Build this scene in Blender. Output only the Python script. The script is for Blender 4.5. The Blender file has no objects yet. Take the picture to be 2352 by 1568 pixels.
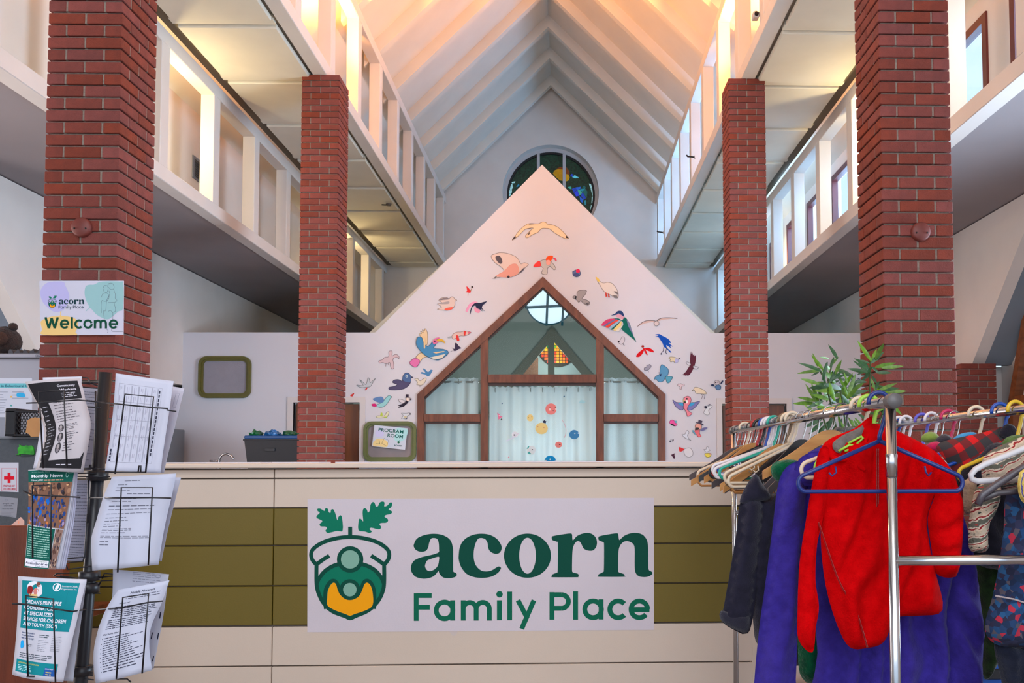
import bpy, bmesh, math, random
from mathutils import Vector, Matrix, noise
from mathutils.geometry import tessellate_polygon, delaunay_2d_cdt

random.seed(7)
sc = bpy.context.scene
COL = sc.collection

# ------------------------------------------------------------------ camera
CH = 1.25                                   # eye height above the floor
F_PX, U0, V0, PITCH, YAW, ROLL = 2021.7, 1360.7, 963.4, .0476, .0283, -.0029
_cy, _sy, _cp, _sp, _cr, _sr = (math.cos(YAW), math.sin(YAW), math.cos(PITCH),
                                math.sin(PITCH), math.cos(ROLL), math.sin(ROLL))
EX = Vector((_cy, -_sy, 0)); EY1 = Vector((_sy, _cy, 0)); EZ = Vector((0, 0, 1))
FWD = _cp * EY1 + _sp * EZ
UPV = -_sp * EY1 + _cp * EZ
RIGHT = _cr * EX + _sr * UPV
UP = _cr * UPV - _sr * EX
cam = bpy.data.cameras.new('camera')
cam.sensor_width = 36; cam.lens = F_PX / 2352 * 36
cam.shift_x = (1176 - U0) / 2352; cam.shift_y = (V0 - 784) / 2352
cam.clip_start = .05; cam.clip_end = 200
camo = bpy.data.objects.new('camera', cam)
COL.objects.link(camo)
M = Matrix((RIGHT, UP, -FWD)).transposed().to_4x4()
M.translation = Vector((0, 0, CH))
camo.matrix_world = M
sc.camera = camo


def ray(u, v):
    A = (u - U0) / F_PX; B = (v - V0) / F_PX
    a = _cr * A + _sr * B; b = _sr * A - _cr * B
    return FWD + a * EX + b * UPV


def at(u, v, y):
    r = ray(u, v); p = r * (y / r.y); p.z += CH; return p


def atx(u, v, x):
    r = ray(u, v); p = r * (x / r.x); p.z += CH; return p


def atz(u, v, z):
    r = ray(u, v); p = r * ((z - CH) / r.z); p.z += CH; return p


# ------------------------------------------------------------------ view, world, light
sc.view_settings.view_transform = 'Standard'
sc.view_settings.look = 'None'
sc.view_settings.gamma = 1
sc.view_settings.exposure = 0.06
sc.view_settings.use_curve_mapping = False
sc.cycles.max_bounces = 8; sc.cycles.diffuse_bounces = 4; sc.cycles.glossy_bounces = 3; sc.cycles.transmission_bounces = 4
sc.cycles.caustics_reflective = False; sc.cycles.caustics_refractive = False; sc.cycles.adaptive_threshold = .025
w = bpy.data.worlds.new('sky'); sc.world = w; w.use_nodes = True
w.node_tree.nodes['Background'].inputs[0].default_value = (.62, .80, 1.0, 1)
w.node_tree.nodes['Background'].inputs[1].default_value = 1.3


def area(name, loc, target, sx, sy, power, col, spread=180):
    l = bpy.data.lights.new(name, 'AREA'); l.shape = 'RECTANGLE'
    l.size = sx; l.size_y = sy; l.energy = power; l.color = col
    l.spread = math.radians(spread)
    o = bpy.data.objects.new(name, l); COL.objects.link(o)
    o.location = loc
    o.rotation_euler = (Vector(target) - Vector(loc)).to_track_quat('-Z', 'Y').to_euler()
    return o


def point(name, loc, power, col, r=.06):
    l = bpy.data.lights.new(name, 'POINT'); l.energy = power; l.color = col
    l.shadow_soft_size = r
    o = bpy.data.objects.new(name, l); COL.objects.link(o); o.location = loc
    return o


XC, HI, HO, WCH = -.336, 2.205, 3.44, .15
ZBI, ZTI, ZBO, ZTO, ZS = [z + CH for z in (4.096, 5.565, 2.637, 4.083, 4.07)]
S = 1.2214
YB = 18.35                                   # back wall
YF = -4.0                                    # front wall (behind the camera)
XL, XR = -5.2, 4.53                          # outer walls
ZAP = 8.06 + CH                              # ridge

# daylight: the glazed front behind the camera and the clerestory windows
area('front_window_daylight', (XC, YF + .15, 3.3), (XC, 10, 3.0), 8.6, 4.2, 250, (.95, .95, 1.0))
area('front_gable_window_daylight', (XC, YF + .2, 6.7), (XC, 9.5, 2.6), 3.2, 2.0, 180, (.95, .95, 1.0))
# added fill lights outside two unseen side windows of the aisles
area('right_side_fill_light', (5.45, 5.4, 1.9), (-4, 8.6, 1.9), 3.0, 3.0, 420, (.66, .83, 1.0), 125)
area('left_side_fill_light', (XL - 1.75, 5.2, 1.9), (3.5, 8.4, 1.9), 3.0, 3.0, 210, (1.0, .84, .74), 125)
for k in range(8):
    yy = 4.6 + k * 1.75
    area('clerestory_daylight', (3.66 + .35, yy, 5.0), (0, yy, 5.2), 1.5, .9, 40 if yy < 10 else 85, (.38, .68, 1.0))
for k in range(4):
    yy = 12.2 + k * 1.6
    area('loft_window_daylight', (XC + 3.55, yy, ZBI + .2), (XC - 2.0, yy + .8, ZBI + 1.2), 1.2, .3, 46, (.28, .58, 1.0))
# warm uplights standing on the soffits behind the inner trusses
WARM = (1.0, .40, .09)
for s in (-1, 1):
    for yy, pw in ((9.85, 820), (6.4, 600), (2.6, 200)):
        l = bpy.data.lights.new('uplight', 'SPOT'); l.energy = pw; l.color = WARM; l.shadow_soft_size = .07
        l.spot_size = math.radians(112); l.spot_blend = .6
        o = bpy.data.objects.new('uplight', l); COL.objects.link(o)
        o.location = (XC + s * (HI + .40), yy, ZBI + .25)
        o.rotation_euler = (Vector((XC - s * .4, yy + .1, ZAP + .3)) - o.location).to_track_quat('-Z', 'Y').to_euler()
        point('uplight_glow', (XC + s * (HI + .36), yy, ZBI + .35), 20 if yy > 9 else 8, WARM, .05)
# yellow lamps between the outer trusses and the clerestory walls
YEL = (1.0, .80, .42)
for s, yy, pw in ((-1, 8.7, 34), (-1, 15.6, 30), (1, 9.2, 40), (1, 5.6, 40), (1, 14.3, 8), (-1, 5.0, 36)):
    point('clerestory_lamp', (XC + s * (HO + .30), yy, ZBO + .75), pw, YEL, .05)
# added point light low behind the curtains, brightening them from the back
point('curtain_backlight', (XC + .1, 13.4, 1.35), 72, (.84, .94, 1.0), .15)


# ------------------------------------------------------------------ helpers
def lin(c):
    r = []
    for v in c[:3]:
        v /= 255
        r.append(v / 12.92 if v <= .04045 else ((v + .055) / 1.055) ** 2.4)
    return tuple(r) + (1,)


MATS = {}


def mat(name, col, rough=.6, var=0.0, scale=6.0, bump=0.0, bscale=60.0, metal=0.0, rnd=0.0,
        emit=0.0, col2=None, spec=.5, stretch=None, sheen=0.0, bdist=.01):
    """procedural material: base colour, noise variation to col2, bump, per-object random value"""
    if name in MATS: return MATS[name]
    m = bpy.data.materials.new(name); m.use_nodes = True
    nt = m.node_tree; N = nt.nodes; L = nt.links
    b = N['Principled BSDF']
    b.inputs['Roughness'].default_value = rough
    b.inputs['Metallic'].default_value = metal
    b.inputs['Specular IOR Level'].default_value = spec
    if sheen:
        b.inputs['Sheen Weight'].default_value = sheen
    c = lin(col); b.inputs['Base Color'].default_value = c
    out = None
    tc = N.new('ShaderNodeTexCoord')
    vec = tc.outputs['Object']
    if stretch:
        mp = N.new('ShaderNodeMapping'); mp.inputs['Scale'].default_value = stretch
        L.new(vec, mp.inputs[0]); vec = mp.outputs[0]
    if var or col2:
        n = N.new('ShaderNodeTexNoise'); n.inputs['Scale'].default_value = scale
        n.inputs['Detail'].default_value = 5; L.new(vec, n.inputs['Vector'])
        mx = N.new('ShaderNodeMix'); mx.data_type = 'RGBA'
        c2 = lin(col2) if col2 else tuple(x * (1 - var) for x in c[:3]) + (1,)
        mx.inputs[6].default_value = c; mx.inputs[7].default_value = c2
        rp = N.new('ShaderNodeMapRange')
        rp.inputs[1].default_value = .35; rp.inputs[2].default_value = .65
        L.new(n.outputs[0], rp.inputs[0]); L.new(rp.outputs[0], mx.inputs[0])
        out = mx.outputs[2]
    if rnd:
        oi = N.new('ShaderNodeObjectInfo')
        hs = N.new('ShaderNodeHueSaturation')
        if out: L.new(out, hs.inputs['Color'])
        else: hs.inputs['Color'].default_value = c
        r1 = N.new('ShaderNodeMapRange'); r1.inputs[3].default_value = 1 - rnd; r1.inputs[4].default_value = 1 + rnd
        L.new(oi.outputs['Random'], r1.inputs[0]); L.new(r1.outputs[0], hs.inputs['Value'])
        mlt = N.new('ShaderNodeMath'); mlt.operation = 'MULTIPLY'; mlt.inputs[1].default_value = 7.31
        fr = N.new('ShaderNodeMath'); fr.operation = 'FRACT'
        L.new(oi.outputs['Random'], mlt.inputs[0]); L.new(mlt.outputs[0], fr.inputs[0])
        r2 = N.new('ShaderNodeMapRange'); r2.inputs[3].default_value = .5 - rnd * .035; r2.inputs[4].default_value = .5 + rnd * .035
        L.new(fr.outputs[0], r2.inputs[0]); L.new(r2.outputs[0], hs.inputs['Hue'])
        r3 = N.new('ShaderNodeMapRange'); r3.inputs[3].default_value = 1 - rnd * .9; r3.inputs[4].default_value = 1 + rnd * .4
        L.new(fr.outputs[0], r3.inputs[0]); L.new(r3.outputs[0], hs.inputs['Saturation'])
        out = hs.outputs[0]
    if out: L.new(out, b.inputs['Base Color'])
    if bump:
        n2 = N.new('ShaderNodeTexNoise'); n2.inputs['Scale'].default_value = bscale
        n2.inputs['Detail'].default_value = 4; L.new(vec, n2.inputs['Vector'])
        bp = N.new('ShaderNodeBump'); bp.inputs['Strength'].default_value = bump
        bp.inputs['Distance'].default_value = bdist
        L.new(n2.outputs[0], bp.inputs['Height']); L.new(bp.outputs[0], b.inputs['Normal'])
    if emit:
        b.inputs['Emission Color'].default_value = c; b.inputs['Emission Strength'].default_value = emit
    MATS[name] = m
    return m


def glass_mat(name, tint=(1, 1, 1, 1), gloss=.06, rough=.02):
    if name in MATS: return MATS[name]
    m = bpy.data.materials.new(name); m.use_nodes = True
    nt = m.node_tree; N = nt.nodes; L = nt.links
    N.remove(N['Principled BSDF'])
    t = N.new('ShaderNodeBsdfTransparent'); t.inputs[0].default_value = tint
    g = N.new('ShaderNodeBsdfGlossy'); g.inputs['Roughness'].default_value = rough
    mx = N.new('ShaderNodeMixShader'); mx.inputs[0].default_value = gloss
    L.new(t.outputs[0], mx.inputs[1]); L.new(g.outputs[0], mx.inputs[2])
    L.new(mx.outputs[0], N['Material Output'].inputs[0])
    MATS[name] = m
    return m


class MB:
    """collects faces and links them as one mesh object"""
    def __init__(self): self.v = []; self.f = []; self.mi = []; self.sm = []; self.cur = 0; self.smooth = False

    def add(self, vs, fs):
        o = len(self.v); self.v += [tuple(p) for p in vs]
        for f in fs:
            self.f.append([i + o for i in f]); self.mi.append(self.cur); self.sm.append(self.smooth)
        return self

    def box(self, a, b):
        x0, y0, z0 = a; x1, y1, z1 = b
        if x0 > x1: x0, x1 = x1, x0
        if y0 > y1: y0, y1 = y1, y0
        if z0 > z1: z0, z1 = z1, z0
        return self.add([(x0, y0, z0), (x1, y0, z0), (x1, y1, z0), (x0, y1, z0), (x0, y0, z1), (x1, y0, z1), (x1, y1, z1), (x0, y1, z1)],
                        [(3, 2, 1, 0), (4, 5, 6, 7), (0, 1, 5, 4), (1, 2, 6, 5), (2, 3, 7, 6), (3, 0, 4, 7)])

    def bbox(self, a, b, r=.004):
        """box with chamfered edges"""
        lo = [min(p, q) for p, q in zip(a, b)]; hi = [max(p, q) for p, q in zip(a, b)]
        bm = bmesh.new(); bmesh.ops.create_cube(bm, size=1)
        for v in bm.verts:
            v.co = Vector([lo[i] + (v.co[i] + .5) * (hi[i] - lo[i]) for i in range(3)])
        bmesh.ops.bevel(bm, geom=bm.edges[:], offset=r, segments=1, affect='EDGES')
        return self.bm(bm)

    def bm(self, bm):
        bm.verts.index_update()
        self.add([v.co.copy() for v in bm.verts], [[v.index for v in f.verts] for f in bm.faces])
        bm.free(); return self

    def prism(self, poly, y0, y1, holes=(), axis='y'):
        """polygon in (x,z) extruded along y, with holes; axis 'x' takes (y,z), 'z' takes (x,y); build with recalc"""
        loops = [list(poly)] + [list(h) for h in holes]
        flat = [p for l in loops for p in l]
        tri = tessellate_polygon([[Vector((p[0], p[1], 0)) for p in l] for l in loops])
        n = len(flat)
        pos = {'y': lambda p, t: (p[0], t, p[1]), 'x': lambda p, t: (t, p[0], p[1]), 'z': lambda p, t: (p[0], p[1], t)}[axis]
        vs = [pos(p, y0) for p in flat] + [pos(p, y1) for p in flat]
        fs = []
        for t in tri:
            fs.append(list(t)); fs.append([i + n for i in t[::-1]])
        o = 0
        for l in loops:
            k = len(l)
            for i in range(k):
                j = (i + 1) % k
                fs.append([o + i, o + i + n, o + j + n, o + j])
            o += k
        return self.add(vs, fs)

    def tube(self, pts, r, seg=8, closed=False, cap=True, r2=None):
        pts = [Vector(p) for p in pts]
        n = len(pts); rings = []
        prev = None
        for i, p in enumerate(pts):
            if closed: t = (pts[(i + 1) % n] - pts[i - 1])
            elif i == 0: t = pts[1] - p
            elif i == n - 1: t = p - pts[i - 1]
            else: t = (pts[i + 1] - p).normalized() + (p - pts[i - 1]).normalized()
            if t.length < 1e-9: t = Vector((0, 0, 1))
            t.normalize()
            if prev is None:
                a = Vector((0, 0, 1)) if abs(t.z) < .9 else Vector((1, 0, 0))
                nn = t.cross(a).normalized()
            else:
                nn = prev - t * prev.dot(t)
                if nn.length < 1e-6: nn = t.orthogonal()
                nn.normalize()
            prev = nn; bb = t.cross(nn)
            rr = r[i] if isinstance(r, (list, tuple)) else r
            rq = rr if r2 is None else r2
            rings.append([p + nn * (rr * math.cos(2 * math.pi * j / seg)) + bb * (rq * math.sin(2 * math.pi * j / seg)) for j in range(seg)])
        vs = [q for R in rings for q in R]; fs = []
        m = n if closed else n - 1
        for i in range(m):
            i2 = (i + 1) % n
            for j in range(seg):
                j2 = (j + 1) % seg
                fs.append([i * seg + j, i * seg + j2, i2 * seg + j2, i2 * seg + j])
        if cap and not closed:
            fs.append(list(range(seg))[::-1]); fs.append([(n - 1) * seg + j for j in range(seg)])
        s = self.smooth; self.smooth = True
        self.add(vs, fs); self.smooth = s
        return self

    def lathe(self, c, prof, seg=24, axis='z'):
        """profile [(r,h)] around an axis through c"""
        c = Vector(c); vs = []; fs = []
        for r, h in prof:
            for j in range(seg):
                a = 2 * math.pi * j / seg
                p = (r * math.cos(a), r * math.sin(a), h)
                if axis == 'y': p = (p[0], p[2], p[1])
                if axis == 'x': p = (p[2], p[0], p[1])
                vs.append(c + Vector(p))
        for i in range(len(prof) - 1):
            for j in range(seg):
                j2 = (j + 1) % seg
                q = [i * seg + j, i * seg + j2, (i + 1) * seg + j2, (i + 1) * seg + j]
                fs.append(q if axis != 'y' else q[::-1])
        s = self.smooth; self.smooth = True
        self.add(vs, fs); self.smooth = s
        return self

    def build(self, name, mats, parent=None, recalc=False):
        me = bpy.data.meshes.new(name)
        me.from_pydata(self.v, [], self.f)
        for m in (mats if isinstance(mats, (list, tuple)) else [mats]):
            me.materials.append(m)
        me.polygons.foreach_set('material_index', self.mi)
        me.polygons.foreach_set('use_smooth', self.sm)
        if recalc:
            bm = bmesh.new(); bm.from_mesh(me); bmesh.ops.recalc_face_normals(bm, faces=bm.faces[:]); bm.to_mesh(me); bm.free()
        me.update()
        o = bpy.data.objects.new(name, me); COL.objects.link(o)
        if parent: adopt(o, parent)
        return o


def adopt(o, parent):
    """child whose mesh is given in world coordinates"""
    o.parent = parent
    if parent.get('_w'):
        o.matrix_parent_inverse = Matrix.Translation(-Vector(parent['_w']))


def tag(o, label=None, cat=None, group=None, kind=None):
    if label: o['label'] = label
    if cat: o['category'] = cat
    if group: o['group'] = group
    if kind: o['kind'] = kind
    return o


def thing(name, loc, label=None, cat=None, group=None, kind=None):
    o = bpy.data.objects.new(name, None); COL.objects.link(o)
    o.location = loc; o.empty_display_size = .1
    o['_w'] = list(loc)
    return tag(o, label, cat, group, kind)


def struct(o): o['kind'] = 'structure'; return o


def crom(pts, n=6, closed=True):
    """Catmull-Rom through 2D points"""
    out = []; k = len(pts)
    rng = range(k) if closed else range(k - 1)
    for i in rng:
        if closed: p0, p1, p2, p3 = pts[i - 1], pts[i], pts[(i + 1) % k], pts[(i + 2) % k]
        else: p0, p1, p2, p3 = pts[max(i - 1, 0)], pts[i], pts[i + 1], pts[min(i + 2, k - 1)]
        for j in range(n):
            t = j / n; t2 = t * t; t3 = t2 * t
            out.append(tuple(.5 * (2 * b + (c - a) * t + (2 * a - 5 * b + 4 * c - d) * t2 + (3 * b - a - 3 * c + d) * t3)
                             for a, b, c, d in zip(p0, p1, p2, p3)))
    if not closed: out.append(tuple(pts[-1]))
    return out


def circ(cx, cy, rx, ry=None, n=28, a0=0, a1=360):
    ry = rx if ry is None else ry
    full = abs(a1 - a0) >= 360
    m = n if full else n + 1
    return [(cx + rx * math.cos(math.radians(a0 + (a1 - a0) * i / n)), cy + ry * math.sin(math.radians(a0 + (a1 - a0) * i / n))) for i in range(m)]


def stroke(pts, w, closed=False):
    """quads of a thick 2D line"""
    out = []; n = len(pts); L = []; R = []
    for i in range(n):
        if closed: a, b = pts[i - 1], pts[(i + 1) % n]
        else: a, b = pts[max(0, i - 1)], pts[min(n - 1, i + 1)]
        dx, dy = b[0] - a[0], b[1] - a[1]; d = math.hypot(dx, dy) or 1
        ww = w[i] if isinstance(w, (list, tuple)) else w
        nx, ny = -dy / d * ww / 2, dx / d * ww / 2
        L.append((pts[i][0] + nx, pts[i][1] + ny)); R.append((pts[i][0] - nx, pts[i][1] - ny))
    for i in range(n if closed else n - 1):
        j = (i + 1) % n
        out.append([L[i], L[j], R[j], R[i]])
    return out


class Print:
    """flat print: coloured polygons in sheet units, mapped on a surface; later layers lie on top"""
    def __init__(self): self.items = []; self.lay = 1; self.xf = None

    def _t(self, p):
        if self.xf is None: return p
        a, b, c, d, e, f = self.xf
        return (a * p[0] + b * p[1] + c, d * p[0] + e * p[1] + f)

    def poly(self, col, pts, holes=(), lay=None):
        self.items.append((col, [self._t(p) for p in pts], [[self._t(p) for p in h] for h in holes], lay or self.lay)); return self

    def line(self, col, pts, w, closed=False, lay=None):
        for q in stroke(pts, w, closed): self.poly(col, q, lay=lay)
        return self

    def rect(self, col, x0, y0, x1, y1, lay=None): return self.poly(col, [(x0, y0), (x1, y0), (x1, y1), (x0, y1)], lay=lay)

    def up(self): self.lay += 1; return self

    def build(self, name, fn, parent, step=.0004, thick=0.0, base=0.0):
        """fn(x,y)->(point, normal)"""
        mb = MB(); cols = []
        for idx, (col, pts, holes, lay) in enumerate(self.items):
            eps = (idx % 61) * 3e-6
            key = tuple(col)
            if key not in cols: cols.append(key)
            mb.cur = cols.index(key)
            loops = [pts] + list(holes)
            flat = [p for l in loops for p in l]
            try: tri = tessellate_polygon([[Vector((p[0], p[1], 0)) for p in l] for l in loops])
            except Exception: continue
            pn = [fn(*p) for p in flat]
            vs = [P + Nn * (lay * step + base + eps) for P, Nn in pn]
            if not tri: continue
            t0 = tri[0]; s = 0
            fs = []
            for t in tri:
                nrm = (vs[t[1]] - vs[t[0]]).cross(vs[t[2]] - vs[t[0]])
                fs.append(t if nrm.dot(pn[t[0]][1]) > 0 else t[::-1])
            if thick:
                n = len(vs)
                vs = vs + [P + Nn * (base + lay * step - thick) for P, Nn in pn]
                o = 0
                for l in loops:
                    k = len(l)
                    for i in range(k):
                        j = (i + 1) % k
                        fs.append([o + i, o + i + n, o + j + n, o + j])
                    o += k
            mb.add(vs, fs)
        return mb.build(name, [mat('ink_%d_%d_%d' % c, tuple(min(250, int(v * 1.08 + 3)) for v in c), .75, spec=.2) for c in cols], parent)


def plane_map(y, off=0.0):
    """photo pixels on the plane y = const that faces the viewer (towards -y)"""
    nrm = Vector((0, -1, 0))
    return lambda u, v: (at(u, v, y - off), nrm)


FONT = {}


def text_polys(txt, bold=0.0):
    """outline mesh of a text with the built-in font: list of triangles, width"""
    key = (txt, bold)
    if key in FONT: return FONT[key]
    c = bpy.data.curves.new('t', 'FONT'); c.body = txt; c.size = 1; c.resolution_u = 3; c.offset = bold
    o = bpy.data.objects.new('t', c); COL.objects.link(o)
    dg = bpy.context.evaluated_depsgraph_get(); dg.update()
    me = bpy.data.meshes.new_from_object(o.evaluated_get(dg))
    V = [(v.co.x, v.co.y) for v in me.vertices]
    T = [[V[i] for i in p.vertices] for p in me.polygons]
    xs = [p[0] for p in V] or [0]
    r = (T, min(xs), max(xs))
    bpy.data.objects.remove(o); bpy.data.curves.remove(c); bpy.data.meshes.remove(me)
    FONT[key] = r
    return r


def put_text(pr, col, txt, x, y, h, width=None, bold=0.0, right=False, lay=None, slant=0.0):
    """text with baseline at (x,y), sheet y pointing down; h = capital height"""
    T, a, b = text_polys(txt, bold)
    sy = h / .70; sx = (width / (b - a)) if width and b > a else sy
    x0 = x - (b - a) * sx if right else x
    for t in T:
        pr.poly(col, [(x0 + (p[0] - a) * sx + slant * p[1] * sy, y - p[1] * sy) for p in t], lay=lay)


def dup(root, loc=None, rotz=None):
    c = root.copy(); COL.objects.link(c)
    for ch in list(root.children):
        d = ch.copy(); COL.objects.link(d); d.parent = c; d.matrix_parent_inverse = ch.matrix_parent_inverse
        for g in list(ch.children):
            e = g.copy(); COL.objects.link(e); e.parent = d
    if loc is not None: c.location = loc
    if rotz is not None: c.rotation_euler.z = rotz
    return c

# ------------------------------------------------------------------ base materials
WHITE = mat('white_paint', (222, 214, 208), .7, .05, 2.5, .05, 220)
OFFW = mat('soffit_panel_paint', (226, 218, 202), .8, .05, 3, .15, 300)
MURAL = mat('partition_paint', (214, 212, 219), .75, .03, 1.5, .05, 200)
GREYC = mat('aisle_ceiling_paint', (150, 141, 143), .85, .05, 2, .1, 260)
BRICK = mat('red_brick', (130, 54, 41), .85, 0, 14, .5, 160, rnd=.13, col2=(116, 48, 37))
MORTAR = mat('mortar', (150, 134, 122), .95, .25, 60, .6, 200)

# =================================================================== the building
def Zr(z): return z + CH


fl = MB().box((-6.8, YF, -.1), (6.2, YB + .3, 0)).build('floor', mat('floor_sheet', (140, 130, 124), .5, .15, 1.2)); struct(fl)

# ---- side walls: bulkheads carried above the aisles, with a raking cut where the side gables open
wl = MB(); wl.prism([(8.8, Zr(1.05)), (YB, Zr(1.05)), (YB, ZBO), (7.2, ZBO)], XL - .14, XL, axis='x')
wl = struct(wl.build('wall_left', WHITE, recalc=True))
MB().prism([(8.8, Zr(1.05)), (8.92, Zr(1.05)), (7.32, ZBO), (7.2, ZBO)], XL - 1.3, XL - .14, axis='x').build('niche_soffit', mat('niche_shade_grey', (122, 132, 144), .8, .04, 3), wl, recalc=True)  # soffit shade put into the colour, a darker grey-blue than the wall
def side_window(name, x, y0, y1, parent_wall, mt):
    """glazed wooden gable window standing in an aisle wall at x"""
    ym = (y0 + y1) / 2; ze = 1.9; za_ = 3.7
    hole = [(y0, .1), (y1, .1), (y1, ze), (ym + .25, za_), (ym - .25, za_), (y0, ze)]
    w_ = struct(MB().prism(hole, x - .05, x + .05, holes=[[(y0 + .1, .2), (y1 - .1, .2), (y1 - .1, ze - .04), (ym + .21, za_ - .1), (ym - .21, za_ - .1), (y0 + .1, ze - .04)]], axis='x').build(name, mt, recalc=True))
    for yy in ((ym - .9, ym + .9) if y1 - y0 > 3 else ()): MB().box((x - .04, yy - .05, .2), (x + .04, yy + .05, 2.7)).build('mullion', mt, w_)
    MB().box((x - .04, y0 + .1, 1.85), (x + .04, y1 - .1, 1.95)).build('transom', mt, w_)
    MB().prism(hole, x - .004, x + .004, axis='x').build('pane', glass_mat('side_glass', (.97, .98, 1, 1), .03), w_, recalc=True)
    return hole
SIDEW = mat('side_window_oak', (134, 78, 44), .5, .3, 4, .15, 40, stretch=(1, 5, 5), col2=(108, 58, 30))
hl_ = side_window('window_40', XL - 1.36, 3.2, 7.2, wl, SIDEW)  # unseen window added in front of the left fill light
MB().prism([(YF, 0), (YB, 0), (YB, ZBO), (YF, ZBO)], XL - 1.42, XL - 1.3, holes=[hl_], axis='x').build('outer_wall', WHITE, wl, recalc=True)
wr = MB(); wr.prism([(9.7, Zr(1.07)), (YB, Zr(1.07)), (YB, ZBO), (8.13, ZBO)], XR, XR + .14, axis='x')
wr = struct(wr.build('wall_right', WHITE, recalc=True))
MB().prism([(9.7, Zr(1.07)), (9.8, Zr(1.07)), (8.23, ZBO), (8.13, ZBO)], XR + .14, XR + 1.2, axis='x').build('niche_soffit', mat('niche_shade_grey', (122, 132, 144), .8, .04, 3), wr, recalc=True)  # same darkened shade colour as in the left niche
hr_ = side_window('window_41', 5.04, 3.4, 7.4, wr, SIDEW)  # unseen window added in front of the right fill light
side_window('door_3', 4.93, 7.7, 9.6, wr, SIDEW)
MB().prism([(YF, 0), (9.93, 0), (9.93, ZBO), (YF, ZBO)], 4.98, 5.1, holes=[hr_], axis='x').build('outer_wall', WHITE, wr, recalc=True)
MB().box((4.5, 9.93, 0), (5.1, 10.05, Zr(1.07))).build('return_wall', WHITE, wr)
MB().box((5.8, 10.05, 0), (5.9, YB, Zr(1.07))).build('aisle_outer_wall', WHITE, wr)

# ---- clerestory walls over the aisles
XWL, XWR = XC - 3.97, XC + 3.97
cwl = struct(MB().box((XWL - .12, YF, ZBO + .1), (XWL, YB, ZTO + .2)).build('wall_clerestory_left', WHITE))
vent = thing('wall_vent', atx(445, 392, XWL), 'small grey square vent grille high on the left clerestory wall', 'vent')
c0 = atx(455, 392, XWL)
MB().box((XWL, c0.y - .17, c0.z - .13), (XWL + .015, c0.y + .17, c0.z + .13)).build('frame', mat('vent_grey', (120, 126, 140), .5), vent)
for i in range(8):
    zz = c0.z - .085 + i * .026
    MB().add([(XWL + .016, c0.y - .13, zz), (XWL + .016, c0.y + .13, zz), (XWL + .03, c0.y + .13, zz - .02), (XWL + .03, c0.y - .13, zz - .02)], [(0, 1, 2, 3)]).build('louvre', mat('vent_dark', (70, 68, 66), .6), vent)
holes = []
WY = []
for k in range(1, 15):
    y0 = (k + .676) * S + .42; WY.append((y0, y0 + .78)); holes.append([(y0, Zr(2.95)), (y0 + .78, Zr(2.95)), (y0 + .78, Zr(3.86)), (y0, Zr(3.86))])
holes = [h for h in holes if h[1][0] < YB - .3]; WY = WY[:len(holes)]
cwr = MB().prism([(YF, ZBO + .1), (YB, ZBO + .1), (YB, ZTO + .2), (YF, ZTO + .2)], XWR, XWR + .12, holes=holes, axis='x').build('wall_clerestory_right', WHITE, recalc=True); struct(cwr)
REDF = mat('red_window_frame', (92, 26, 26), .5, .1, 8)
SKYG = glass_mat('clerestory_glass', (.93, .97, 1, 1), .05)
for i, (y0, y1) in enumerate(WY):
    z0, z1 = Zr(2.95), Zr(3.86)
    f = MB()
    fr = .055
    f.prism([(y0 - .02, z0 - .02), (y1 + .02, z0 - .02), (y1 + .02, z1 + .02), (y0 - .02, z1 + .02)], XWR - .02, XWR + .06,
            holes=[[(y0 + fr, z0 + fr), (y1 - fr, z0 + fr), (y1 - fr, z1 - fr), (y0 + fr, z1 - fr)]], axis='x')
    f = f.build('window_%d' % (i + 2), REDF, recalc=True); struct(f)
    MB().box((XWR + .02, y0 + fr, z0 + fr), (XWR + .03, y1 - fr, z1 - fr)).build('pane', SKYG, f)

# ---- back wall with the round window
RC = at(1265, 441, YB); RR = 1.017
outline = [(-6.8, 0), (6.2, 0), (6.2, ZTO + .2), (XC + 4.1, ZTO + .2), (XC, ZAP + .12), (XC - 4.1, ZTO + .2), (-6.8, ZTO + .2)]
wb = MB().prism(outline, YB, YB + .32, holes=[[(x, z) for x, z in circ(RC.x, RC.z, RR, n=56)]]).build('wall_back', WHITE, recalc=True); struct(wb)
rw = thing('window_1', (RC.x, YB + .3, RC.z), kind='structure')
ring = MB(); yw = YB + .22
o_, i_ = circ(RC.x, RC.z, RR + .02, n=56), circ(RC.x, RC.z, RR - .075, n=56)
ring.prism(o_, yw, yw + .1, holes=[i_]); ring.build('round_frame', mat('window_trim_white', (188, 186, 188), .6), rw, recalc=True)
ring = MB(); ring.prism(circ(RC.x, RC.z, RR - .075, n=56), yw + .02, yw + .09, holes=[circ(RC.x, RC.z, RR - .12, n=56)])
ring.build('lead_rim', mat('dark_lead', (26, 24, 26), .6), rw, recalc=True)
for u in (1236.5, 1296):
    x = at(u, 420, yw).x; h = math.sqrt(max(.01, (RR - .08) ** 2 - (x - RC.x) ** 2))
    MB().box((x - .032, yw - .015, RC.z - h), (x + .032, yw + .1, RC.z + h)).build('mullion', MATS['window_trim_white'], rw)
GG = mat('stained_green', (14, 66, 46), .35, .5, 26, .4, 40, emit=.10, col2=(4, 24, 16))  # weak emission stands in for daylight behind the green glass
MB().prism(circ(RC.x, RC.z, RR - .11, n=48), yw + .06, yw + .07).build('pane', GG, rw, recalc=True)


def sg(name, col, pts, em=.35):
    m = mat('stained_%d_%d_%d' % col, col, .35, .25, 30, .3, 40, emit=em)  # emission stands in for daylight shining through the piece
    P = [at(u, v, yw) for u, v in pts]
    MB().prism([(p.x, p.z) for p in P], yw + .045, yw + .062).build(name, m, rw, recalc=True)


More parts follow.
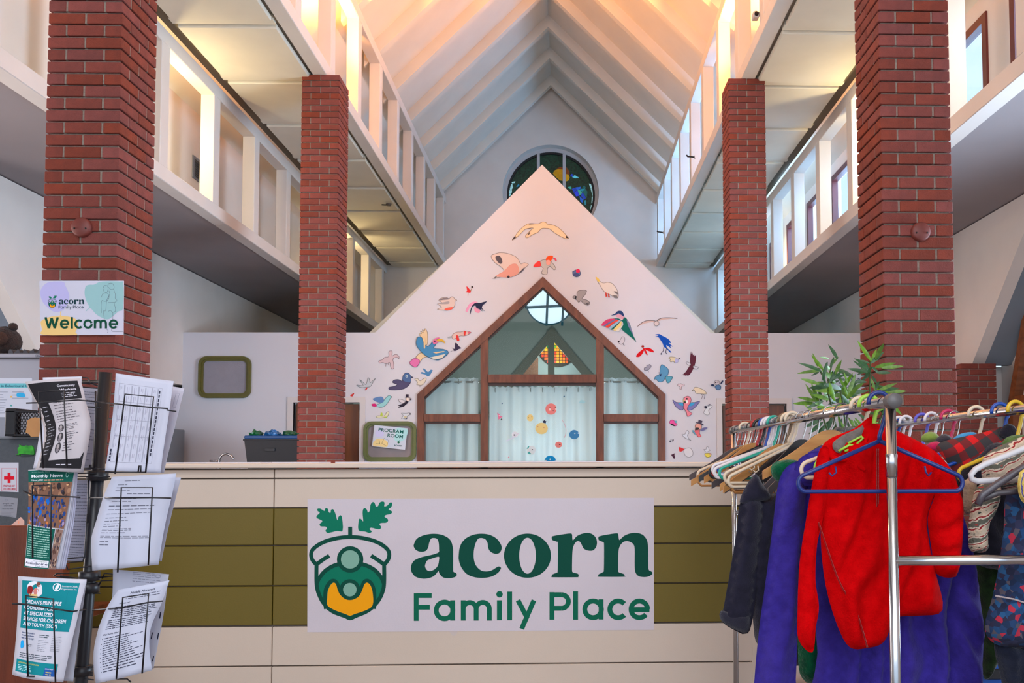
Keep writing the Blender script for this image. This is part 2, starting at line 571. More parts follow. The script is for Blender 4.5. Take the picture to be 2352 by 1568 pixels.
z8 = lambda a: [(1150 + x * .1084, 330 + y * .1084) for x, y in a]
sg('glass_piece', (170, 126, 0), z8([(1105, 610), (1140, 550), (1220, 520), (1320, 530), (1320, 770), (1260, 760), (1180, 700)]))
sg('glass_piece', (124, 60, 6), z8([(1180, 515), (1250, 480), (1400, 490), (1460, 570), (1460, 640), (1390, 620), (1320, 530)]), .25)
sg('glass_piece', (186, 140, 4), z8([(1385, 625), (1440, 640), (1462, 700), (1440, 760), (1385, 780)]))
sg('glass_piece', (16, 60, 190), z8([(1475, 660), (1500, 620), (1545, 640), (1520, 690)]))
sg('glass_piece', (96, 200, 220), z8([(1515, 690), (1570, 650), (1655, 700), (1580, 715)]))
sg('glass_piece', (150, 200, 205), z8([(1870, 830), (1920, 840), (1950, 930), (1905, 930)]), .5)
sg('glass_piece', (150, 200, 205), z8([(1908, 940), (1955, 935), (1980, 1080), (1945, 1085)]), .5)
sg('glass_piece', (150, 200, 205), z8([(1930, 1110), (1980, 1090), (1985, 1270), (1925, 1240)]), .5)
sg('glass_piece', (150, 200, 205), z8([(1915, 1290), (1975, 1285), (1960, 1400), (1895, 1380)]), .5)
sg('glass_piece', (150, 200, 205), z8([(215, 845), (245, 840), (255, 910), (225, 960), (190, 950)]), .5)
sg('glass_piece', (150, 200, 205), z8([(175, 970), (235, 970), (230, 1020), (170, 1040)]), .5)
sg('glass_piece', (120, 190, 200), z8([(160, 1050), (215, 1040), (200, 1090), (150, 1100)]), .5)
sg('glass_piece', (150, 200, 205), z8([(230, 800), (305, 780), (290, 815), (235, 822)]), .5)
sg('glass_piece', (30, 130, 170), z8([(330, 890), (375, 835), (395, 860), (340, 905)]))
bl = [(18, 60, 170), (24, 90, 190), (30, 130, 150), (10, 90, 90), (60, 160, 140), (30, 60, 200)]
for i, a in enumerate([[(1510, 940), (1590, 910), (1620, 960), (1550, 1020)], [(1590, 910), (1700, 895), (1690, 940), (1620, 965)],
                       [(1690, 945), (1790, 930), (1740, 1000), (1680, 970)], [(1790, 930), (1840, 1000), (1820, 1130), (1740, 1010)],
                       [(1630, 965), (1680, 965), (1730, 1030), (1670, 1080)], [(1555, 1030), (1625, 965), (1665, 1085), (1600, 1100)],
                       [(1735, 1010), (1810, 1135), (1760, 1170), (1700, 1080)], [(1670, 1090), (1750, 1170), (1740, 1240), (1690, 1200)],
                       [(1770, 1190), (1810, 1180), (1815, 1290), (1780, 1270)], [(1730, 910), (1770, 860), (1810, 920)],
                       [(1425, 900), (1495, 890), (1500, 950), (1450, 930)]]):
    sg('glass_piece', bl[i % 6], z8(a), .45)
hookm = mat('dark_metal', (46, 40, 38), .45, metal=.7)

# ---- roof, rafters, soffits with panels, aisle ceilings
ceil = thing('ceiling', (XC, 7, ZAP), kind='structure')
ROOF = mat('roof_paint', (226, 218, 208), .8, .05, 2, .08, 200)
RISE = 8.03 + CH
for s in (-1, 1):
    m = MB(); e = 4.12
    m.prism([(XC, RISE), (XC, RISE + .2), (XC + s * e, RISE - e + .2), (XC + s * e, RISE - e)], YF, YB + .01)
    m.build('roof_slope', ROOF, ceil, recalc=True)
    for k in range(-3, 15):
        y = (k + .676) * S
        q = HI + .22
        m = MB(); m.prism([(XC, RISE), (XC + s * q, RISE - q), (XC + s * q, RISE - q - .225), (XC, RISE - .225)], y, y + .13)
        m.build('rafter', ROOF, ceil, recalc=True)
    xa, xb = XC + s * (HI + WCH), XC + s * (HO - .03)
    so = struct(MB().box((xa, YF, ZS + .09), (XC + s * (HO - .14), YB, ZS + .2)).build('ceiling_soffit_' + ('left' if s < 0 else 'right'), OFFW))
    MB().box((XC + s * (HO - .135), YF, ZS + .045), (XC + s * (HO - .004), YB, ZS + .075)).build('slot_shade_strip', mat('slot_shade', (112, 100, 82), .8), so)  # added strip, the shade of the slot is put into its dark colour
    for k in range(-3, 15):
        y = (k + .578) * S
        y1 = min(y + S - .012, YB - .02)
        if y1 - y < .3: continue
        MB().bbox((xa + s * .035, y + .125, ZS), (XC + s * (HO - .13), y1, ZS + .05), .008).build('panel', OFFW, so)
        MB().box((xa + s * .03, y + .0, ZS + .022), (XC + s * (HO - .1), y + .100, ZS + .07)).build('batten', OFFW, so)
    xo = (XL - 1.35) if s < 0 else 6.0
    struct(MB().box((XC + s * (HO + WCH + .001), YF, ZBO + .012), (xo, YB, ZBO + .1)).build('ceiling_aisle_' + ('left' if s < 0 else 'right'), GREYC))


def truss(name, label, x0, x1, zb, zt, ks, ch=.142):
    t = thing(name, ((x0 + x1) / 2, YF, zb), label, 'truss', 'white open trusses along the nave')
    MB().bbox((x0, YF + .02, zb), (x1, YB - .01, zb + ch), .006).build('bottom_chord', WHITE, t)
    MB().bbox((x0, YF + .02, zt - ch), (x1, YB - .01, zt), .006).build('top_chord', WHITE, t)
    base = None
    for k in ks:
        y = (k + .676) * S
        if base is None:
            base = MB().bbox((x0 + .002, y, zb + ch - .004), (x1 - .002, y + .165, zt - ch + .004), .005).build('post', WHITE, t); by = y
        else:
            o = base.copy(); COL.objects.link(o); o.location = (0, y - by, 0)
    return t


truss('roof_truss', 'white open truss on the left brick pillars below the roof slope', XC - HI - WCH, XC - HI, ZBI, ZTI, range(-2, 15))
truss('roof_truss', 'white open truss on the right brick pillars below the roof slope', XC + HI, XC + HI + WCH, ZBI, ZTI, range(-2, 15))
truss('aisle_truss', 'white open truss between the left soffit panels and the left aisle ceiling', XC - HO - WCH, XC - HO, ZBO, ZTO, range(-2, 15))
truss('aisle_truss', 'white open truss on the right with red framed windows behind it', XC + HO, XC + HO + WCH, ZBO, ZTO, range(-2, 15))

# small hooks and a camera on the right truss
for u, v, lab in ((1597, 360, 'small dark hook on the right roof truss chord, nearer one'), (1524, 533, 'small dark hook on the right roof truss chord, farther one')):
    p = atx(u, v, XC + HI)
    t = thing('hook', p, lab, 'hook')
    MB().tube([p + Vector((0, 0, -.01)), p + Vector((-.05, 0, 0)), p + Vector((-.11, 0, .005)), p + Vector((-.13, 0, .025))], .012, 6).build('arm', hookm, t)
    MB().box(p + Vector((-.012, -.02, -.03)), p + Vector((.0, .02, .02))).build('plate', WHITE, t)
p = atx(1742, 38, XC + HI)
t = thing('security_camera', p, 'small white camera clamped to the right roof truss', 'camera')
MB().tube([p, p + Vector((-.03, 0, .05))], .012, 6).build('clamp', hookm, t)
MB().bbox(p + Vector((-.06, -.05, -.03)), p + Vector((.0, .04, .03)), .008).build('body', mat('camera_white', (190, 188, 186), .4), t)
MB().lathe(p + Vector((-.03, -.05, 0)), [(.02, 0), (.02, -.012), (.0, -.012)], 12, 'y').build('lens', hookm, t)
p = at(880, 467, 14.0)
t = thing('smoke_detector', Vector((p.x, p.y, ZS)), 'tiny metal fitting under a left soffit panel near the gable', 'fitting')
p = atz(893, 468, ZS)
MB().lathe((p.x, p.y, ZS - .03), [(.0, 0), (.035, 0), (.045, .03)], 12).build('housing', mat('fitting_grey', (120, 112, 104), .4, metal=.6), t)
MB().tube([(p.x, p.y, ZS - .02), (p.x - .1, p.y - .05, ZS - .03)], .01, 6).build('arm', hookm, t)

# ---- brick pillars
W = .395; BL = (W - .0095) / 2; BD = .092; CO = .0667; BH = .057
BX = MB().bbox((-BL / 2, -BD / 2, 0), (BL / 2, BD / 2, BH), .0035)
BY = MB().bbox((-BD / 2, -BL / 2, 0), (BD / 2, BL / 2, BH), .0035)
bxo = BX.build('brick_x', BRICK); byo = BY.build('brick_y', BRICK)
MEX, MEY = bxo.data, byo.data
bpy.data.objects.remove(bxo); bpy.data.objects.remove(byo)


def pillar(label, x0, y0, zref, refB, ztop, v0, v1, inner):
    """2x2 brick pillar; zref = top of a course, refB: that course shows two stretchers in front"""
    x1, y1 = x0 + W, y0 + W
    t = thing('brick_pillar', (x0 + W / 2, y0 + W / 2, 0), label, 'pillar', 'red brick pillars')
    n0 = math.ceil((zref - ztop) / CO - .001)        # first course index below the top
    core = MB(); rest = MB(); cnt = 0
    core.box((x0 + .016, y0 + .016, 0), (x1 - .016, y1 - .016, ztop - .004))
    i = n0
    while True:
        zt = zref - i * CO; zb = zt - BH
        if zb < 0: break
        core.box((x0 + .004, y0 + .004, zb + .002), (x1 - .004, y1 - .004, zt - .002))
        B = (i % 2 == 0) == refB
        cx, cy = (x0 + x1) / 2, (y0 + y1) / 2
        L = []
        if B:
            for yy in (y0 + BD / 2, y1 - BD / 2):
                for xx in (x0 + BL / 2, x1 - BL / 2): L.append(('x', xx, yy))
            L += [('y', x0 + BD / 2, cy), ('y', x1 - BD / 2, cy)]
        else:
            for xx in (x0 + BD / 2, x1 - BD / 2):
                for yy in (y0 + BL / 2, y1 - BL / 2): L.append(('y', xx, yy))
            L += [('x', cx, y0 + BD / 2), ('x', cx, y1 - BD / 2)]
        for k, xx, yy in L:
            front = yy - (BD if k == 'x' else BL) / 2 < y0 + .01
            side = (xx - (BL if k == 'x' else BD) / 2 < x0 + .01) if inner < 0 else (xx + (BL if k == 'x' else BD) / 2 > x1 - .01)
            if v0 <= zb <= v1 and (front or side):
                o = bpy.data.objects.new('brick', MEX if k == 'x' else MEY); COL.objects.link(o)
                o.parent = t
                j = lambda a: random.uniform(-a, a)
                o.location = (xx - cx + j(.001), yy - cy + j(.001), zb + j(.0008)); o.rotation_euler = (0, 0, j(.004))
                cnt += 1
            else:
                me = MEX if k == 'x' else MEY
                hx, hy = (BL / 2, BD / 2) if k == 'x' else (BD / 2, BL / 2)
                rest.box((xx - hx, yy - hy, zb), (xx + hx, yy + hy, zt))
        i += 1
    core.build('mortar', MORTAR, t)
    if rest.f: tag(rest.build('brickwork', BRICK, t), kind='stuff')
    return t


YP1, YP2, XPL, XPR = 4.73, 9.2, -2.406, 1.728
zr1 = at(288, 31.6, YP1).z; zr2 = at(2022, 22.3, YP1).z + .0097 - .0667 + .0667
P1L = pillar('tall brick pillar left of the counter with the welcome sign', XPL - W, YP1, zr1, True, ZBI - .002, 1.7, 4.1, 1)
zr2 = at(2022, 22.3, YP1).z + BH
P1R = pillar('tall brick pillar rising behind the clothes rack and the potted plant', XPR, YP1, zr2, True, ZBI - .002, 1.15, 4.1, -1)
P2L = pillar('farther brick pillar on the left beside the storage bin', XPL - W, YP2, ZBI - .002, True, ZBI - .001, 1.2, 6, 1)
P2R = pillar('farther brick pillar on the right between the mural and the plant', XPR, YP2, ZBI - .002, True, ZBI - .001, 1.2, 6, -1)
# low pier under the right bulkhead
px0 = at(2207, 860, 9.52).x
pillar('low brick pier under the right bulkhead beside the wooden door', px0, 9.52, Zr(1.066), True, Zr(1.068), 1.2, 3, -1)

# red round covers on the two near pillars
REDM = mat('dull_red_metal', (112, 48, 40), .55, .1, 20)
for u, v, lab in ((190, 523, 'round dull red cover plate on the left brick pillar above the welcome sign'),
                  (2113, 533, 'round dull red cover plate on the right brick pillar above the plant')):
    p = at(u, v, YP1)
    t = thing('wall_cover', p, lab, 'cover', 'round red covers on the pillars')
    MB().lathe((p.x, YP1 + .004, p.z), [(.0, -.03), (.044, -.03), (.052, -.022), (.053, .0)], 28, 'y').build('disc', REDM, t, recalc=True)
    for sx in (-.03, .03):
        MB().lathe((p.x + sx, YP1 - .026, p.z - .01), [(.0, -.004), (.004, -.004), (.005, .0)], 8, 'y').build('screw', hookm, t, recalc=True)

# ---- partition with the painted gable
YG = 12.0; TH = .14
def gp(u, v): p = at(u, v, YG); return (p.x, p.z)
gl = gp(862, 764); gr = gp(1632, 764); ga = gp(1245, 378); zfl = (gl[1] + gr[1]) / 2
xl, xr = XL - 1.3, 5.8
winp = [(960, 1066), (960, 905), (1247, 637), (1527, 905), (1527, 1066)]
wp = [gp(*q) for q in winp]; wp[0] = (wp[1][0], .45); wp[4] = (wp[3][0], .45)
d1 = [(gp(673, 1000)[0], 0.0), (gp(673, 1000)[0], gp(700, 924)[1]), (gp(826, 1000)[0], gp(700, 924)[1]), (gp(826, 1000)[0], 0.0)]
d2 = [(gp(1659, 1000)[0], 0.0), (gp(1659, 1000)[0], gp(1700, 927)[1]), (gp(1807, 1000)[0], gp(1700, 927)[1]), (gp(1807, 1000)[0], 0.0)]
outl = [(xl, 0), d1[0], d1[1], d1[2], d1[3], d2[0], d2[1], d2[2], d2[3], (xr, 0), (xr, Zr(1.0)), (XR + .0, Zr(1.0)), (XR, zfl), (gr[0], zfl), ga, (gl[0], zfl), (XL, zfl), (XL, Zr(1.0)), (xl, Zr(1.0))]
wg = MB().prism(outl, YG, YG + TH, holes=[wp]).build('wall_center', MURAL, recalc=True); struct(wg)

# doors in the partition
DOORW = mat('door_veneer', (124, 66, 26), .45, .3, 3, .1, 60, stretch=(6, 6, .5), col2=(96, 48, 18))
TRIMW = mat('door_trim_white', (214, 206, 204), .6)
for i, (d, nm) in enumerate(((d1, 'door_1'), (d2, 'door_2'))):
    x0, x1, zt = d[0][0], d[2][0], d[1][1]
    do = MB().bbox((x0 + .02, YG + .05, .01), (x1 - .02, YG + .095, zt - .02), .003).build(nm, DOORW); struct(do)
    MB().lathe((x1 - .1 if i else x0 + .1, YG + .03, 1.0), [(.0, -.04), (.028, -.03), (.028, -.01), (.01, 0), (.01, .03)], 14, 'y').build('knob', mat('brass', (180, 150, 90), .3, metal=1), do, recalc=True)
    tr = MB(); w_ = .075
    tr.prism([(x0 - w_, 0), (x0 - w_, zt + w_), (x1 + w_, zt + w_), (x1 + w_, 0), (x1, 0), (x1, zt), (x0, zt), (x0, 0)], YG - .018, YG + .06)
    struct(tr.build('trim_%d' % (i + 1), TRIMW, recalc=True))

# gable window: wooden members and panes
WOOD = mat('window_oak', (122, 70, 46), .5, .3, 4, .15, 40, stretch=(5, 5, 1), col2=(96, 52, 34))
win = thing('window_%d' % (len(WY) + 2), ((wp[0][0] + wp[4][0]) / 2, YG, .45), kind='structure')
def wpoly(pts): return [gp(*q) for q in pts]
def member(name, pts, y0=YG - .03, y1=YG + .1): MB().prism(wpoly(pts), y0, y1).build(name, WOOD, win, recalc=True)
zb_ = 1130
member('stile', [(959, zb_), (959, 905), (975, 911), (975, zb_)])
member('stile', [(1528, zb_), (1528, 905), (1512, 911), (1512, zb_)])
member('sloped_rail', [(959, 906), (1247, 636), (1247, 660), (975, 912)], YG - .035)
member('sloped_rail', [(1528, 906), (1247, 636), (1247, 660), (1512, 912)], YG - .035)
member('mullion', [(1104, zb_), (1104, 792), (1121, 776), (1121, zb_)])
member('mullion', [(1369, zb_), (1369, 774), (1387, 791), (1387, zb_)])
member('transom', [(1120, 860), (1370, 860), (1370, 879), (1120, 879)])
member('transom', [(974, 951), (1105, 951), (1105, 968), (974, 968)])
member('transom', [(1386, 951), (1513, 951), (1513, 968), (1386, 968)])
member('bottom_rail', [(974, 1058), (1513, 1058), (1513, 1075), (974, 1075)])
DW = mat('dark_bead', (62, 34, 26), .5)
def bead(pts): MB().prism(wpoly(pts), YG + .0, YG + .05).build('bead', DW, win, recalc=True)
bead([(1121, 879), (1369, 879), (1369, 885), (1121, 885)])
bead([(975, 968), (1104, 968), (1104, 973), (975, 973)])
bead([(1387, 968), (1512, 968), (1512, 973), (1387, 973)])
bead([(975, 912), (1104, 792), (1104, 797), (975, 917)]); bead([(1512, 911), (1387, 790), (1387, 796), (1512, 917)])
bead([(1121, 776), (1247, 658), (1247, 664), (1121, 782)]); bead([(1369, 774), (1247, 658), (1247, 664), (1369, 780)])
GLS = glass_mat('window_glass', (.93, .97, .95, 1), .004)
def pane(pts): MB().prism(wpoly(pts), YG + .05, YG + .056).build('pane', GLS, win, recalc=True)
pane([(1121, 861), (1121, 778), (1247, 660), (1369, 776), (1369, 861)])
pane([(1121, 1060), (1121, 879), (1369, 879), (1369, 1060)])
pane([(975, 952), (975, 912), (1104, 793), (1104, 952)]); pane([(975, 1060), (975, 968), (1104, 968), (1104, 1060)])
pane([(1512, 952), (1512, 912), (1387, 793), (1387, 952)]); pane([(1512, 1060), (1512, 968), (1387, 968), (1387, 1060)])

# the room behind the window: raking ceilings, end wall with a round window and a triangular opening
ROOMW = mat('room_paint', (168, 176, 168), .8, .04, 2)
ROOMC = mat('room_ceiling_paint', (204, 210, 202), .8, .04, 2)
rb = 15.9
ir = struct(MB().box((-2.9, rb, 0), (2.2, rb + .01, .05)).build('trim_3', ROOMW))
def rp(u, v): p = at(u, v, rb); return (p.x, p.z)
apx = rp(1252, 560)
rc = rp(1262, 692); rcr = 54 * rb / 2021
tri = [rp(1166, 868), rp(1268, 753), rp(1372, 868)]
tri = [(tri[0][0] - .6, tri[0][1] - .75), tri[1], (tri[2][0] + .6, tri[2][1] - .75)]
ew = MB().prism([(-3.1, 0), (2.4, 0), (2.4, zfl + .4), (XC, apx[1] + .3), (-3.1, zfl + .4)], rb, rb + .1, holes=[circ(rc[0], rc[1], rcr, n=40), tri])
ew = struct(ew.build('wall_room_end', ROOMW, recalc=True))
for s in (-1, 1):
    e = 2.75
    struct(MB().prism([(XC, ga[1] - .12), (XC + s * e, ga[1] - .12 - e * .96), (XC + s * e, ga[1] - .02 - e * .96), (XC, ga[1] - .02)], YG + TH, rb).build('ceiling_room_' + ('left' if s < 0 else 'right'), ROOMC, recalc=True))
    struct(MB().box((XC + s * 2.6, YG + TH, 0), (XC + s * 2.7, rb, zfl)).build('wall_room_' + ('left' if s < 0 else 'right'), ROOMW))
rwn = struct(MB().prism(circ(rc[0], rc[1], rcr * 1.03, n=40), rb - .02, rb + .03, holes=[circ(rc[0], rc[1], rcr * .97, n=40)]).build('window_%d' % (len(WY) + 3), mat('teal_frame', (40, 110, 130), .5), recalc=True))
LITG = mat('lit_sky_glass', (214, 232, 246), .4, emit=1.0)
MB().prism(circ(rc[0], rc[1], rcr, n=40), rb + .05, rb + .06).build('pane', LITG, rwn, recalc=True)
for a, b in (((1259.5, 640), (1255, 748)), ((1294.5, 690), (1291, 748)), ((1206, 706), (1312, 701))):
    A, B = rp(*a), rp(*b); wv = .021
    dx, dz = B[0] - A[0], B[1] - A[1]; d = math.hypot(dx, dz); nx, nz = -dz / d * wv, dx / d * wv
    MB().prism([(A[0] + nx, A[1] + nz), (B[0] + nx, B[1] + nz), (B[0] - nx, B[1] - nz), (A[0] - nx, A[1] - nz)], rb - .01, rb + .04).build('glazing_bar', MATS['teal_frame'], rwn, recalc=True)
# frame and post of the triangular opening, stained glass on the wall beyond
fm = MB()
for a, b in ((0, 1), (1, 2)):
    A, B = tri[a], tri[b]; dx, dz = B[0] - A[0], B[1] - A[1]; d = math.hypot(dx, dz); nx, nz = -dz / d * .07, dx / d * .07
    fm.prism([(A[0], A[1]), (B[0], B[1]), (B[0] - nx * 2, B[1] - nz * 2), (A[0] - nx * 2, A[1] - nz * 2)], rb - .05 - .004 * a, rb + .03 + .003 * a)
pa, pb = rp(1258.5, 760), rp(1273.5, 860)
fm.box((pa[0], rb - .03, .3), (pb[0], rb + .045, tri[1][1] - .16))
struct(fm.build('trim_4', mat('room_frame_grey', (120, 118, 104), .6), recalc=True))
yb2 = 17.6
sgt = thing('stained_glass_panel', at(1281, 800, yb2), 'round red, yellow and green stained glass seen through the gable window', 'stained glass')
scn = at(1281, 796, yb2); sr = 44 * yb2 / 2021
LEAD = mat('lead_came', (50, 44, 34), .6)
MB().prism(circ(scn.x, scn.z, sr * 1.06, n=36), yb2 + .01, yb2 + .04).build('backing', LEAD, sgt, recalc=True)
random.seed(3)
nx_ = 13
for i in range(nx_):
    for j in range(nx_):
        cx = scn.x + (i - 6) * sr / 6.3; cz = scn.z + (j - 6) * sr / 6.3; h = sr / 12.6 * .80
        if math.hypot(cx - scn.x, cz - scn.z) > sr * .93: continue
        if i in (6, 7) or (j == 5 and i > 3): c = random.choice([(250, 190, 20), (255, 170, 10), (240, 150, 10)])
        elif j < 5: c = random.choice([(220, 50, 20), (230, 90, 20), (240, 130, 20)])
        elif i < 5: c = random.choice([(30, 160, 90), (240, 200, 40), (60, 190, 150), (250, 180, 20)])
        else: c = random.choice([(40, 170, 70), (250, 200, 30), (120, 180, 40)])
        MB().box((cx - h, yb2, cz - h), (cx + h, yb2 + .01, cz + h)).build('glass_tile', mat('lit_glass_%d_%d_%d' % c, c, .4, emit=.5), sgt)
BW = struct(MB().box((-2.9, yb2 + .05, 0), (2.2, yb2 + .1, 3.6)).build('wall_room_far', mat('far_room_paint', (176, 200, 204), .8)))
TANW = mat('tan_brick', (150, 112, 92), .8, .15, 6)
for a, b, c, d in ((1176, 822, 1236, 880), (1340, 836, 1380, 880)):
    p0, p1 = at(a, d, yb2), at(c, b, yb2)
    q = struct(MB().box((p0.x, yb2 - .08, p0.z), (p1.x, yb2 + .05, p1.z)).build('trim_5', TANW))
point('far_room_lamp', (XC, 17.0, 3.2), 14, (1, .95, .85), .1)

# =================================================================== reception counter
YC = 4.1
BEIGE = mat('beige_laminate', (214, 194, 176), .55, .04, 2, .04, 150)
OLIVE = mat('olive_laminate', (108, 90, 8), .55, .06, 2, .04, 150)
CARCASS = mat('counter_carcass', (120, 104, 92), .8)  # carcass browner than the boards, seen in the joints between them
cxl, cxs, cxr = at(96, 1300, YC).x, at(627, 1300, YC).x, at(1727, 1300, YC).x
def zc(v, u=1100): return at(u, v, YC).z
cnt = thing('reception_counter', ((cxl + cxr) / 2, YC + .3, 0), 'long reception counter faced with beige and olive green boards', 'counter')
MB().box((cxl + .01, YC + .022, 0), (cxr - .01, YC + .5, zc(1076))).build('carcass', CARCASS, cnt)
rows = [(1076, 1096, BEIGE), (1098, 1163, BEIGE), (1165.5, 1249, OLIVE), (1251, 1341, OLIVE), (1343, 1432, OLIVE), (1435, 1524, BEIGE), (1526, 1614, BEIGE), (1616, 1675, BEIGE)]
for a, b, m in rows:
    for xa, xb in ((cxl, cxs - .0018), (cxs + .0018, cxr)):
        MB().bbox((xa, YC, max(.02, zc(b) + .001)), (xb, YC + .02, zc(a) - .001), .0022).build('board', m, cnt)
MB().bbox((cxr - .004, YC - .004, 0), (cxr + .03, YC + .03, zc(1076)), .003).build('corner_post', BEIGE, cnt)
top = MB().bbox((cxl - .02, YC - .045, zc(1074) + .002), (cxr + .05, YC + .55, zc(1062.5)), .004).build('counter_top', mat('counter_top_laminate', (220, 200, 182), .4, .03, 3))
tag(top, 'long beige counter top capping the reception counter', 'counter top')
ztop = zc(1062.5)
PAPER = mat('white_paper', (214, 212, 222), .8, .02, 4)
for i, (a, b, lab) in enumerate(((385, 615, 'flat stack of white paper on the counter top nearest the brochure rack'),
                                 (640, 745, 'flat white paper on the counter top below the left far pillar'),
                                 (782, 1555, 'long white sheet lying on the counter top below the gable window'))):
    xa, xb = at(a, 1060, YC + .3).x, at(b, 1060, YC + .3).x
    tag(MB().bbox((xa, YC + .2, ztop + .0005), (xb, YC + .42, ztop + .0065), .001).build('paper_sheet', PAPER), lab, 'paper')

# ---- the acorn banner
GD = (0, 66, 52); GM = (0, 108, 82); GL = (120, 162, 144); OR = (232, 150, 6); GF = (2, 92, 68)
ACO = {
 'a': ([(740, 335), (760, 300), (810, 278), (870, 270), (930, 280), (975, 310), (993, 360), (995, 400), (995, 505), (1000, 520), (1012, 525), (1018, 538), (1005, 552), (970, 560), (930, 555), (905, 530), (898, 513), (880, 535), (850, 555), (800, 563), (750, 550), (722, 515), (722, 475), (740, 445), (780, 425), (830, 413), (870, 403), (900, 390), (902, 370), (900, 330), (890, 305), (870, 298), (850, 303), (838, 330), (832, 360), (815, 382), (785, 388), (755, 378), (738, 355)],
       [[(813, 470), (825, 445), (860, 430), (900, 420), (902, 440), (895, 475), (875, 500), (845, 513), (822, 505), (812, 485)]]),
 'c': ([(1030, 415), (1038, 355), (1065, 310), (1110, 282), (1165, 270), (1225, 275), (1275, 300), (1305, 340), (1309, 370), (1295, 395), (1265, 400), (1235, 385), (1222, 360), (1218, 330), (1205, 308), (1180, 298), (1155, 305), (1138, 340), (1128, 390), (1130, 440), (1145, 480), (1175, 508), (1210, 515), (1245, 508), (1275, 490), (1290, 483), (1303, 487), (1304, 500), (1285, 525), (1245, 548), (1190, 558), (1130, 552), (1080, 530), (1045, 485), (1032, 445)], []),
 'o': (circ(1478, 413, 153, 144, 18), [circ(1478, 413, 54, 117, 16)]),
 'r': ([(1636, 292), (1645, 285), (1700, 275), (1755, 268), (1768, 275), (1770, 300), (1775, 312), (1800, 285), (1840, 268), (1880, 265), (1915, 285), (1930, 320), (1925, 355), (1905, 378), (1875, 380), (1845, 368), (1832, 345), (1822, 325), (1805, 318), (1788, 330), (1775, 360), (1770, 400), (1768, 500), (1772, 520), (1785, 525), (1805, 530), (1811, 540), (1808, 550), (1798, 553), (1645, 553), (1636, 548), (1638, 537), (1650, 530), (1668, 523), (1674, 505), (1675, 340), (1668, 322), (1650, 316), (1638, 308)], []),
 'n': ([(1940, 292), (1950, 285), (2000, 275), (2055, 267), (2068, 273), (2072, 300), (2078, 310), (2105, 285), (2145, 268), (2185, 264), (2225, 275), (2252, 305), (2262, 350), (2264, 480), (2268, 505), (2280, 513), (2290, 522), (2287, 535), (2265, 548), (2235, 552), (2200, 545), (2180, 520), (2175, 480), (2175, 370), (2168, 340), (2150, 325), (2125, 318), (2100, 325), (2080, 350), (2070, 390), (2068, 500), (2072, 520), (2090, 527), (2107, 533), (2110, 543), (2103, 550), (1947, 550), (1938, 545), (1942, 533), (1955, 527), (1970, 518), (1975, 500), (1976, 345), (1970, 325), (1950, 317), (1940, 308)], [])}


def acorn_word(pr, col):
    for k, (o, hs) in ACO.items():
        pr.poly(col, crom(o, 4), [crom(h, 4) for h in hs])


def family_place(pr, col, w=32):
    L = lambda *p: pr.line(col, list(p), w)
    A = lambda cx, cy, r, a0, a1, n=26: pr.line(col, circ(cx, cy, r, n=n, a0=a0, a1=a1), w)
    R = lambda cx, cy, r: pr.poly(col, circ(cx, cy, r + w / 2, n=36), [circ(cx, cy, r - w / 2, n=36)])
    L((754, 657), (754, 837)); L((754, 672), (855, 672)); L((754, 748), (842, 748))
    R(938, 769, 54); L((991, 703), (991, 835))
    L((1060, 703), (1060, 835)); A(1102, 760, 42, 180, 360); L((1144, 758), (1144, 835)); A(1187, 760, 43, 180, 360); L((1230, 758), (1230, 835))
    L((1295, 703), (1295, 833)); pr.poly(col, circ(1296, 664, 21)); L((1362, 647), (1362, 833))
    L((1416, 703), (1478, 822)); L((1520, 703), (1440, 889))
    L((1637, 650), (1637, 830)); L((1637, 667), (1700, 667)); A(1700, 711, 44, -90, 90); L((1700, 755), (1637, 755))
    L((1791, 645), (1791, 830)); R(1905, 762, 54); L((1957, 697), (1957, 828))
    A(2068, 762, 54, 42, 318); A(2206, 762, 54, 38, 360); L((2152, 764), (2272, 764))


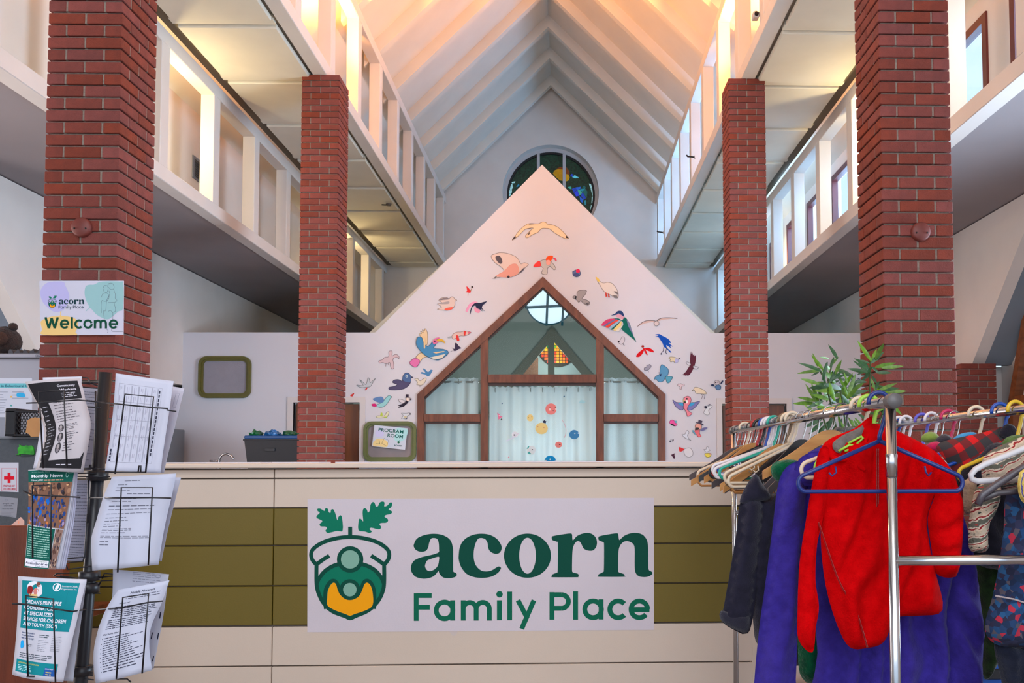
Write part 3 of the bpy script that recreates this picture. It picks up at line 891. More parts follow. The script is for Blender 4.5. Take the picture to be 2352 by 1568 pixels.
def logo(pr, w=26):
    pr.poly(GM, crom([(275, 250), (272, 170), (262, 150), (248, 160), (240, 182), (228, 140), (215, 112), (200, 114), (196, 134), (184, 128), (178, 108), (163, 105), (156, 122), (132, 108), (112, 108), (112, 122), (126, 134), (108, 152), (107, 168), (140, 184), (138, 196), (125, 207), (132, 222), (164, 224), (172, 236), (163, 250), (176, 265), (205, 260), (240, 252)], 3))
    pr.poly(GM, crom([(378, 247), (380, 182), (390, 172), (402, 182), (409, 188), (405, 140), (408, 112), (420, 104), (433, 114), (440, 132), (452, 118), (455, 85), (468, 65), (482, 68), (492, 92), (505, 90), (515, 68), (535, 60), (548, 68), (546, 92), (566, 86), (585, 66), (597, 72), (592, 96), (574, 112), (596, 125), (588, 142), (558, 148), (548, 160), (568, 174), (570, 188), (556, 199), (530, 200), (514, 207), (526, 226), (518, 240), (498, 240), (462, 231), (450, 240), (465, 256), (448, 265), (420, 256)], 3))
    pr.poly(GM, crom([(118, 620), (122, 570), (165, 512), (240, 474), (324, 466), (410, 474), (485, 512), (527, 570), (532, 620), (500, 700), (430, 768), (324, 810), (220, 768), (150, 700)], 4))
    pr.up()
    D = lambda pts, ww=w, cl=False: pr.line(GD, pts, ww, cl)
    D([(324, 225), (324, 292)])
    D(crom([(108, 474), (78, 440), (70, 400), (88, 365), (150, 325), (240, 299), (324, 292), (410, 299), (500, 325), (560, 365), (578, 400), (570, 440), (542, 474)], 5, False))
    D([(188, 413), (150, 436), (104, 470)]); D([(460, 413), (498, 436), (545, 470)])
    D(crom([(105, 466), (105, 590), (116, 650), (150, 720), (210, 775), (290, 806), (324, 820), (358, 806), (440, 770), (500, 715), (534, 650), (545, 590), (545, 466)], 5, False))
    D(crom([(108, 590), (125, 555), (170, 505), (240, 470), (324, 464), (410, 470), (482, 505), (526, 555), (542, 590)], 4, False))
    D(crom([(165, 760), (160, 690), (166, 630), (190, 588), (216, 575), (238, 592), (252, 628), (275, 668), (324, 692), (372, 668), (396, 628), (412, 588), (434, 575), (460, 592), (480, 640), (482, 700), (480, 760)], 4, False), 24)
    pr.up()
    pr.poly(OR, crom([(176, 735), (175, 690), (180, 640), (200, 600), (218, 588), (232, 600), (245, 640), (266, 675), (324, 702), (380, 678), (405, 630), (418, 598), (435, 588), (455, 605), (470, 650), (470, 735), (420, 770), (350, 793), (324, 804), (295, 793), (220, 765)], 4))
    pr.up()
    pr.poly(GD, circ(324, 437, 86, n=36)); pr.poly(GD, circ(322, 634, 68, n=32)); pr.up()
    pr.poly(GL, circ(324, 437, 60, n=32)); pr.poly(GL, circ(322, 634, 44, n=28))


bann = thing('banner', at(1104, 1296, YC), 'large white banner with green acorn logo and lettering on the counter front', 'banner')
BANM = mat('banner_vinyl', (212, 200, 206), .55, .03, 5, .05, 120)
bq = [(706.5, 1145.5), (1502, 1143), (1502, 1446), (706, 1451.5)]
MB().prism([(at(u, v, YC).x, at(u, v, YC).z) for u, v in bq], YC - .0012, YC - .0002).build('sheet', BANM, bann, recalc=True)
MB().prism([(at(u, v, YC).x, at(u, v, YC).z) for u, v in [(1030, 1448), (1052, 1447), (1048, 1458), (1040, 1460)]], YC - .0008, YC - .0002).build('tape', mat('clear_tape', (206, 190, 182), .3), bann, recalc=True)
pr = Print(); pr.xf = (.3529, 0, 690, 0, .3529, 1130)
acorn_word(pr, GD); family_place(pr, GF); logo(pr)
pr.build('lettering', plane_map(YC, .0012), bann, .00025)

# ---- welcome sign on the left pillar
YS = YP1 - .012
wel = thing('welcome_sign', at(188, 708, YS), 'white welcome sign board fixed to the left brick pillar', 'sign')
SIGNM = mat('sign_board', (206, 206, 224), .5, .02, 5)
sp = [(92, 645), (285, 645), (284, 769), (94, 770)]
MB().prism([(at(u, v, YS).x, at(u, v, YS).z) for u, v in sp], YS - .006, YS).build('board', SIGNM, wel, recalc=True)
pr = Print(); zs = 320 / 1673; Q = lambda a: [(x * zs, 560 + y * zs) for x, y in a]
pr.poly((172, 168, 212), crom(Q([(485, 600), (500, 530), (560, 470), (640, 452), (760, 455), (782, 500), (825, 590), (830, 660), (790, 760), (720, 810), (640, 810), (570, 760), (510, 690)]), 4))
pr.poly((138, 178, 182), crom(Q([(1017, 560), (1030, 510), (1070, 490), (1130, 488), (1200, 455), (1320, 448), (1440, 452), (1483, 480), (1478, 770), (1420, 810), (1340, 880), (1290, 905), (1230, 890), (1150, 840), (1085, 770), (1040, 805), (1035, 795), (1070, 755), (1035, 680), (1018, 610)]), 3))
pr.poly((220, 186, 120), crom(Q([(490, 960), (500, 920), (600, 875), (715, 862), (722, 815), (738, 815), (738, 862), (830, 872), (920, 910), (935, 990), (905, 1060), (905, 1092), (512, 1092), (505, 1030)]), 3))
pr.up()
pr.xf = (.0615 * .7, 0, 560 / 1673 * 0 + 107.5, 0, .0615 * .7, 673.5); 
k = (193.6 - 135) / (2290 - 722); pr.xf = (k, 0, 135 - 722 * k, 0, k, 698.5 - 563 * k + .2); acorn_word(pr, (16, 52, 60))
k2 = (192 - 134.5) / (2272 - 738); pr.xf = (k2, 0, 134.5 - 738 * k2, 0, k2, 708.5 - 835 * k2); family_place(pr, (36, 62, 76), 30)
k3 = 20.5 / 540; pr.xf = (k3, 0, 110 - 56 * k3, 0, k3, 707.5 - 832 * k3); logo(pr)
pr.xf = None
lw = 5.2
W1 = lambda pts, w=lw: pr.line((0, 66, 48), pts, w)
wq = lambda a: [(x * zs, 560 + y * zs) for x, y in a]
pr.lay = 8
W1(wq([(548, 880), (588, 1012)])); W1(wq([(588, 1012), (622, 890)])); W1(wq([(622, 890), (658, 1012)])); W1(wq([(658, 1012), (696, 880)]))
ringw = lambda cx, a0=0, a1=360: W1([(x * zs, 560 + y * zs) for x, y in circ(cx, 962, 44, n=24, a0=a0, a1=a1)], 4.8)
ringw(778, 38, 360); W1(wq([(735, 962), (828, 962)]), 4.2)
W1(wq([(864, 878), (864, 1016)])); ringw(950, 45, 315); ringw(1058)
W1(wq([(1142, 915), (1142, 1014)])); 
for cx in (1182, 1246):
    W1([(x * zs, 560 + y * zs) for x, y in circ(cx - 4, 952, 32, n=12, a0=180, a1=360)], 4.6); W1(wq([(cx + 28, 950), (cx + 28, 1014)]), 4.8)
ringw(1364, 38, 360); W1(wq([(1322, 962), (1416, 962)]), 4.2)
th = lambda a, cl=False: pr.line((90, 96, 110), crom(wq(a), 4, cl), .55, lay=7)
th([(1240, 530), (1255, 500), (1290, 505), (1300, 540), (1285, 580), (1255, 575), (1240, 540)]); th([(1295, 500), (1310, 475), (1350, 475), (1370, 510), (1365, 540), (1330, 545), (1305, 520)])
th([(1220, 640), (1235, 600), (1280, 590), (1310, 620), (1300, 670), (1260, 690), (1225, 680), (1215, 740), (1220, 830)]); th([(1365, 545), (1385, 600), (1385, 655), (1405, 675), (1380, 700), (1300, 705)])
th([(1310, 560), (1320, 600), (1300, 640), (1280, 690), (1270, 800), (1245, 805), (1255, 900), (1270, 1010), (1300, 1040), (1290, 1070)]); th([(1300, 810), (1330, 800), (1350, 820), (1390, 800), (1370, 705)]); th([(1355, 820), (1355, 900), (1340, 1020), (1360, 1052), (1480, 1052)])
pr.build('lettering', plane_map(YS, .0062), wel, .0002)

# =================================================================== partition: trays, sign, birds
TRAYG = mat('tray_green', (96, 90, 30), .5, .1, 20)
TRAYP = mat('tray_grey', (150, 146, 156), .7, .1, 6, .2, 90)
def rrect(x0, z0, x1, z1, r, n=6):
    o = []
    for cx, cz, a in ((x1 - r, z1 - r, 0), (x0 + r, z1 - r, 90), (x0 + r, z0 + r, 180), (x1 - r, z0 + r, 270)):
        o += circ(cx, cz, r, n=n, a0=a, a1=a + 90)
    return o
def tray(label, u0, v0, u1, v1, grn, pan):
    a, b = at(u0, v1, YG), at(u1, v0, YG)
    t = thing('framed_board', ((a.x + b.x) / 2, YG, a.z), label, 'board', 'green framed boards on the partition')
    w1 = .062
    MB().prism(rrect(a.x, a.z, b.x, b.z, .11), YG - .045, YG - .001, holes=[rrect(a.x + w1 * .6, a.z + w1 * .6, b.x - w1 * .6, b.z - w1 * .6, .08)]).build('frame', grn, t, recalc=True)
    MB().prism(rrect(a.x + w1 * .5, a.z + w1 * .5, b.x - w1 * .5, b.z - w1 * .5, .085), YG - .03, YG - .001, holes=[rrect(a.x + w1, a.z + w1, b.x - w1, b.z - w1, .06)]).build('inner_rim', grn, t, recalc=True)
    MB().prism(rrect(a.x + w1 * .9, a.z + w1 * .9, b.x - w1 * .9, b.z - w1 * .9, .06), YG - .014, YG - .001).build('panel', pan, t, recalc=True)
    return t
tray('olive framed blank grey board on the partition left of the far pillar', 457, 818.5, 578.5, 914, TRAYG, TRAYP)
tray('green framed board on the partition holding the program room sign', 835.5, 967.5, 957, 1060, mat('tray_green_light', (104, 112, 62), .5, .1, 20), mat('tray_grey_brown', (142, 132, 134), .7, .1, 6, .2, 90))
ps = thing('program_room_sign', at(895, 1005, YG - .02), 'white program room sign leaning in the green framed board', 'sign')
YPS = YG - .046
Q3 = lambda a: [(800 + x * .14664, 840 + y * .14664) for x, y in a]
MB().prism([(at(u, v, YPS).x, at(u, v, YPS).z) for u, v in Q3([(408, 925), (928, 977), (890, 1315), (372, 1257)])], YPS - .003, YPS).build('card', mat('sign_card', (206, 214, 228), .6), ps, recalc=True)
pr = Print(); pr.xf = (.14664, 0, 800, 0, .14664, 840)
rot = lambda a: a
pr.poly((190, 190, 222), crom([(420, 1060), (440, 1010), (520, 1010), (560, 1060), (530, 1110), (450, 1110)], 3)); pr.poly((164, 208, 210), crom([(760, 975), (925, 990), (905, 1120), (850, 1170), (780, 1190), (720, 1150), (740, 1060)], 3))
pr.poly((222, 200, 140), crom([(395, 1190), (460, 1140), (560, 1150), (620, 1200), (600, 1270), (480, 1262), (390, 1250)], 3)); pr.up()
ang = math.atan2(52, 520)
def stx(txt, x, y, h, wd, col):
    T, a, b = text_polys(txt, .018)
    sx = wd / (b - a); sy_ = h / .70
    for t in T:
        P = []
        for p in t:
            dx, dy = (p[0] - a) * sx, -p[1] * sy_
            P.append((x + dx * math.cos(ang) - dy * math.sin(ang), y + dx * math.sin(ang) + dy * math.cos(ang)))
        pr.poly(col, P)
stx('PROGRAM', 472, 1022, 52, 390, (10, 84, 76)); stx('ROOM', 612, 1110, 52, 242, (10, 84, 76)); stx('acorn', 716, 1252, 30, 126, (30, 80, 84))
pr.line((40, 40, 46), [(480, 1155), (495, 1225)], 5); pr.line((40, 40, 46), [(525, 1215), (560, 1135), (635, 1165), (600, 1255), (525, 1215)], 4)
pr.line((40, 40, 46), [(430, 1215), (490, 1222)], 3)
pr.poly((20, 90, 60), circ(787, 1197, 18)); pr.poly((20, 90, 60), [(775, 1165), (780, 1160), (784, 1175)]); pr.poly((20, 90, 60), [(800, 1160), (806, 1166), (792, 1176)])
pr.build('lettering', plane_map(YPS, .0031), ps, .0004)
wsn = thing('wall_sign', at(1950, 880, YG), 'white sign with dark capitals on the partition half hidden by the plant leaves', 'sign')
MB().prism([gp(*q) for q in ((1913, 858), (1984, 858), (1984, 908), (1913, 908))], YG - .006, YG - .001).build('card', MATS['sign_card'], wsn, recalc=True)
pr = Print(); put_text(pr, (40, 60, 84), 'WRAPAROUND', 1926, 873.5, 6, 56, .02); put_text(pr, (40, 60, 84), 'AND', 1926, 881.5, 5.5, 17, .02); put_text(pr, (40, 60, 84), 'WELLNESS', 1926, 890, 6, 39, .02)
pr.poly((150, 200, 196), [(1975, 862), (1984, 860), (1984, 868)])
pr.build('lettering', plane_map(YG, .006), wsn, .0005)

# ---- the birds, drawn and cut out, one by one
ZK = {1: (1150, 480, .15304), 2: (800, 640, .14029), 3: (800, 840, .14664), 4: (1360, 680, .12758), 5: (1440, 780, .10204), 6: (1500, 880, .12121), 0: (0, 0, 1)}
E_ = lambda cx, cy, rx, ry=None: circ(cx, cy, rx, ry, n=16)
INKD = (60, 50, 56)
BIRDS = [
 ('large pale gull with spread wings at the top of the painted gable', 1, [
  ((224, 196, 162), [(170, 468), (215, 405), (290, 310), (370, 245), (430, 218), (560, 222), (600, 205), (640, 192), (690, 208), (700, 228), (780, 238), (860, 275), (930, 335), (985, 395), (1020, 442), (960, 440), (880, 400), (800, 350), (740, 300), (680, 290), (610, 295), (560, 350), (480, 385), (400, 432), (370, 410), (410, 360), (450, 320), (490, 285), (420, 290), (360, 310), (300, 370), (240, 425)], 1),
  ((46, 36, 44), [(170, 468), (215, 405), (235, 420)], 0), ((46, 36, 44), [(1020, 442), (985, 400), (975, 430)], 0), ((70, 56, 56), [(370, 300), (490, 283), (440, 296)], 0), ((70, 56, 56), [(400, 395), (452, 322), (430, 380)], 0), ((70, 56, 56), [(415, 235), (450, 218), (540, 220), (480, 228)], 0)]),
 ('big bird with pink belly and pale spread wing left of the gable top', 0, [
  ((206, 186, 176), [(1128, 588), (1140, 582), (1152, 580), (1170, 583), (1188, 592), (1196, 606), (1204, 603), (1214, 607), (1206, 615), (1196, 626), (1175, 636), (1150, 636), (1134, 640), (1145, 630), (1158, 622), (1150, 612), (1136, 602)], 1),
  ((206, 146, 132), [(1140, 633), (1158, 622), (1172, 608), (1186, 606), (1192, 618), (1188, 630), (1170, 637), (1148, 636)], 0), ((84, 76, 84), [(1138, 590), (1148, 588), (1154, 600), (1150, 606), (1142, 600)], 0),
  ((90, 84, 92), [(1190, 628), (1206, 612), (1200, 624)], 0), ((110, 100, 100), [(1131, 640), (1142, 634), (1140, 638)], 0), (INKD, E_(1168, 636, 3), 0)]),
 ('red headed bird with grey body just above the window peak', 1, [
  ((184, 180, 176), [(590, 790), (640, 762), (700, 765), (760, 790), (800, 840), (830, 890), (800, 910), (750, 860), (720, 870), (700, 900), (695, 980), (615, 965), (640, 890), (610, 860)], 1),
  ((220, 62, 60), [(490, 865), (530, 805), (585, 780), (605, 850), (560, 868)], 0), ((230, 78, 28), [(682, 770), (690, 725), (735, 700), (785, 705), (775, 750), (740, 790)], 0), ((214, 70, 90), [(780, 735), (820, 735), (842, 775), (825, 780), (800, 750)], 0), ((222, 156, 144), E_(715, 805, 34, 40), 0)]),
 ('small round blue and pink bird right of the window peak', 1, [
  ((92, 110, 150), E_(1140, 965, 58, 52), 1), ((206, 40, 84), E_(1160, 930, 30, 30), 0), ((66, 78, 124), [(1090, 975), (1140, 960), (1180, 985), (1140, 1015), (1100, 1005)], 0), ((92, 110, 150), [(1068, 942), (1085, 935), (1090, 955)], 0), ((92, 110, 150), [(1190, 985), (1204, 965), (1198, 990)], 0)]),
 ('white goose with yellow bill and red feet', 1, [
  ((208, 198, 188), [(1430, 1020), (1480, 1075), (1540, 1110), (1600, 1098), (1670, 1115), (1730, 1180), (1765, 1270), (1755, 1335), (1700, 1325), (1650, 1285), (1590, 1265), (1530, 1210), (1490, 1140), (1455, 1085)], 1),
  ((216, 184, 90), [(1424, 1015), (1470, 1045), (1488, 1080), (1460, 1090), (1440, 1060)], 0), ((186, 52, 40), [(1570, 1250), (1585, 1250), (1600, 1310), (1575, 1320)], 0), ((186, 52, 40), [(1610, 1270), (1622, 1270), (1640, 1325), (1615, 1325)], 0), ((120, 112, 110), [(1700, 1230), (1750, 1240), (1765, 1290), (1720, 1260)], 0), ((120, 112, 110), [(1680, 1290), (1750, 1300), (1755, 1335), (1700, 1325)], 0)]),
 ('small grey speckled owl like bird with raised wing', 1, [
  ((150, 146, 148), [(1080, 1325), (1110, 1300), (1145, 1310), (1145, 1255), (1180, 1222), (1285, 1218), (1270, 1280), (1220, 1345), (1280, 1360), (1335, 1400), (1310, 1445), (1240, 1410), (1200, 1375), (1170, 1400), (1140, 1360)], 1),
  ((50, 50, 56), [(1115, 1305), (1140, 1312), (1130, 1360), (1110, 1350)], 0), ((96, 92, 96), [(1270, 1410), (1335, 1400), (1305, 1445)], 0)]),
 ('tiny red flying bird with dark head high on the left slope', 2, [
  ((206, 44, 44), [(1935, 122), (1980, 165), (2005, 200), (1995, 228), (1920, 215), (1945, 195)], 0), ((50, 46, 46), E_(2028, 135, 16, 18), 0), ((170, 130, 110), [(2000, 195), (2020, 150), (2030, 155), (2008, 205)], 0), ((190, 160, 150), [(1965, 232), (1972, 232), (1962, 285), (1955, 280)], 0), ((206, 44, 44), [(2040, 145), (2062, 145), (2042, 152)], 0)]),
 ('pale dove with grey wing and red belly on the left slope', 2, [
  ((206, 186, 176), [(1480, 355), (1530, 315), (1600, 305), (1650, 325), (1680, 300), (1720, 298), (1745, 335), (1780, 350), (1745, 370), (1745, 430), (1715, 480), (1640, 515), (1560, 515), (1455, 500), (1530, 465), (1460, 410), (1540, 395)], 1),
  ((120, 112, 116), [(1490, 352), (1560, 315), (1640, 318), (1655, 335), (1560, 345)], 0), ((160, 150, 150), [(1470, 405), (1560, 385), (1650, 370), (1645, 405), (1560, 412)], 0), ((222, 92, 74), [(1575, 505), (1620, 478), (1720, 468), (1690, 505), (1620, 520)], 0)]),
 ('navy and pink bird diving on the left slope', 2, [
  ((214, 146, 176), [(1920, 525), (1960, 440), (2010, 390), (2070, 372), (2120, 385), (2060, 420), (1990, 470), (1950, 545)], 0), ((216, 140, 164), [(2060, 470), (2120, 480), (2160, 520), (2140, 560), (2080, 540)], 0),
  ((36, 38, 66), [(1990, 578), (2010, 480), (2050, 415), (2100, 395), (2160, 395), (2215, 380), (2270, 370), (2230, 410), (2200, 440), (2190, 480), (2235, 530), (2170, 490), (2200, 535), (2150, 500), (2100, 480), (2080, 440), (2030, 470), (2000, 575)], 0)]),
 ('large blue hornbill with yellow beak and pink tail on the left slope', 2, [
  ((214, 188, 150), [(1255, 815), (1290, 860), (1300, 940), (1290, 1080), (1200, 1130), (1140, 1080), (1120, 960), (1180, 950), (1160, 905), (1200, 900), (1180, 860), (1230, 880), (1210, 835), (1250, 850)], 1),
  ((214, 188, 150), [(1190, 1210), (1300, 1260), (1220, 1300), (1165, 1360), (1100, 1305)], 1), ((206, 108, 160), [(1010, 1365), (1095, 1300), (1175, 1350), (1115, 1445), (1040, 1420)], 1),
  ((66, 128, 172), [(1120, 1000), (1150, 955), (1210, 970), (1240, 1060), (1300, 1110), (1340, 1080), (1390, 1035), (1430, 1080), (1400, 1140), (1560, 1155), (1640, 1200), (1600, 1260), (1480, 1330), (1380, 1310), (1290, 1270), (1220, 1220), (1150, 1140), (1115, 1070)], 1),
  ((214, 186, 140), [(1215, 960), (1255, 950), (1262, 1120), (1240, 1140), (1235, 1040)], 0), ((214, 186, 140), [(1390, 1210), (1560, 1185), (1590, 1195), (1440, 1225)], 0), ((200, 196, 180), [(1340, 1290), (1600, 1230), (1540, 1300), (1420, 1325)], 0),
  ((206, 104, 146), [(1385, 1030), (1420, 980), (1480, 962), (1500, 975), (1440, 1000), (1480, 1030), (1410, 1078)], 0), ((206, 160, 50), [(1445, 1015), (1500, 985), (1560, 1005), (1595, 1068), (1540, 1030), (1480, 1030)], 0), (INKD, E_(1420, 1025, 12), 0)]),
 ('patterned pale pink bird with crossed wings left of the hornbill', 2, [
  ((196, 172, 176), [(500, 1345), (560, 1325), (600, 1285), (665, 1272), (665, 1195), (695, 1180), (720, 1190), (718, 1262), (780, 1235), (830, 1270), (828, 1310), (800, 1285), (735, 1310), (745, 1400), (748, 1465), (710, 1475), (690, 1420), (680, 1370), (620, 1390), (560, 1370), (515, 1380)], 1), ((150, 130, 136), [(615, 1395), (622, 1395), (618, 1435), (610, 1435)], 0), ((150, 130, 136), [(655, 1370), (662, 1370), (660, 1415), (652, 1415)], 0)]),
 ('small fish shaped bird with red stripes beside the window slope', 2, [
  ((206, 176, 168), [(1700, 925), (1770, 875), (1850, 870), (1900, 855), (2010, 875), (1960, 915), (1900, 935), (1830, 935), (1760, 975), (1710, 985)], 1), ((206, 52, 48), [(1890, 855), (1930, 858), (1915, 930), (1890, 930)], 0), ((206, 52, 48), [(1770, 925), (1800, 935), (1820, 1010), (1790, 1020), (1770, 985)], 0), ((150, 156, 160), [(1622, 955), (1690, 940), (1700, 965), (1640, 975)], 0), ((196, 90, 120), [(1960, 870), (2012, 872), (1965, 905)], 0)]),
 ('small dark violet swallow under the striped bird', 2, [((52, 46, 70), [(1675, 1190), (1730, 1170), (1690, 1125), (1740, 1145), (1745, 1060), (1775, 1055), (1820, 1110), (1855, 1135), (1810, 1150), (1760, 1180), (1700, 1180)], 0)]),
 ('small blue cut out bird right of the big indigo bird', 3, [((74, 124, 166), [(1140, 120), (1150, 95), (1210, 110), (1165, 45), (1200, 50), (1250, 95), (1290, 60), (1322, 68), (1310, 95), (1275, 150), (1240, 162), (1205, 135)], 0)]),
 ('large indigo watercolour bird with round eye', 3, [
  ((78, 74, 104), [(640, 335), (720, 320), (765, 290), (695, 260), (720, 222), (790, 215), (845, 240), (850, 200), (860, 150), (900, 112), (950, 118), (985, 165), (1018, 180), (982, 195), (975, 260), (940, 310), (880, 355), (780, 375), (650, 373)], 1),
  ((74, 100, 142), [(850, 210), (862, 150), (900, 115), (950, 122), (980, 165), (975, 250), (900, 250)], 0), ((176, 196, 206), E_(916, 163, 20), 0), (INKD, E_(916, 163, 9), 0)]),
 ('pale cream chick with yellow wings beside the indigo bird', 3, [((206, 196, 176), [(1040, 205), (1090, 200), (1125, 235), (1190, 195), (1222, 195), (1200, 260), (1160, 298), (1110, 300), (1070, 290), (1085, 255)], 1), ((150, 140, 136), [(1118, 298), (1123, 298), (1124, 330), (1118, 330)], 0), ((150, 140, 136), [(1133, 298), (1138, 298), (1140, 330), (1134, 330)], 0)]),
 ('pale grey swallow with red tag left of the indigo bird', 3, [((182, 186, 190), [(130, 300), (180, 305), (235, 305), (180, 215), (230, 255), (280, 290), (310, 185), (335, 220), (345, 265), (425, 195), (385, 260), (350, 320), (290, 335), (200, 340)], 1), ((196, 48, 44), [(258, 380), (285, 340), (308, 340), (280, 382)], 0)]),
 ('tiny red bird near the far left pillar', 3, [((196, 56, 50), [(30, 470), (60, 440), (95, 428), (75, 465), (65, 480)], 0)]),
 ('turquoise bird with blue wings and magenta tail over the program room board', 3, [
  ((140, 194, 196), [(440, 610), (520, 580), (560, 540), (600, 490), (640, 465), (680, 485), (660, 510), (630, 560), (580, 620), (520, 650), (460, 640)], 1), ((90, 124, 170), [(385, 515), (520, 480), (560, 550), (510, 580), (440, 560)], 0), ((200, 40, 110), [(368, 600), (420, 590), (450, 620), (420, 640), (380, 630)], 0), (INKD, [(660, 485), (690, 480), (668, 500)], 0)]),
 ('black and white penguin like bird wearing a top hat', 3, [
  ((40, 36, 50), [(775, 618), (830, 600), (890, 570), (900, 530), (925, 540), (940, 570), (900, 610), (860, 640), (780, 655), (805, 630)], 0), ((206, 198, 200), [(790, 525), (850, 530), (890, 555), (860, 585), (810, 565)], 1), ((220, 200, 190), E_(940, 520, 34, 34), 1), ((46, 36, 54), [(908, 445), (948, 447), (945, 490), (905, 490)], 0), ((46, 36, 54), [(895, 488), (958, 490), (956, 498), (895, 496)], 0), ((60, 50, 56), [(960, 510), (998, 515), (985, 535), (962, 530)], 0)]),
 ('small lime green and cream bird above the program room board', 3, [((206, 202, 172), [(435, 795), (480, 780), (560, 785), (600, 730), (640, 720), (615, 790), (560, 810), (470, 815)], 1), ((176, 196, 70), [(500, 780), (515, 725), (535, 740), (540, 780)], 0), ((176, 196, 70), [(560, 795), (615, 795), (595, 815)], 0)]),
 ('small white and grey sketched bird above the program room board', 3, [((200, 202, 206), [(830, 742), (900, 745), (960, 735), (985, 760), (930, 780), (910, 830), (850, 815), (830, 825), (860, 775)], 1), ((200, 182, 140), E_(895, 800, 22, 12), 0), ((70, 66, 84), E_(965, 752, 14, 9), 0), ((70, 66, 84), E_(912, 826, 12, 7), 0)]),
 ('large kingfisher like bird with green back and striped rainbow wing', 4, [
  ((200, 150, 168), [(430, 340), (500, 325), (580, 370), (570, 415), (500, 400), (440, 375)], 0), ((34, 60, 106), [(340, 347), (415, 312), (450, 275), (500, 262), (550, 285), (580, 370), (520, 335), (470, 310), (440, 335)], 0),
  ((6, 96, 84), [(350, 405), (470, 400), (540, 430), (585, 380), (640, 430), (690, 530), (730, 680), (795, 820), (740, 770), (640, 690), (520, 580), (560, 510), (540, 450), (470, 430), (380, 415)], 0),
  ((110, 116, 150), [(620, 420), (660, 470), (700, 580), (745, 690), (725, 680), (660, 560), (640, 500)], 0), ((196, 62, 104), [(165, 525), (200, 470), (270, 420), (350, 405), (420, 415), (330, 450), (210, 530)], 0), ((104, 108, 150), [(210, 530), (340, 450), (430, 415), (450, 425), (300, 500), (235, 545)], 0),
  ((220, 70, 52), [(240, 550), (330, 490), (440, 430), (470, 450), (370, 500), (290, 570)], 0), ((140, 170, 192), [(300, 572), (400, 490), (480, 440), (505, 452), (350, 590)], 0), ((6, 96, 84), [(345, 590), (430, 520), (520, 450), (480, 490), (370, 600)], 0),
  ((220, 196, 124), [(380, 605), (480, 500), (520, 455), (530, 480), (510, 560), (440, 620)], 0), ((208, 200, 186), [(430, 620), (520, 540), (560, 515), (500, 610), (470, 635)], 0)]),
 ('thin brown soaring bird drawn with two long curved wings', 4, [
  ((196, 168, 158), [(810, 550), (880, 490), (960, 450), (1060, 438), (1150, 455), (1220, 410), (1300, 390), (1400, 390), (1535, 402), (1400, 410), (1250, 430), (1170, 460), (1050, 470), (920, 500)], 0),
  ((56, 44, 44), stroke(crom([(815, 548), (900, 475), (980, 442), (1060, 436), (1140, 446)], 3, False), 8), 2), ((56, 44, 44), stroke(crom([(1160, 448), (1200, 415), (1270, 392), (1400, 388), (1533, 402)], 3, False), 8), 2), ((200, 184, 180), E_(1160, 492, 44, 44), 1)]),
 ('tiny chickadee beside the window slope under the rainbow wing', 4, [((196, 190, 196), [(470, 815), (500, 800), (530, 745), (560, 730), (588, 760), (575, 830), (530, 865), (490, 850)], 1), ((40, 36, 44), E_(478, 815, 18, 14), 0), ((40, 36, 44), [(550, 858), (558, 852), (585, 888), (578, 890)], 0)]),
 ('plain red bird with two leaf shaped wings', 4, [((200, 12, 20), [(790, 1085), (830, 1020), (900, 965), (920, 945), (935, 960), (920, 1010), (880, 1070), (835, 1095)], 0), ((200, 12, 20), [(950, 940), (1020, 930), (1080, 960), (1118, 1008), (1050, 1000), (970, 965)], 0), ((200, 12, 20), [(915, 930), (945, 940), (980, 1000), (998, 1060), (975, 1050), (930, 970)], 0), ((150, 44, 36), E_(912, 905, 25, 22), 0)]),
 ('bright blue crow standing with open beak', 4, [((10, 72, 164), [(1140, 690), (1210, 682), (1270, 715), (1340, 750), (1390, 790), (1420, 845), (1380, 840), (1455, 910), (1400, 890), (1425, 940), (1340, 880), (1350, 930), (1428, 1005), (1400, 1010), (1340, 945), (1290, 910), (1270, 850), (1230, 790), (1190, 735), (1130, 730), (1185, 715), (1190, 700), (1140, 700)], 0),
  ((30, 30, 66), stroke([(1288, 915), (1282, 985), (1230, 1042)], 9), 2), ((30, 30, 66), stroke([(1338, 930), (1326, 1010), (1342, 1045)], 9), 2), ((30, 30, 66), [(1222, 1035), (1268, 1042), (1240, 1052)], 0)]),
 ('small yellow and lilac bird with dark tail right of the crow', 4, [((206, 192, 160), [(1378, 1115), (1410, 1092), (1490, 1100), (1540, 1135), (1545, 1180), (1500, 1200), (1460, 1170), (1420, 1185), (1400, 1160), (1415, 1135)], 1), ((172, 168, 204), [(1500, 1120), (1545, 1140), (1550, 1180), (1500, 1200), (1490, 1160)], 0), ((60, 60, 76), [(1540, 1132), (1592, 1105), (1575, 1130), (1548, 1142)], 0)]),
 ('maroon eagle with long fringed wings near the far right pillar', 5, [
  ((84, 34, 50), [(1440, 260), (1452, 320), (1470, 285), (1488, 345), (1510, 325), (1522, 375), (1540, 345), (1558, 420), (1535, 540), (1500, 640), (1440, 750), (1385, 805), (1340, 800), (1295, 815), (1315, 790), (1265, 800), (1285, 775), (1228, 800), (1300, 745), (1370, 650), (1415, 560), (1420, 420)], 0), ((200, 198, 204), [(1325, 520), (1355, 500), (1420, 530), (1430, 570), (1395, 575), (1345, 545)], 1), ((192, 190, 200), [(1495, 590), (1560, 605), (1608, 620), (1570, 660), (1500, 640)], 1)]),
 ('small grey cloud like bird beside the window slope', 5, [((146, 142, 156), [(385, 660), (400, 625), (440, 620), (445, 575), (480, 570), (515, 555), (545, 590), (530, 625), (490, 670), (440, 690), (400, 690)], 1), ((90, 86, 100), E_(482, 722, 8, 10), 0)]),
 ('teal blue bird with feathered fan wings beside the window corner', 5, [
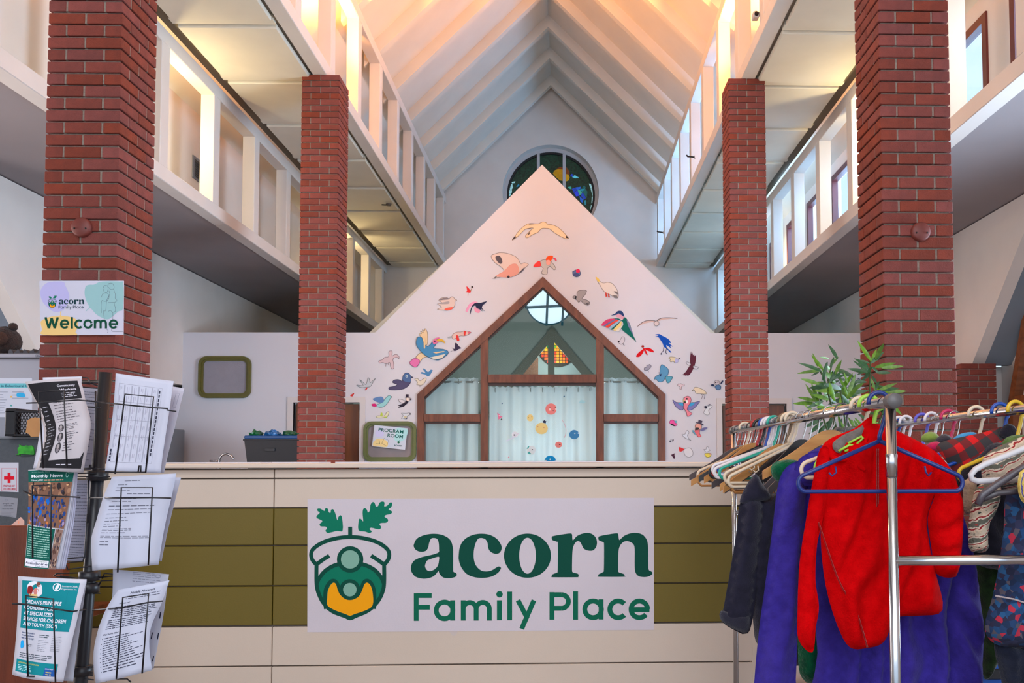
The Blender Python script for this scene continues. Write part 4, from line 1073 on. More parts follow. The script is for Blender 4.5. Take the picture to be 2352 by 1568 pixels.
  ((84, 140, 176), [(745, 640), (770, 575), (795, 560), (860, 600), (920, 650), (935, 720), (915, 800), (860, 830), (850, 870), (820, 925), (760, 948), (700, 935), (660, 885), (612, 888), (650, 820), (720, 790), (740, 740)], 1), ((84, 150, 172), [(870, 830), (940, 825), (1025, 838), (1000, 900), (950, 965), (905, 965), (880, 900)], 1), ((36, 50, 90), [(735, 790), (770, 760), (775, 800), (745, 830)], 0), ((60, 70, 90), [(682, 748), (735, 735), (732, 752)], 0)]),
 ('tiny pale pink sketched bird with open wings', 5, [((204, 184, 188), [(1140, 1030), (1160, 990), (1200, 1000), (1215, 985), (1240, 1005), (1280, 995), (1292, 1030), (1240, 1045), (1222, 1085), (1225, 1112), (1190, 1112), (1195, 1060)], 1)]),
 ('owl with blue wings close to the far right pillar', 5, [((200, 190, 194), E_(2025, 965, 60, 52), 1), ((86, 120, 160), [(1985, 1045), (2040, 1015), (2105, 1035), (2105, 1105), (2030, 1120), (1990, 1085)], 1), ((34, 46, 78), [(1880, 1015), (1935, 998), (1970, 1025), (1960, 1048), (1910, 1040)], 0), ((34, 46, 78), [(2100, 990), (2130, 930), (2168, 922), (2150, 965), (2112, 998)], 0), ((40, 34, 44), E_(1995, 965, 18, 12), 0), ((40, 34, 44), E_(2045, 955, 18, 12), 0)]),
 ('pale yellow wading bird with long thin legs', 6, [((214, 198, 170), [(735, 145), (770, 110), (785, 78), (830, 75), (900, 100), (960, 130), (1015, 195), (950, 205), (890, 195), (830, 195), (800, 165), (780, 130)], 1), ((120, 110, 116), stroke([(900, 195), (942, 230), (915, 300)], 7), 2), ((120, 110, 116), stroke([(930, 200), (982, 230), (965, 300)], 7), 2)]),
 ('large pink parrot with violet and blue spread wings', 6, [
  ((124, 118, 170), [(372, 312), (440, 360), (560, 370), (580, 440), (560, 505), (500, 495), (430, 440), (390, 370)], 1), ((124, 118, 170), [(882, 338), (800, 360), (720, 370), (650, 430), (640, 500), (720, 505), (800, 450), (850, 390)], 1), ((60, 150, 196), [(470, 372), (560, 370), (580, 430), (520, 420)], 0), ((60, 150, 196), [(800, 362), (710, 372), (655, 440), (740, 430)], 0),
  ((222, 128, 142), [(580, 330), (590, 275), (650, 245), (705, 270), (718, 330), (690, 390), (655, 450), (645, 500), (690, 540), (735, 575), (700, 605), (650, 628), (630, 550), (600, 500), (575, 460), (580, 390)], 1), ((226, 220, 220), E_(635, 350, 26, 34), 0), ((40, 34, 36), E_(637, 297, 17, 17), 0), ((60, 60, 40), E_(600, 358, 20, 18), 0), ((206, 196, 90), E_(580, 330, 12, 20), 0)]),
 ('small white bird with black cap beside the right door trim', 6, [((206, 208, 212), [(960, 560), (985, 500), (1020, 450), (1090, 420), (1120, 430), (1090, 470), (1050, 510), (1070, 585), (1010, 600)], 1), ((36, 34, 54), [(960, 445), (1000, 428), (1022, 450), (1015, 480), (990, 470)], 0), ((66, 70, 90), [(1025, 420), (1060, 395), (1092, 395), (1060, 420)], 0)]),
 ('small round magenta bird beside the window frame', 6, [((220, 84, 150), [(312, 745), (330, 705), (375, 695), (410, 720), (440, 765), (455, 785), (420, 810), (360, 795)], 1), ((40, 34, 40), [(330, 770), (370, 770), (410, 800), (400, 812), (350, 795)], 0), ((100, 160, 176), [(400, 710), (440, 705), (455, 745), (420, 750)], 0)]),
 ('pink flamingo like bird wearing a grey top hat', 6, [((222, 110, 116), [(780, 905), (830, 880), (880, 890), (880, 950), (912, 1000), (860, 1018), (830, 980), (795, 950)], 1), ((222, 156, 140), E_(858, 820, 62, 62), 1), ((74, 66, 84), [(862, 690), (935, 712), (915, 775), (850, 750)], 0), ((74, 66, 84), [(800, 742), (860, 740), (958, 785), (945, 798), (860, 765)], 0), ((56, 50, 50), [(785, 870), (820, 840), (870, 850), (850, 880), (810, 885)], 0), ((108, 104, 146), [(895, 895), (940, 845), (1028, 838), (980, 885), (920, 908)], 0), ((96, 150, 170), [(740, 895), (770, 895), (800, 950), (820, 975), (770, 955)], 0)]),
 ('white sketched gliding bird under the magenta bird', 6, [((204, 206, 214), [(545, 968), (600, 965), (630, 905), (660, 895), (680, 940), (650, 985), (680, 1050), (722, 1085), (650, 1055), (600, 1030)], 1)]),
 ('tiny grey and white bird low beside the window frame', 6, [((196, 198, 206), [(312, 1110), (330, 1070), (370, 1075), (388, 1060), (380, 1095), (345, 1110)], 1), ((70, 70, 84), E_(325, 1100, 14, 12), 0), ((70, 70, 84), E_(375, 1075, 12, 14), 0)]),
 ('white hen with a red triangular head', 6, [((206, 204, 208), [(585, 1270), (610, 1235), (700, 1225), (750, 1290), (750, 1360), (690, 1400), (620, 1380), (590, 1320)], 1), ((206, 52, 54), [(495, 1208), (545, 1225), (595, 1250), (540, 1290), (498, 1285)], 0)]),
 ('tiny dark plum owl at the lower edge beside the window frame', 6, [((66, 36, 54), [(345, 1355), (375, 1340), (410, 1325), (405, 1360), (420, 1410), (395, 1428), (370, 1395)], 0)]),
 ('tiny white sketched bird above the yellow chick', 6, [((206, 208, 214), [(960, 1250), (1000, 1255), (1015, 1205), (1050, 1210), (1060, 1255), (1082, 1270), (1020, 1300), (985, 1285)], 1)]),
 ('tiny yellow chick low near the hangers', 6, [((222, 204, 84), [(978, 1335), (1010, 1325), (1090, 1325), (1100, 1350), (1080, 1390), (1020, 1400), (990, 1370)], 1), ((206, 150, 150), E_(1080, 1340, 14, 16), 0)]),
]
for lab, zk, items in BIRDS:
    ox, oy, s = ZK[zk]
    pr = Print(); pr.xf = (s, 0, ox, 0, s, oy)
    us = []; vs_ = []
    for col, pts, fl in items:
        if fl == 2:
            for q in pts: pr.poly(col, q)
            qq = [p for q in pts for p in q]
        else:
            c = crom(pts, 3) if len(pts) > 4 else pts
            pr.poly(col, c); qq = pts
            if fl == 1:
                pr.up(); dk = tuple(int(v * .62) for v in col)
                pr.line(dk, c, 1.0 / s if s < 1 else 1.0, True)
        pr.up()
        us += [ox + p[0] * s for p in qq]; vs_ += [oy + p[1] * s for p in qq]
    o = pr.build('bird_cutout', plane_map(YG, 0), None, .0016, .0016, .001)
    tag(o, lab, 'wall decoration', 'bird cut-outs on the partition')

# ---- curtains, rods and stickers of the gable window
CURT = mat('white_curtain', (228, 236, 244), .85, .06, 3, .15, 250, stretch=(3, 3, .4))
_n = CURT.node_tree; _t = _n.nodes.new('ShaderNodeBsdfTranslucent'); _t.inputs[0].default_value = (.78, .86, .94, 1)
_m = _n.nodes.new('ShaderNodeMixShader'); _m.inputs[0].default_value = .45
_n.links.new(_n.nodes['Principled BSDF'].outputs[0], _m.inputs[1]); _n.links.new(_t.outputs[0], _m.inputs[2]); _n.links.new(_m.outputs[0], _n.nodes['Material Output'].inputs[0])
def curtain(label, u0, u1, vt, y, amp, n, seed):
    rnd = random.Random(seed)
    a, b = at(u0, vt, y), at(u1, vt, y)
    cols = n * 8; rows = 6; vs = []; fs = []
    ph = rnd.uniform(0, 6)
    for j in range(rows + 1):
        z = a.z + (.015 - a.z) * j / rows
        for i in range(cols + 1):
            s = i / cols
            yy = y + amp * (.6 + .4 * j / rows) * math.sin(s * n * 2 * math.pi + ph + .5 * math.sin(s * 9 + j * .3)) + .012 * math.sin(s * 31 + j)
            vs.append((a.x + (b.x - a.x) * s, yy, z + (.008 * math.sin(s * n * 4 * math.pi) if j == 0 else 0)))
    for j in range(rows):
        for i in range(cols):
            p = j * (cols + 1) + i
            fs.append((p, p + 1, p + cols + 2, p + cols + 1))
    m = MB(); m.smooth = True; m.add(vs, fs)
    t = thing('curtain', ((a.x + b.x) / 2, y, .015), label, 'curtain', 'white curtains behind the gable window')
    m.build('cloth', CURT, t)
    nr = max(2, n)
    for i in range(nr):
        x = a.x + (b.x - a.x) * (i + .5) / nr
        MB().tube([(x + .0, y + .03 * math.cos(k * math.pi / 6), a.z - .045 + .03 * math.sin(k * math.pi / 6)) for k in range(12)], .004, 6, closed=True).build('grommet', mat('grommet_metal', (150, 152, 150), .3, metal=.8), t)
    return t
curtain('white curtain behind the big middle pane with planet stickers', 1124, 1368, 888, YG + .2, .03, 9, 1)
curtain('white curtain behind the left panes of the gable window', 978, 1099, 868, YG + .24, .035, 4, 2)
curtain('white curtain behind the right panes of the gable window', 1386, 1512, 868, YG + .24, .035, 4, 3)
for a, b, lab in ((976, 1104, 'thin metal curtain rod behind the left panes of the gable window'), (1384, 1516, 'thin metal curtain rod behind the right panes of the gable window')):
    p, q = at(a, 877, YG + .24), at(b, 877, YG + .24)
    r = thing('curtain_rod', p, lab, 'curtain rod')
    MB().tube([p, q], .013, 10).build('rod', mat('rod_metal', (170, 172, 170), .3, metal=.7), r)
    for e in (p, q): MB().lathe(e, [(.0, -.02), (.022, -.01), (.022, .01), (.0, .02)], 10, 'x').build('end_cap', MATS['rod_metal'], r, recalc=True)
Z7 = (1110, 880, .12116)
ST = [
 ('pink smiling planet sticker on the window glass', [((222, 132, 132), E_(1285, 487, 108, 108)), ((240, 214, 214), E_(1263, 497, 17, 24)), ((240, 214, 214), E_(1380, 488, 14, 24)), ((70, 50, 56), E_(1263, 465, 8, 8)), ((70, 50, 56), E_(1365, 455, 8, 8)), ((70, 50, 56), [(1308, 510), (1328, 528), (1350, 518), (1330, 518)])]),
 ('small pale yellow planet sticker on the window glass', [((222, 206, 140), E_(888, 653, 62, 66)), ((180, 160, 96), E_(860, 645, 8)), ((180, 160, 96), E_(918, 632, 8))]),
 ('large yellow sun sticker with a dark crown on the window glass', [((222, 206, 140), E_(1105, 855, 120, 110)), ((40, 46, 76), [(1128, 700), (1145, 712), (1158, 690), (1170, 715), (1195, 712), (1182, 760), (1130, 745)]), ((206, 150, 120), E_(1035, 820, 10)), ((206, 150, 120), E_(1150, 840, 10))]),
 ('blue planet sticker beside the right mullion of the window', [((58, 128, 186), E_(1724, 972, 95, 88)), ((200, 220, 234), E_(1735, 950, 12)), ((200, 220, 234), E_(1803, 945, 12))]),
 ('small pink planet sticker with open mouth on the window glass', [((222, 132, 128), E_(1428, 1163, 66, 58)), ((70, 40, 44), E_(1450, 1160, 18, 9))]),
 ('bright blue half hidden planet sticker at the counter edge', [((10, 140, 210), E_(1270, 1480, 112, 112)), ((210, 230, 240), E_(1268, 1440, 14)), ((210, 230, 240), E_(1185, 1468, 14)), ((190, 210, 220), [(1300, 1490), (1375, 1455), (1380, 1475), (1320, 1500)])]),
 ('small pink rocket sticker on the window glass', [((206, 110, 146), [(262, 558), (300, 580), (330, 620), (368, 632), (330, 655), (290, 690), (278, 620)]), ((70, 76, 84), E_(345, 682, 15, 17)), ((230, 190, 200), E_(303, 613, 12))]),
 ('turquoise and white planet sticker low on the window glass', [((206, 222, 230), E_(910, 1265, 84, 84)), ((70, 170, 170), [(820, 1240), (850, 1195), (880, 1190), (850, 1240)]), ((70, 170, 170), [(835, 1320), (870, 1290), (912, 1338), (870, 1345)]), ((40, 50, 56), E_(930, 1258, 14, 9))]),
 ('white ringed planet sticker on the window glass', [((212, 218, 232), E_(600, 970, 60, 56)), ((40, 50, 60), E_(586, 980, 10, 14)), ((200, 206, 226), [(420, 1090), (560, 1020), (680, 930), (690, 945), (570, 1040), (430, 1105)])]),
 ('tiny dark blue dot sticker high on the right of the big pane', [((60, 110, 140), E_(1533, 250, 15))]),
 ('tiny dark blue dot sticker high on the left of the big pane', [((60, 90, 120), E_(357, 382, 12))]),
 ('tiny pink dot sticker low on the left of the big pane', [((210, 130, 150), E_(483, 1400, 14, 11))]),
 ('pale turquoise cloud sticker high on the right of the big pane', [((150, 200, 214), [(1810, 370), (1850, 310), (1900, 320), (1940, 355), (1900, 380)])]),
 ('thin pink arc sticker beside the yellow sun', [((206, 150, 170), q) for q in stroke(crom([(1490, 685), (1540, 770), (1568, 880), (1560, 970), (1535, 1030)], 3, False), 8)]),
]
for lab, items in ST:
    pr = Print(); pr.xf = (Z7[2], 0, Z7[0], 0, Z7[2], Z7[1])
    for col, pts in items: pr.poly(col, pts).up()
    tag(pr.build('glass_sticker', plane_map(YG + .049, 0), None, .0005, .0004, .0002), lab, 'sticker', 'stickers on the gable window')

# =================================================================== kitchen corner behind the counter
kc = thing('kitchen_counter', (-3.9, 11.3, 0), 'low kitchen counter under the blank board behind the reception counter', 'counter')
MB().box((XL - 1.2, 10.7, 0), (at(655, 1000, 11).x - .0, 11.9, 1.1)).build('cabinet', mat('kitchen_cabinet', (180, 172, 164), .6), kc)
MB().bbox((XL - 1.2, 10.66, 1.1), (at(655, 1000, 11).x, 11.95, 1.14), .004).build('worktop', mat('kitchen_top', (150, 146, 140), .5), kc)
b0, b1 = at(561, 1000, 10.9), at(690, 1000, 10.9)
binz = at(600, 1010, 10.9).z
BLK = mat('black_plastic', (34, 34, 40), .45, .1, 20)
bn = thing('storage_bin', ((b0.x + b1.x) / 2, 11.1, 1.141), 'black storage tote with a blue rim on the kitchen counter beside the far pillar', 'bin')
xa, xb = b0.x, b1.x + .06
vs = []
for z, e in ((1.141, .04), (binz, .0)):
    vs += [(xa + e, 10.9 + e, z), (xb - e, 10.9 + e, z), (xb - e, 11.35 - e, z), (xa + e, 11.35 - e, z)]
MB().add(vs, [(3, 2, 1, 0), (4, 5, 6, 7), (0, 1, 5, 4), (1, 2, 6, 5), (2, 3, 7, 6), (3, 0, 4, 7)]).build('tub', BLK, bn)
MB().bbox((xa - .012, 10.885, binz - .01), (xb + .012, 11.365, binz + .012), .005).build('rim', BLK, bn)
mx = (xa + xb) / 2
MB().bbox((mx - .12, 10.893, binz - .14), (mx + .0, 10.9, binz - .1), .003).build('handle', BLK, bn)
lidm = mat('blue_plastic', (40, 84, 140), .45, .1, 10)
MB().bbox((xa + .0, 10.892, binz + .012), (xb + .0, 11.36, binz + .055), .01).build('liner', lidm, bn)
for i, (u, v, w_, c, lab) in enumerate(((588, 994, 16, (20, 110, 60), 'crumpled green bag on the storage tote, left'), (627, 994, 22, (40, 120, 190), 'crumpled blue bag on the storage tote, middle'), (668, 994, 20, (10, 90, 50), 'crumpled green bag on the storage tote beside the pillar'))):
    p = at(u, v, 11.1); r = w_ * 11.1 / 2021
    bm = bmesh.new(); bmesh.ops.create_icosphere(bm, subdivisions=3, radius=1)
    for q in bm.verts:
        n_ = noise.noise(q.co * 2.3 + Vector((i * 9, 0, 0)))
        q.co = Vector((q.co.x * r * .82 * (1 + .25 * n_) + p.x, q.co.y * .15 * (1 + .3 * n_) + 11.1, max(binz + .0575, binz + .056 + (q.co.z * .05 + .012) * (1 + .8 * n_))))
    tag(MB().bm(bm).build('plastic_bag', mat('bag_%d' % i, c, .3, .3, 12, .4, 20)), lab, 'bag', 'bags on the storage tote')
fa = thing('faucet', at(512, 1060, 11.0), 'chrome gooseneck kitchen faucet behind the counter top', 'faucet')
CHROME = mat('chrome', (196, 194, 196), .16, metal=1.0)
f0 = at(505, 1060, 11.0)
fx = lambda u: at(u, 1050, 11.0).x
fz = lambda v: at(520, v, 11.0).z
MB().tube(crom([(fx(503), 1.15), (fx(503), fz(1062)), (fx(507), fz(1048)), (fx(517), fz(1042)), (fx(529), fz(1045)), (fx(537), fz(1054))], 5, False) and [(p[0], 11.0, p[1]) for p in crom([(fx(503), 1.15), (fx(503), fz(1062)), (fx(507), fz(1048)), (fx(517), fz(1042)), (fx(529), fz(1045)), (fx(537), fz(1054))], 5, False)], .014, 10).build('spout', CHROME, fa)
MB().lathe((fx(503), 11.0, 1.14), [(.03, 0), (.03, .02), (.018, .05), (.016, .1)], 14).build('base', CHROME, fa)
MB().tube([(fx(482), 11.0, fz(1058)), (fx(503), 11.0, fz(1058))], .01, 8).build('lever', CHROME, fa)
p0, p1 = at(380, 960, 11.5), at(404, 1060, 11.5)
fr = thing('refrigerator', ((p0.x + p1.x) / 2 - .3, 11.45, 0), 'dim grey appliance in the kitchen corner behind the brochures', 'appliance')
MB().bbox((p1.x - .75, 11.2, 1.141), (p1.x, 11.75, at(390, 985, 11.5).z), .01).build('body', mat('grey_enamel', (104, 108, 114), .5), fr)
MB().bbox((p1.x - .75, 11.19, at(390, 1000, 11.5).z), (p1.x - .01, 11.2, at(390, 992, 11.5).z), .002).build('trim', BLK, fr)

# =================================================================== left corner: office cabinet, divider, notes
STEEL = mat('cabinet_grey', (150, 152, 164), .55, .05, 3)
ca = at(-60, 812, 5.5); cb = at(150, 812, 5.5)
cab = thing('office_cabinet', ((ca.x + cb.x) / 2, 5.7, 0), 'light grey metal cabinet partly behind the left brick pillar', 'cabinet')
MB().bbox((ca.x, 5.5, 0), (cb.x, 5.95, ca.z - .03), .006).build('body', STEEL, cab)
MB().bbox((ca.x - .005, 5.485, ca.z - .028), (cb.x + .005, 5.955, ca.z), .006).build('top_panel', STEEL, cab)
MB().box((ca.x, 5.4835, at(50, 824, 5.5).z - .002), (cb.x, 5.486, at(50, 824, 5.5).z + .003)).build('black_line', BLK, cab)  # thin black strip across the front below the top panel
pr = Print(); pr.rect((30, 30, 40), 82, 814.5, 112, 819.5); pr.up(); pr.rect((150, 152, 164), 82.8, 815.2, 111.4, 818.8); pr.up(); put_text(pr, (40, 40, 56), 'Com', 84, 818.4, 2.8, 14, .02)
pr.build('badge', plane_map(5.485, .0), cab, .0005)
# folded dark mat on the cabinet
rv = []; rf = []
n = 30
for i in range(n + 1):
    p = at(38 + (125 - 38) * i / n, 806, 5.6)
    h = .018 + .012 * math.sin(i * 1.1) + .006 * math.sin(i * 2.7)
    rv += [(p.x, 5.52, ca.z + .001), (p.x, 5.52, ca.z + h), (p.x, 5.8, ca.z + h), (p.x, 5.8, ca.z + .001)]
for i in range(n):
    for k in range(4):
        a, b = i * 4 + k, i * 4 + (k + 1) % 4
        rf.append((a, b, b + 4, a + 4))
tag(MB().add(rv, rf).build('folded_mat', mat('dark_grey_cloth', (74, 74, 80), .9, .2, 20), recalc=True), 'wavy dark grey folded mat on top of the grey cabinet', 'mat')
# brown furry ball of a plush head
pc = at(0, 775, 5.6)
pb_ = thing('plush_toy', (pc.x, 5.62, ca.z), 'dark brown plush toy sitting on the cabinet at the left edge', 'toy')
bm = bmesh.new(); bmesh.ops.create_icosphere(bm, subdivisions=4, radius=1)
for q in bm.verts:
    n_ = noise.noise(q.co * 5) * .05
    q.co = Vector((pc.x + q.co.x * .098 * (1 + n_), 5.64 + q.co.y * .1 * (1 + n_), ca.z + .095 + q.co.z * .095 * (1 + n_)))
m = MB(); m.smooth = True; FUR = mat('brown_fur', (54, 32, 25), 1.0, .5, 30, 1.0, 120, sheen=.1, col2=(32, 18, 14))
m.bm(bm).build('head', FUR, pb_)
bm = bmesh.new(); bmesh.ops.create_icosphere(bm, subdivisions=3, radius=1)
for q in bm.verts: q.co = Vector((pc.x + .03 + q.co.x * .05, 5.545 + q.co.y * .03, ca.z + .1 + q.co.z * .045))
m = MB(); m.smooth = True; m.bm(bm).build('muzzle', mat('muzzle_fur', (66, 40, 30), 1.0, .3, 40, .6, 120), pb_)
for sx in (-.06, .06):
    bm = bmesh.new(); bmesh.ops.create_icosphere(bm, subdivisions=2, radius=.028)
    for q in bm.verts: q.co += Vector((pc.x + sx, 5.63, ca.z + .185))
    m = MB(); m.smooth = True; m.bm(bm).build('ear', FUR, pb_)

YD = 4.45
DIV = mat('divider_fabric', (86, 90, 96), .95, .12, 60, .3, 300)
da, db = at(-120, 1008, YD), at(140, 1008, YD)
dv = thing('office_divider', ((da.x + db.x) / 2, YD, 0), 'dark grey fabric office divider behind the left papers', 'divider')
MB().bbox((da.x, YD, 0), (db.x, YD + .05, da.z), .004).build('panel', DIV, dv)
MB().bbox((da.x, YD - .004, da.z), (db.x, YD + .054, da.z + .012), .003).build('top_rail', mat('divider_rail', (120, 124, 130), .5), dv)
# poster standing behind it
def card(name, label, pts, y, col, cat, fn, group=None, t=.002):
    cx = sum(p[0] for p in pts) / 4; cv = max(p[1] for p in pts)
    o = thing(name, at(cx, cv, y), label, cat, group)
    MB().prism([(at(u, v, y).x, at(u, v, y).z) for u, v in pts], y - t, y).build('sheet', mat('card_%d_%d_%d' % col, col, .7), o, recalc=True)
    pr = Print(); fn(pr); pr.build('lettering', plane_map(y, t), o, .0004)
    return o
def lines(pr, col, x0, x1, y0, y1, n, w=1.0, jit=.3, seed=1):
    r = random.Random(seed)
    for i in range(n):
        y = y0 + (y1 - y0) * i / max(1, n - 1)
        pr.line(col, [(x0, y), (x1 - (x1 - x0) * r.random() * jit, y)], w)
def f_post(pr):
    pr.rect((104, 176, 186), -40, 880, 72, 890).up(); put_text(pr, (20, 70, 90), 'p in Behavioural C', -4, 888.4, 5.2, 68, .01)
    lines(pr, (120, 124, 140), -30, 20, 900, 948, 9, .9); lines(pr, (120, 124, 140), 28, 66, 900, 914, 3, 1.0, seed=2)
    pr.poly((220, 170, 80), circ(26, 911, 2)); pr.poly((80, 150, 150), circ(26, 931, 2)); pr.poly((50, 160, 210), crom([(38, 905), (42, 902), (54, 902), (58, 908), (56, 912), (40, 911)], 3))
card('poster', 'white and teal poster propped on the grey divider at the left edge', [(-60, 868), (74, 868), (74, 958), (-60, 958)], 4.68, (206, 208, 222), 'poster', f_post)
MB().box((at(-60, 960, 4.7).x, 4.682, da.z - .2), (at(74, 960, 4.7).x, 4.69, at(0, 868, 4.7).z)).build('backing', STEEL, dv)
# black plastic basket on the divider
BKM = mat('basket_black', (22, 22, 28), .5)
bk = thing('wire_basket', at(50, 1010, YD), 'black lattice basket hooked on the divider with a wooden tag', 'basket')
A0, A1 = at(13, 943, YD - .06), at(100, 1013, YD - .06)
yb0, yb1 = YD - .065, YD + .12
zt_, zb_2 = A0.z, da.z + .012
MB().bbox((A0.x, yb0, zb_2), (A0.x + .05, yb1, zt_ + .012), .004).build('end_panel', BKM, bk)
MB().bbox((A1.x - .01, yb0, zb_2), (A1.x, yb1, zt_), .003).build('end_panel', BKM, bk)
MB().bbox((A0.x, yb0, zt_ - .008), (A1.x, yb0 + .008, zt_), .002).build('rim', BKM, bk)
MB().bbox((A0.x, yb0, zb_2), (A1.x, yb1, zb_2 + .01), .002).build('base', BKM, bk)
lat = MB()
for i in range(-8, 16):
    x0_ = A0.x + .05 + i * .0155
    for sgn in (1, -1):
        a = Vector((x0_, yb0 + .004, zb_2)); b = Vector((x0_ + sgn * (zt_ - zb_2) * .6, yb0 + .004, zt_))
        lo, hi = A0.x + .05, A1.x - .01
        def cl(p, q):
            if p.x < lo and q.x > p.x: t = (lo - p.x) / (q.x - p.x); p = p.lerp(q, min(1, t))
            if p.x > hi and q.x < p.x: t = (hi - p.x) / (q.x - p.x); p = p.lerp(q, min(1, t))
            return p
        a2 = cl(a, b); b2 = cl(b, a)
        if (a2 - b2).length > .01 and lo - .001 <= a2.x <= hi + .001 and lo - .001 <= b2.x <= hi + .001: lat.tube([a2, b2], .0022, 4)
tag(lat.build('lattice', BKM, bk), kind='stuff')
tg = [(61, 985), (63, 965), (70, 961), (80, 958), (95, 960), (95, 1002), (72, 1003), (66, 996), (59, 993)]
MB().prism([(at(u, v, YD - .07).x, at(u, v, YD - .07).z) for u, v in tg], yb0 - .007, yb0 - .002).build('wooden_tag', mat('wood_tag', (190, 136, 84), .7, .15, 10), bk, recalc=True)
MB().box((A0.x + .06, yb0 + .03, zb_2 + .011), (A1.x - .03, yb0 + .05, zt_ - .01)).build('white_liner', PAPER, bk)
# lime leaf, first aid sign, grey note on the divider
lf = [(38, 1044), (44, 1042), (43, 1030), (48, 1025), (46, 1021), (58, 1025), (62, 1022), (68, 1024), (76, 1023), (80, 1034), (80, 1044), (66, 1047), (50, 1047), (46, 1042)]
tag(MB().prism([(at(u, v, YD).x, at(u, v, YD).z) for u, v in crom(lf, 2)], YD - .01, YD - .001).build('paper_leaf', mat('lime_leaf', (60, 190, 40), .5, .35, 30, col2=(30, 130, 30)), recalc=True), 'bright lime green maple leaf pinned on the grey divider', 'leaf decoration')
def f_aid(pr):
    pr.line((190, 30, 56), [(4, 1075), (38.5, 1075), (38.5, 1127), (4, 1127)], .9, True).up()
    pr.rect((206, 16, 40), 17.5, 1085, 24.5, 1109); pr.up(); pr.rect((206, 16, 40), 9.5, 1093, 33, 1101).up()
    put_text(pr, (190, 30, 56), 'FIRST AID KIT', 8.5, 1117.5, 4.2, 26, .02); put_text(pr, (190, 30, 56), 'LOCATED HERE', 7, 1124.5, 4.2, 29, .02)
card('first_aid_sign', 'white first aid sign with a red cross on the grey divider', [(-14, 1062), (43, 1062), (43, 1130), (-14, 1128)], YD, (208, 206, 218), 'sign', f_aid)
def f_note(pr):
    put_text(pr, (70, 70, 80), 'caring for a baby', 6, 1157, 3, 27, 0); put_text(pr, (70, 70, 80), 'is hard work.', 9, 1162, 3, 20, 0); put_text(pr, (70, 70, 80), "You're not alone.", 4, 1169, 3, 27, 0)
    lines(pr, (110, 110, 120), 3, 33, 1176, 1186, 4, .7); pr.line((90, 90, 100), circ(14, 1148, 2.6), .6, True)
card('paper_note', 'small grey printed note pinned on the divider below the first aid sign', [(-12, 1138), (42, 1144), (38, 1189), (-12, 1181)], YD, (150, 150, 160), 'note', f_note)
# wooden desk panel
DESK = mat('desk_veneer', (122, 54, 26), .4, .3, 3, .1, 50, stretch=(4, 4, .6), col2=(92, 38, 16))
wa, wb_ = at(-140, 1206, 3.55), at(147, 1206, 3.55)
dk = thing('wooden_desk', ((wa.x + wb_.x) / 2, 3.7, 0), 'dark reddish wooden desk end panel behind the left brochures', 'desk')
MB().bbox((wa.x, 3.55, 0), (wb_.x, 3.6, at(60, 1207, 3.55).z), .003).build('front_panel', DESK, dk)
MB().bbox((wa.x, 3.6, .6), (wb_.x - .02, 3.98, .64), .003).build('shelf', DESK, dk)
def f_none(pr): pr.rect((236, 150, 120), 41, 1196, 44, 1203)
card('pink_slip', 'small pink paper slip standing on the desk edge', [(24, 1207), (48, 1187), (56, 1196), (56, 1207)], 3.58, (224, 176, 160), 'paper', f_none)

# =================================================================== brochure rack with its leaflets
YM = 2.45
WIRE = mat('black_wire', (20, 18, 26), .4, .0)
rk = thing('brochure_rack', (at(190, 1560, YM).x, YM, 0), 'black revolving wire brochure rack filled with leaflets on the left', 'brochure rack')
pt, pb2 = at(243, 855, YM), at(186, 1568, YM)
dirv = (pb2 - pt); base = pt + dirv * ((pt.z - .04) / (pt.z - pb2.z))
MB().tube([pt, base], .0165, 16).build('pole', mat('black_paint_steel', (24, 24, 30), .4, .1, 30), rk)
MB().lathe((base.x, base.y, 0), [(.0, .045), (.03, .045), (.05, .03), (.2, .012), (.22, .0)], 28).build('foot', MATS['black_paint_steel'], rk)
def on_pole(v): t = (v - 855) / (1568 - 855); return pt + (pb2 - pt) * t
for v in (1095, 1325, 1352, 1540):
    c = on_pole(v)
    MB().lathe(c, [(.017, -.014), (.027, -.012), (.027, .012), (.017, .014)], 16).build('collar', MATS['black_paint_steel'], rk)
def wires(name, polys, y, r=.0021, rel=None):
    m = MB()
    for pl in polys:
        pts = []
        for q in pl:
            yy = q[2] if len(q) > 2 else y
            pts.append(at(q[0], q[1], yy))
        m.tube(pts, r, 6)
    return m.build(name, WIRE, rk)
za = lambda a: [(x * .2424, 820 + y * .2424) + tuple(r) for x, y, *r in a]
zb3 = lambda a: [(x * .2474, 1180 + y * .2474) + tuple(r) for x, y, *r in a]
YFm = 2.30
wires('wire_pocket', [za([(410, 1052), (370, 330), (490, 322), (605, 318), (635, 1040)]), za([(250, 435), (380, 430), (740, 405), (880, 420), (1000, 430, 2.4)])], YFm)
wires('wire_pocket', [za([(1090, 1105), (1185, 350), (1455, 375), (1380, 1092)]), za([(960, 428, 2.42), (1180, 450), (1455, 478), (1590, 487)]), za([(1580, 500, 2.36), (1670, 515, 2.36)]), za([(1310, 1085), (1318, 1030), (1335, 1030), (1333, 1085)]), za([(1000, 1085), (1100, 1090), (1380, 1090)])], YFm)
wires('wire_pocket', [za([(905, 320), (905, 700), (893, 1050)]), za([(820, 470), (950, 478)]), za([(800, 1055), (900, 1050), (1000, 1065)]), za([(845, 1045), (848, 1022), (862, 1022), (862, 1045)])], 2.40)
wires('wire_pocket', [za([(705, 192), (830, 195), (858, 240), (850, 255), (735, 240)]), za([(720, 240), (1050, 245)]), za([(740, 280), (940, 295)]), za([(860, 250), (1000, 290)])], 2.48)
wires('wire_pocket', [za([(220, 1268), (310, 1305), (640, 1320), (760, 1328)]), za([(310, 1900), (305, 1215), (485, 1210), (480, 1920)])], YFm)
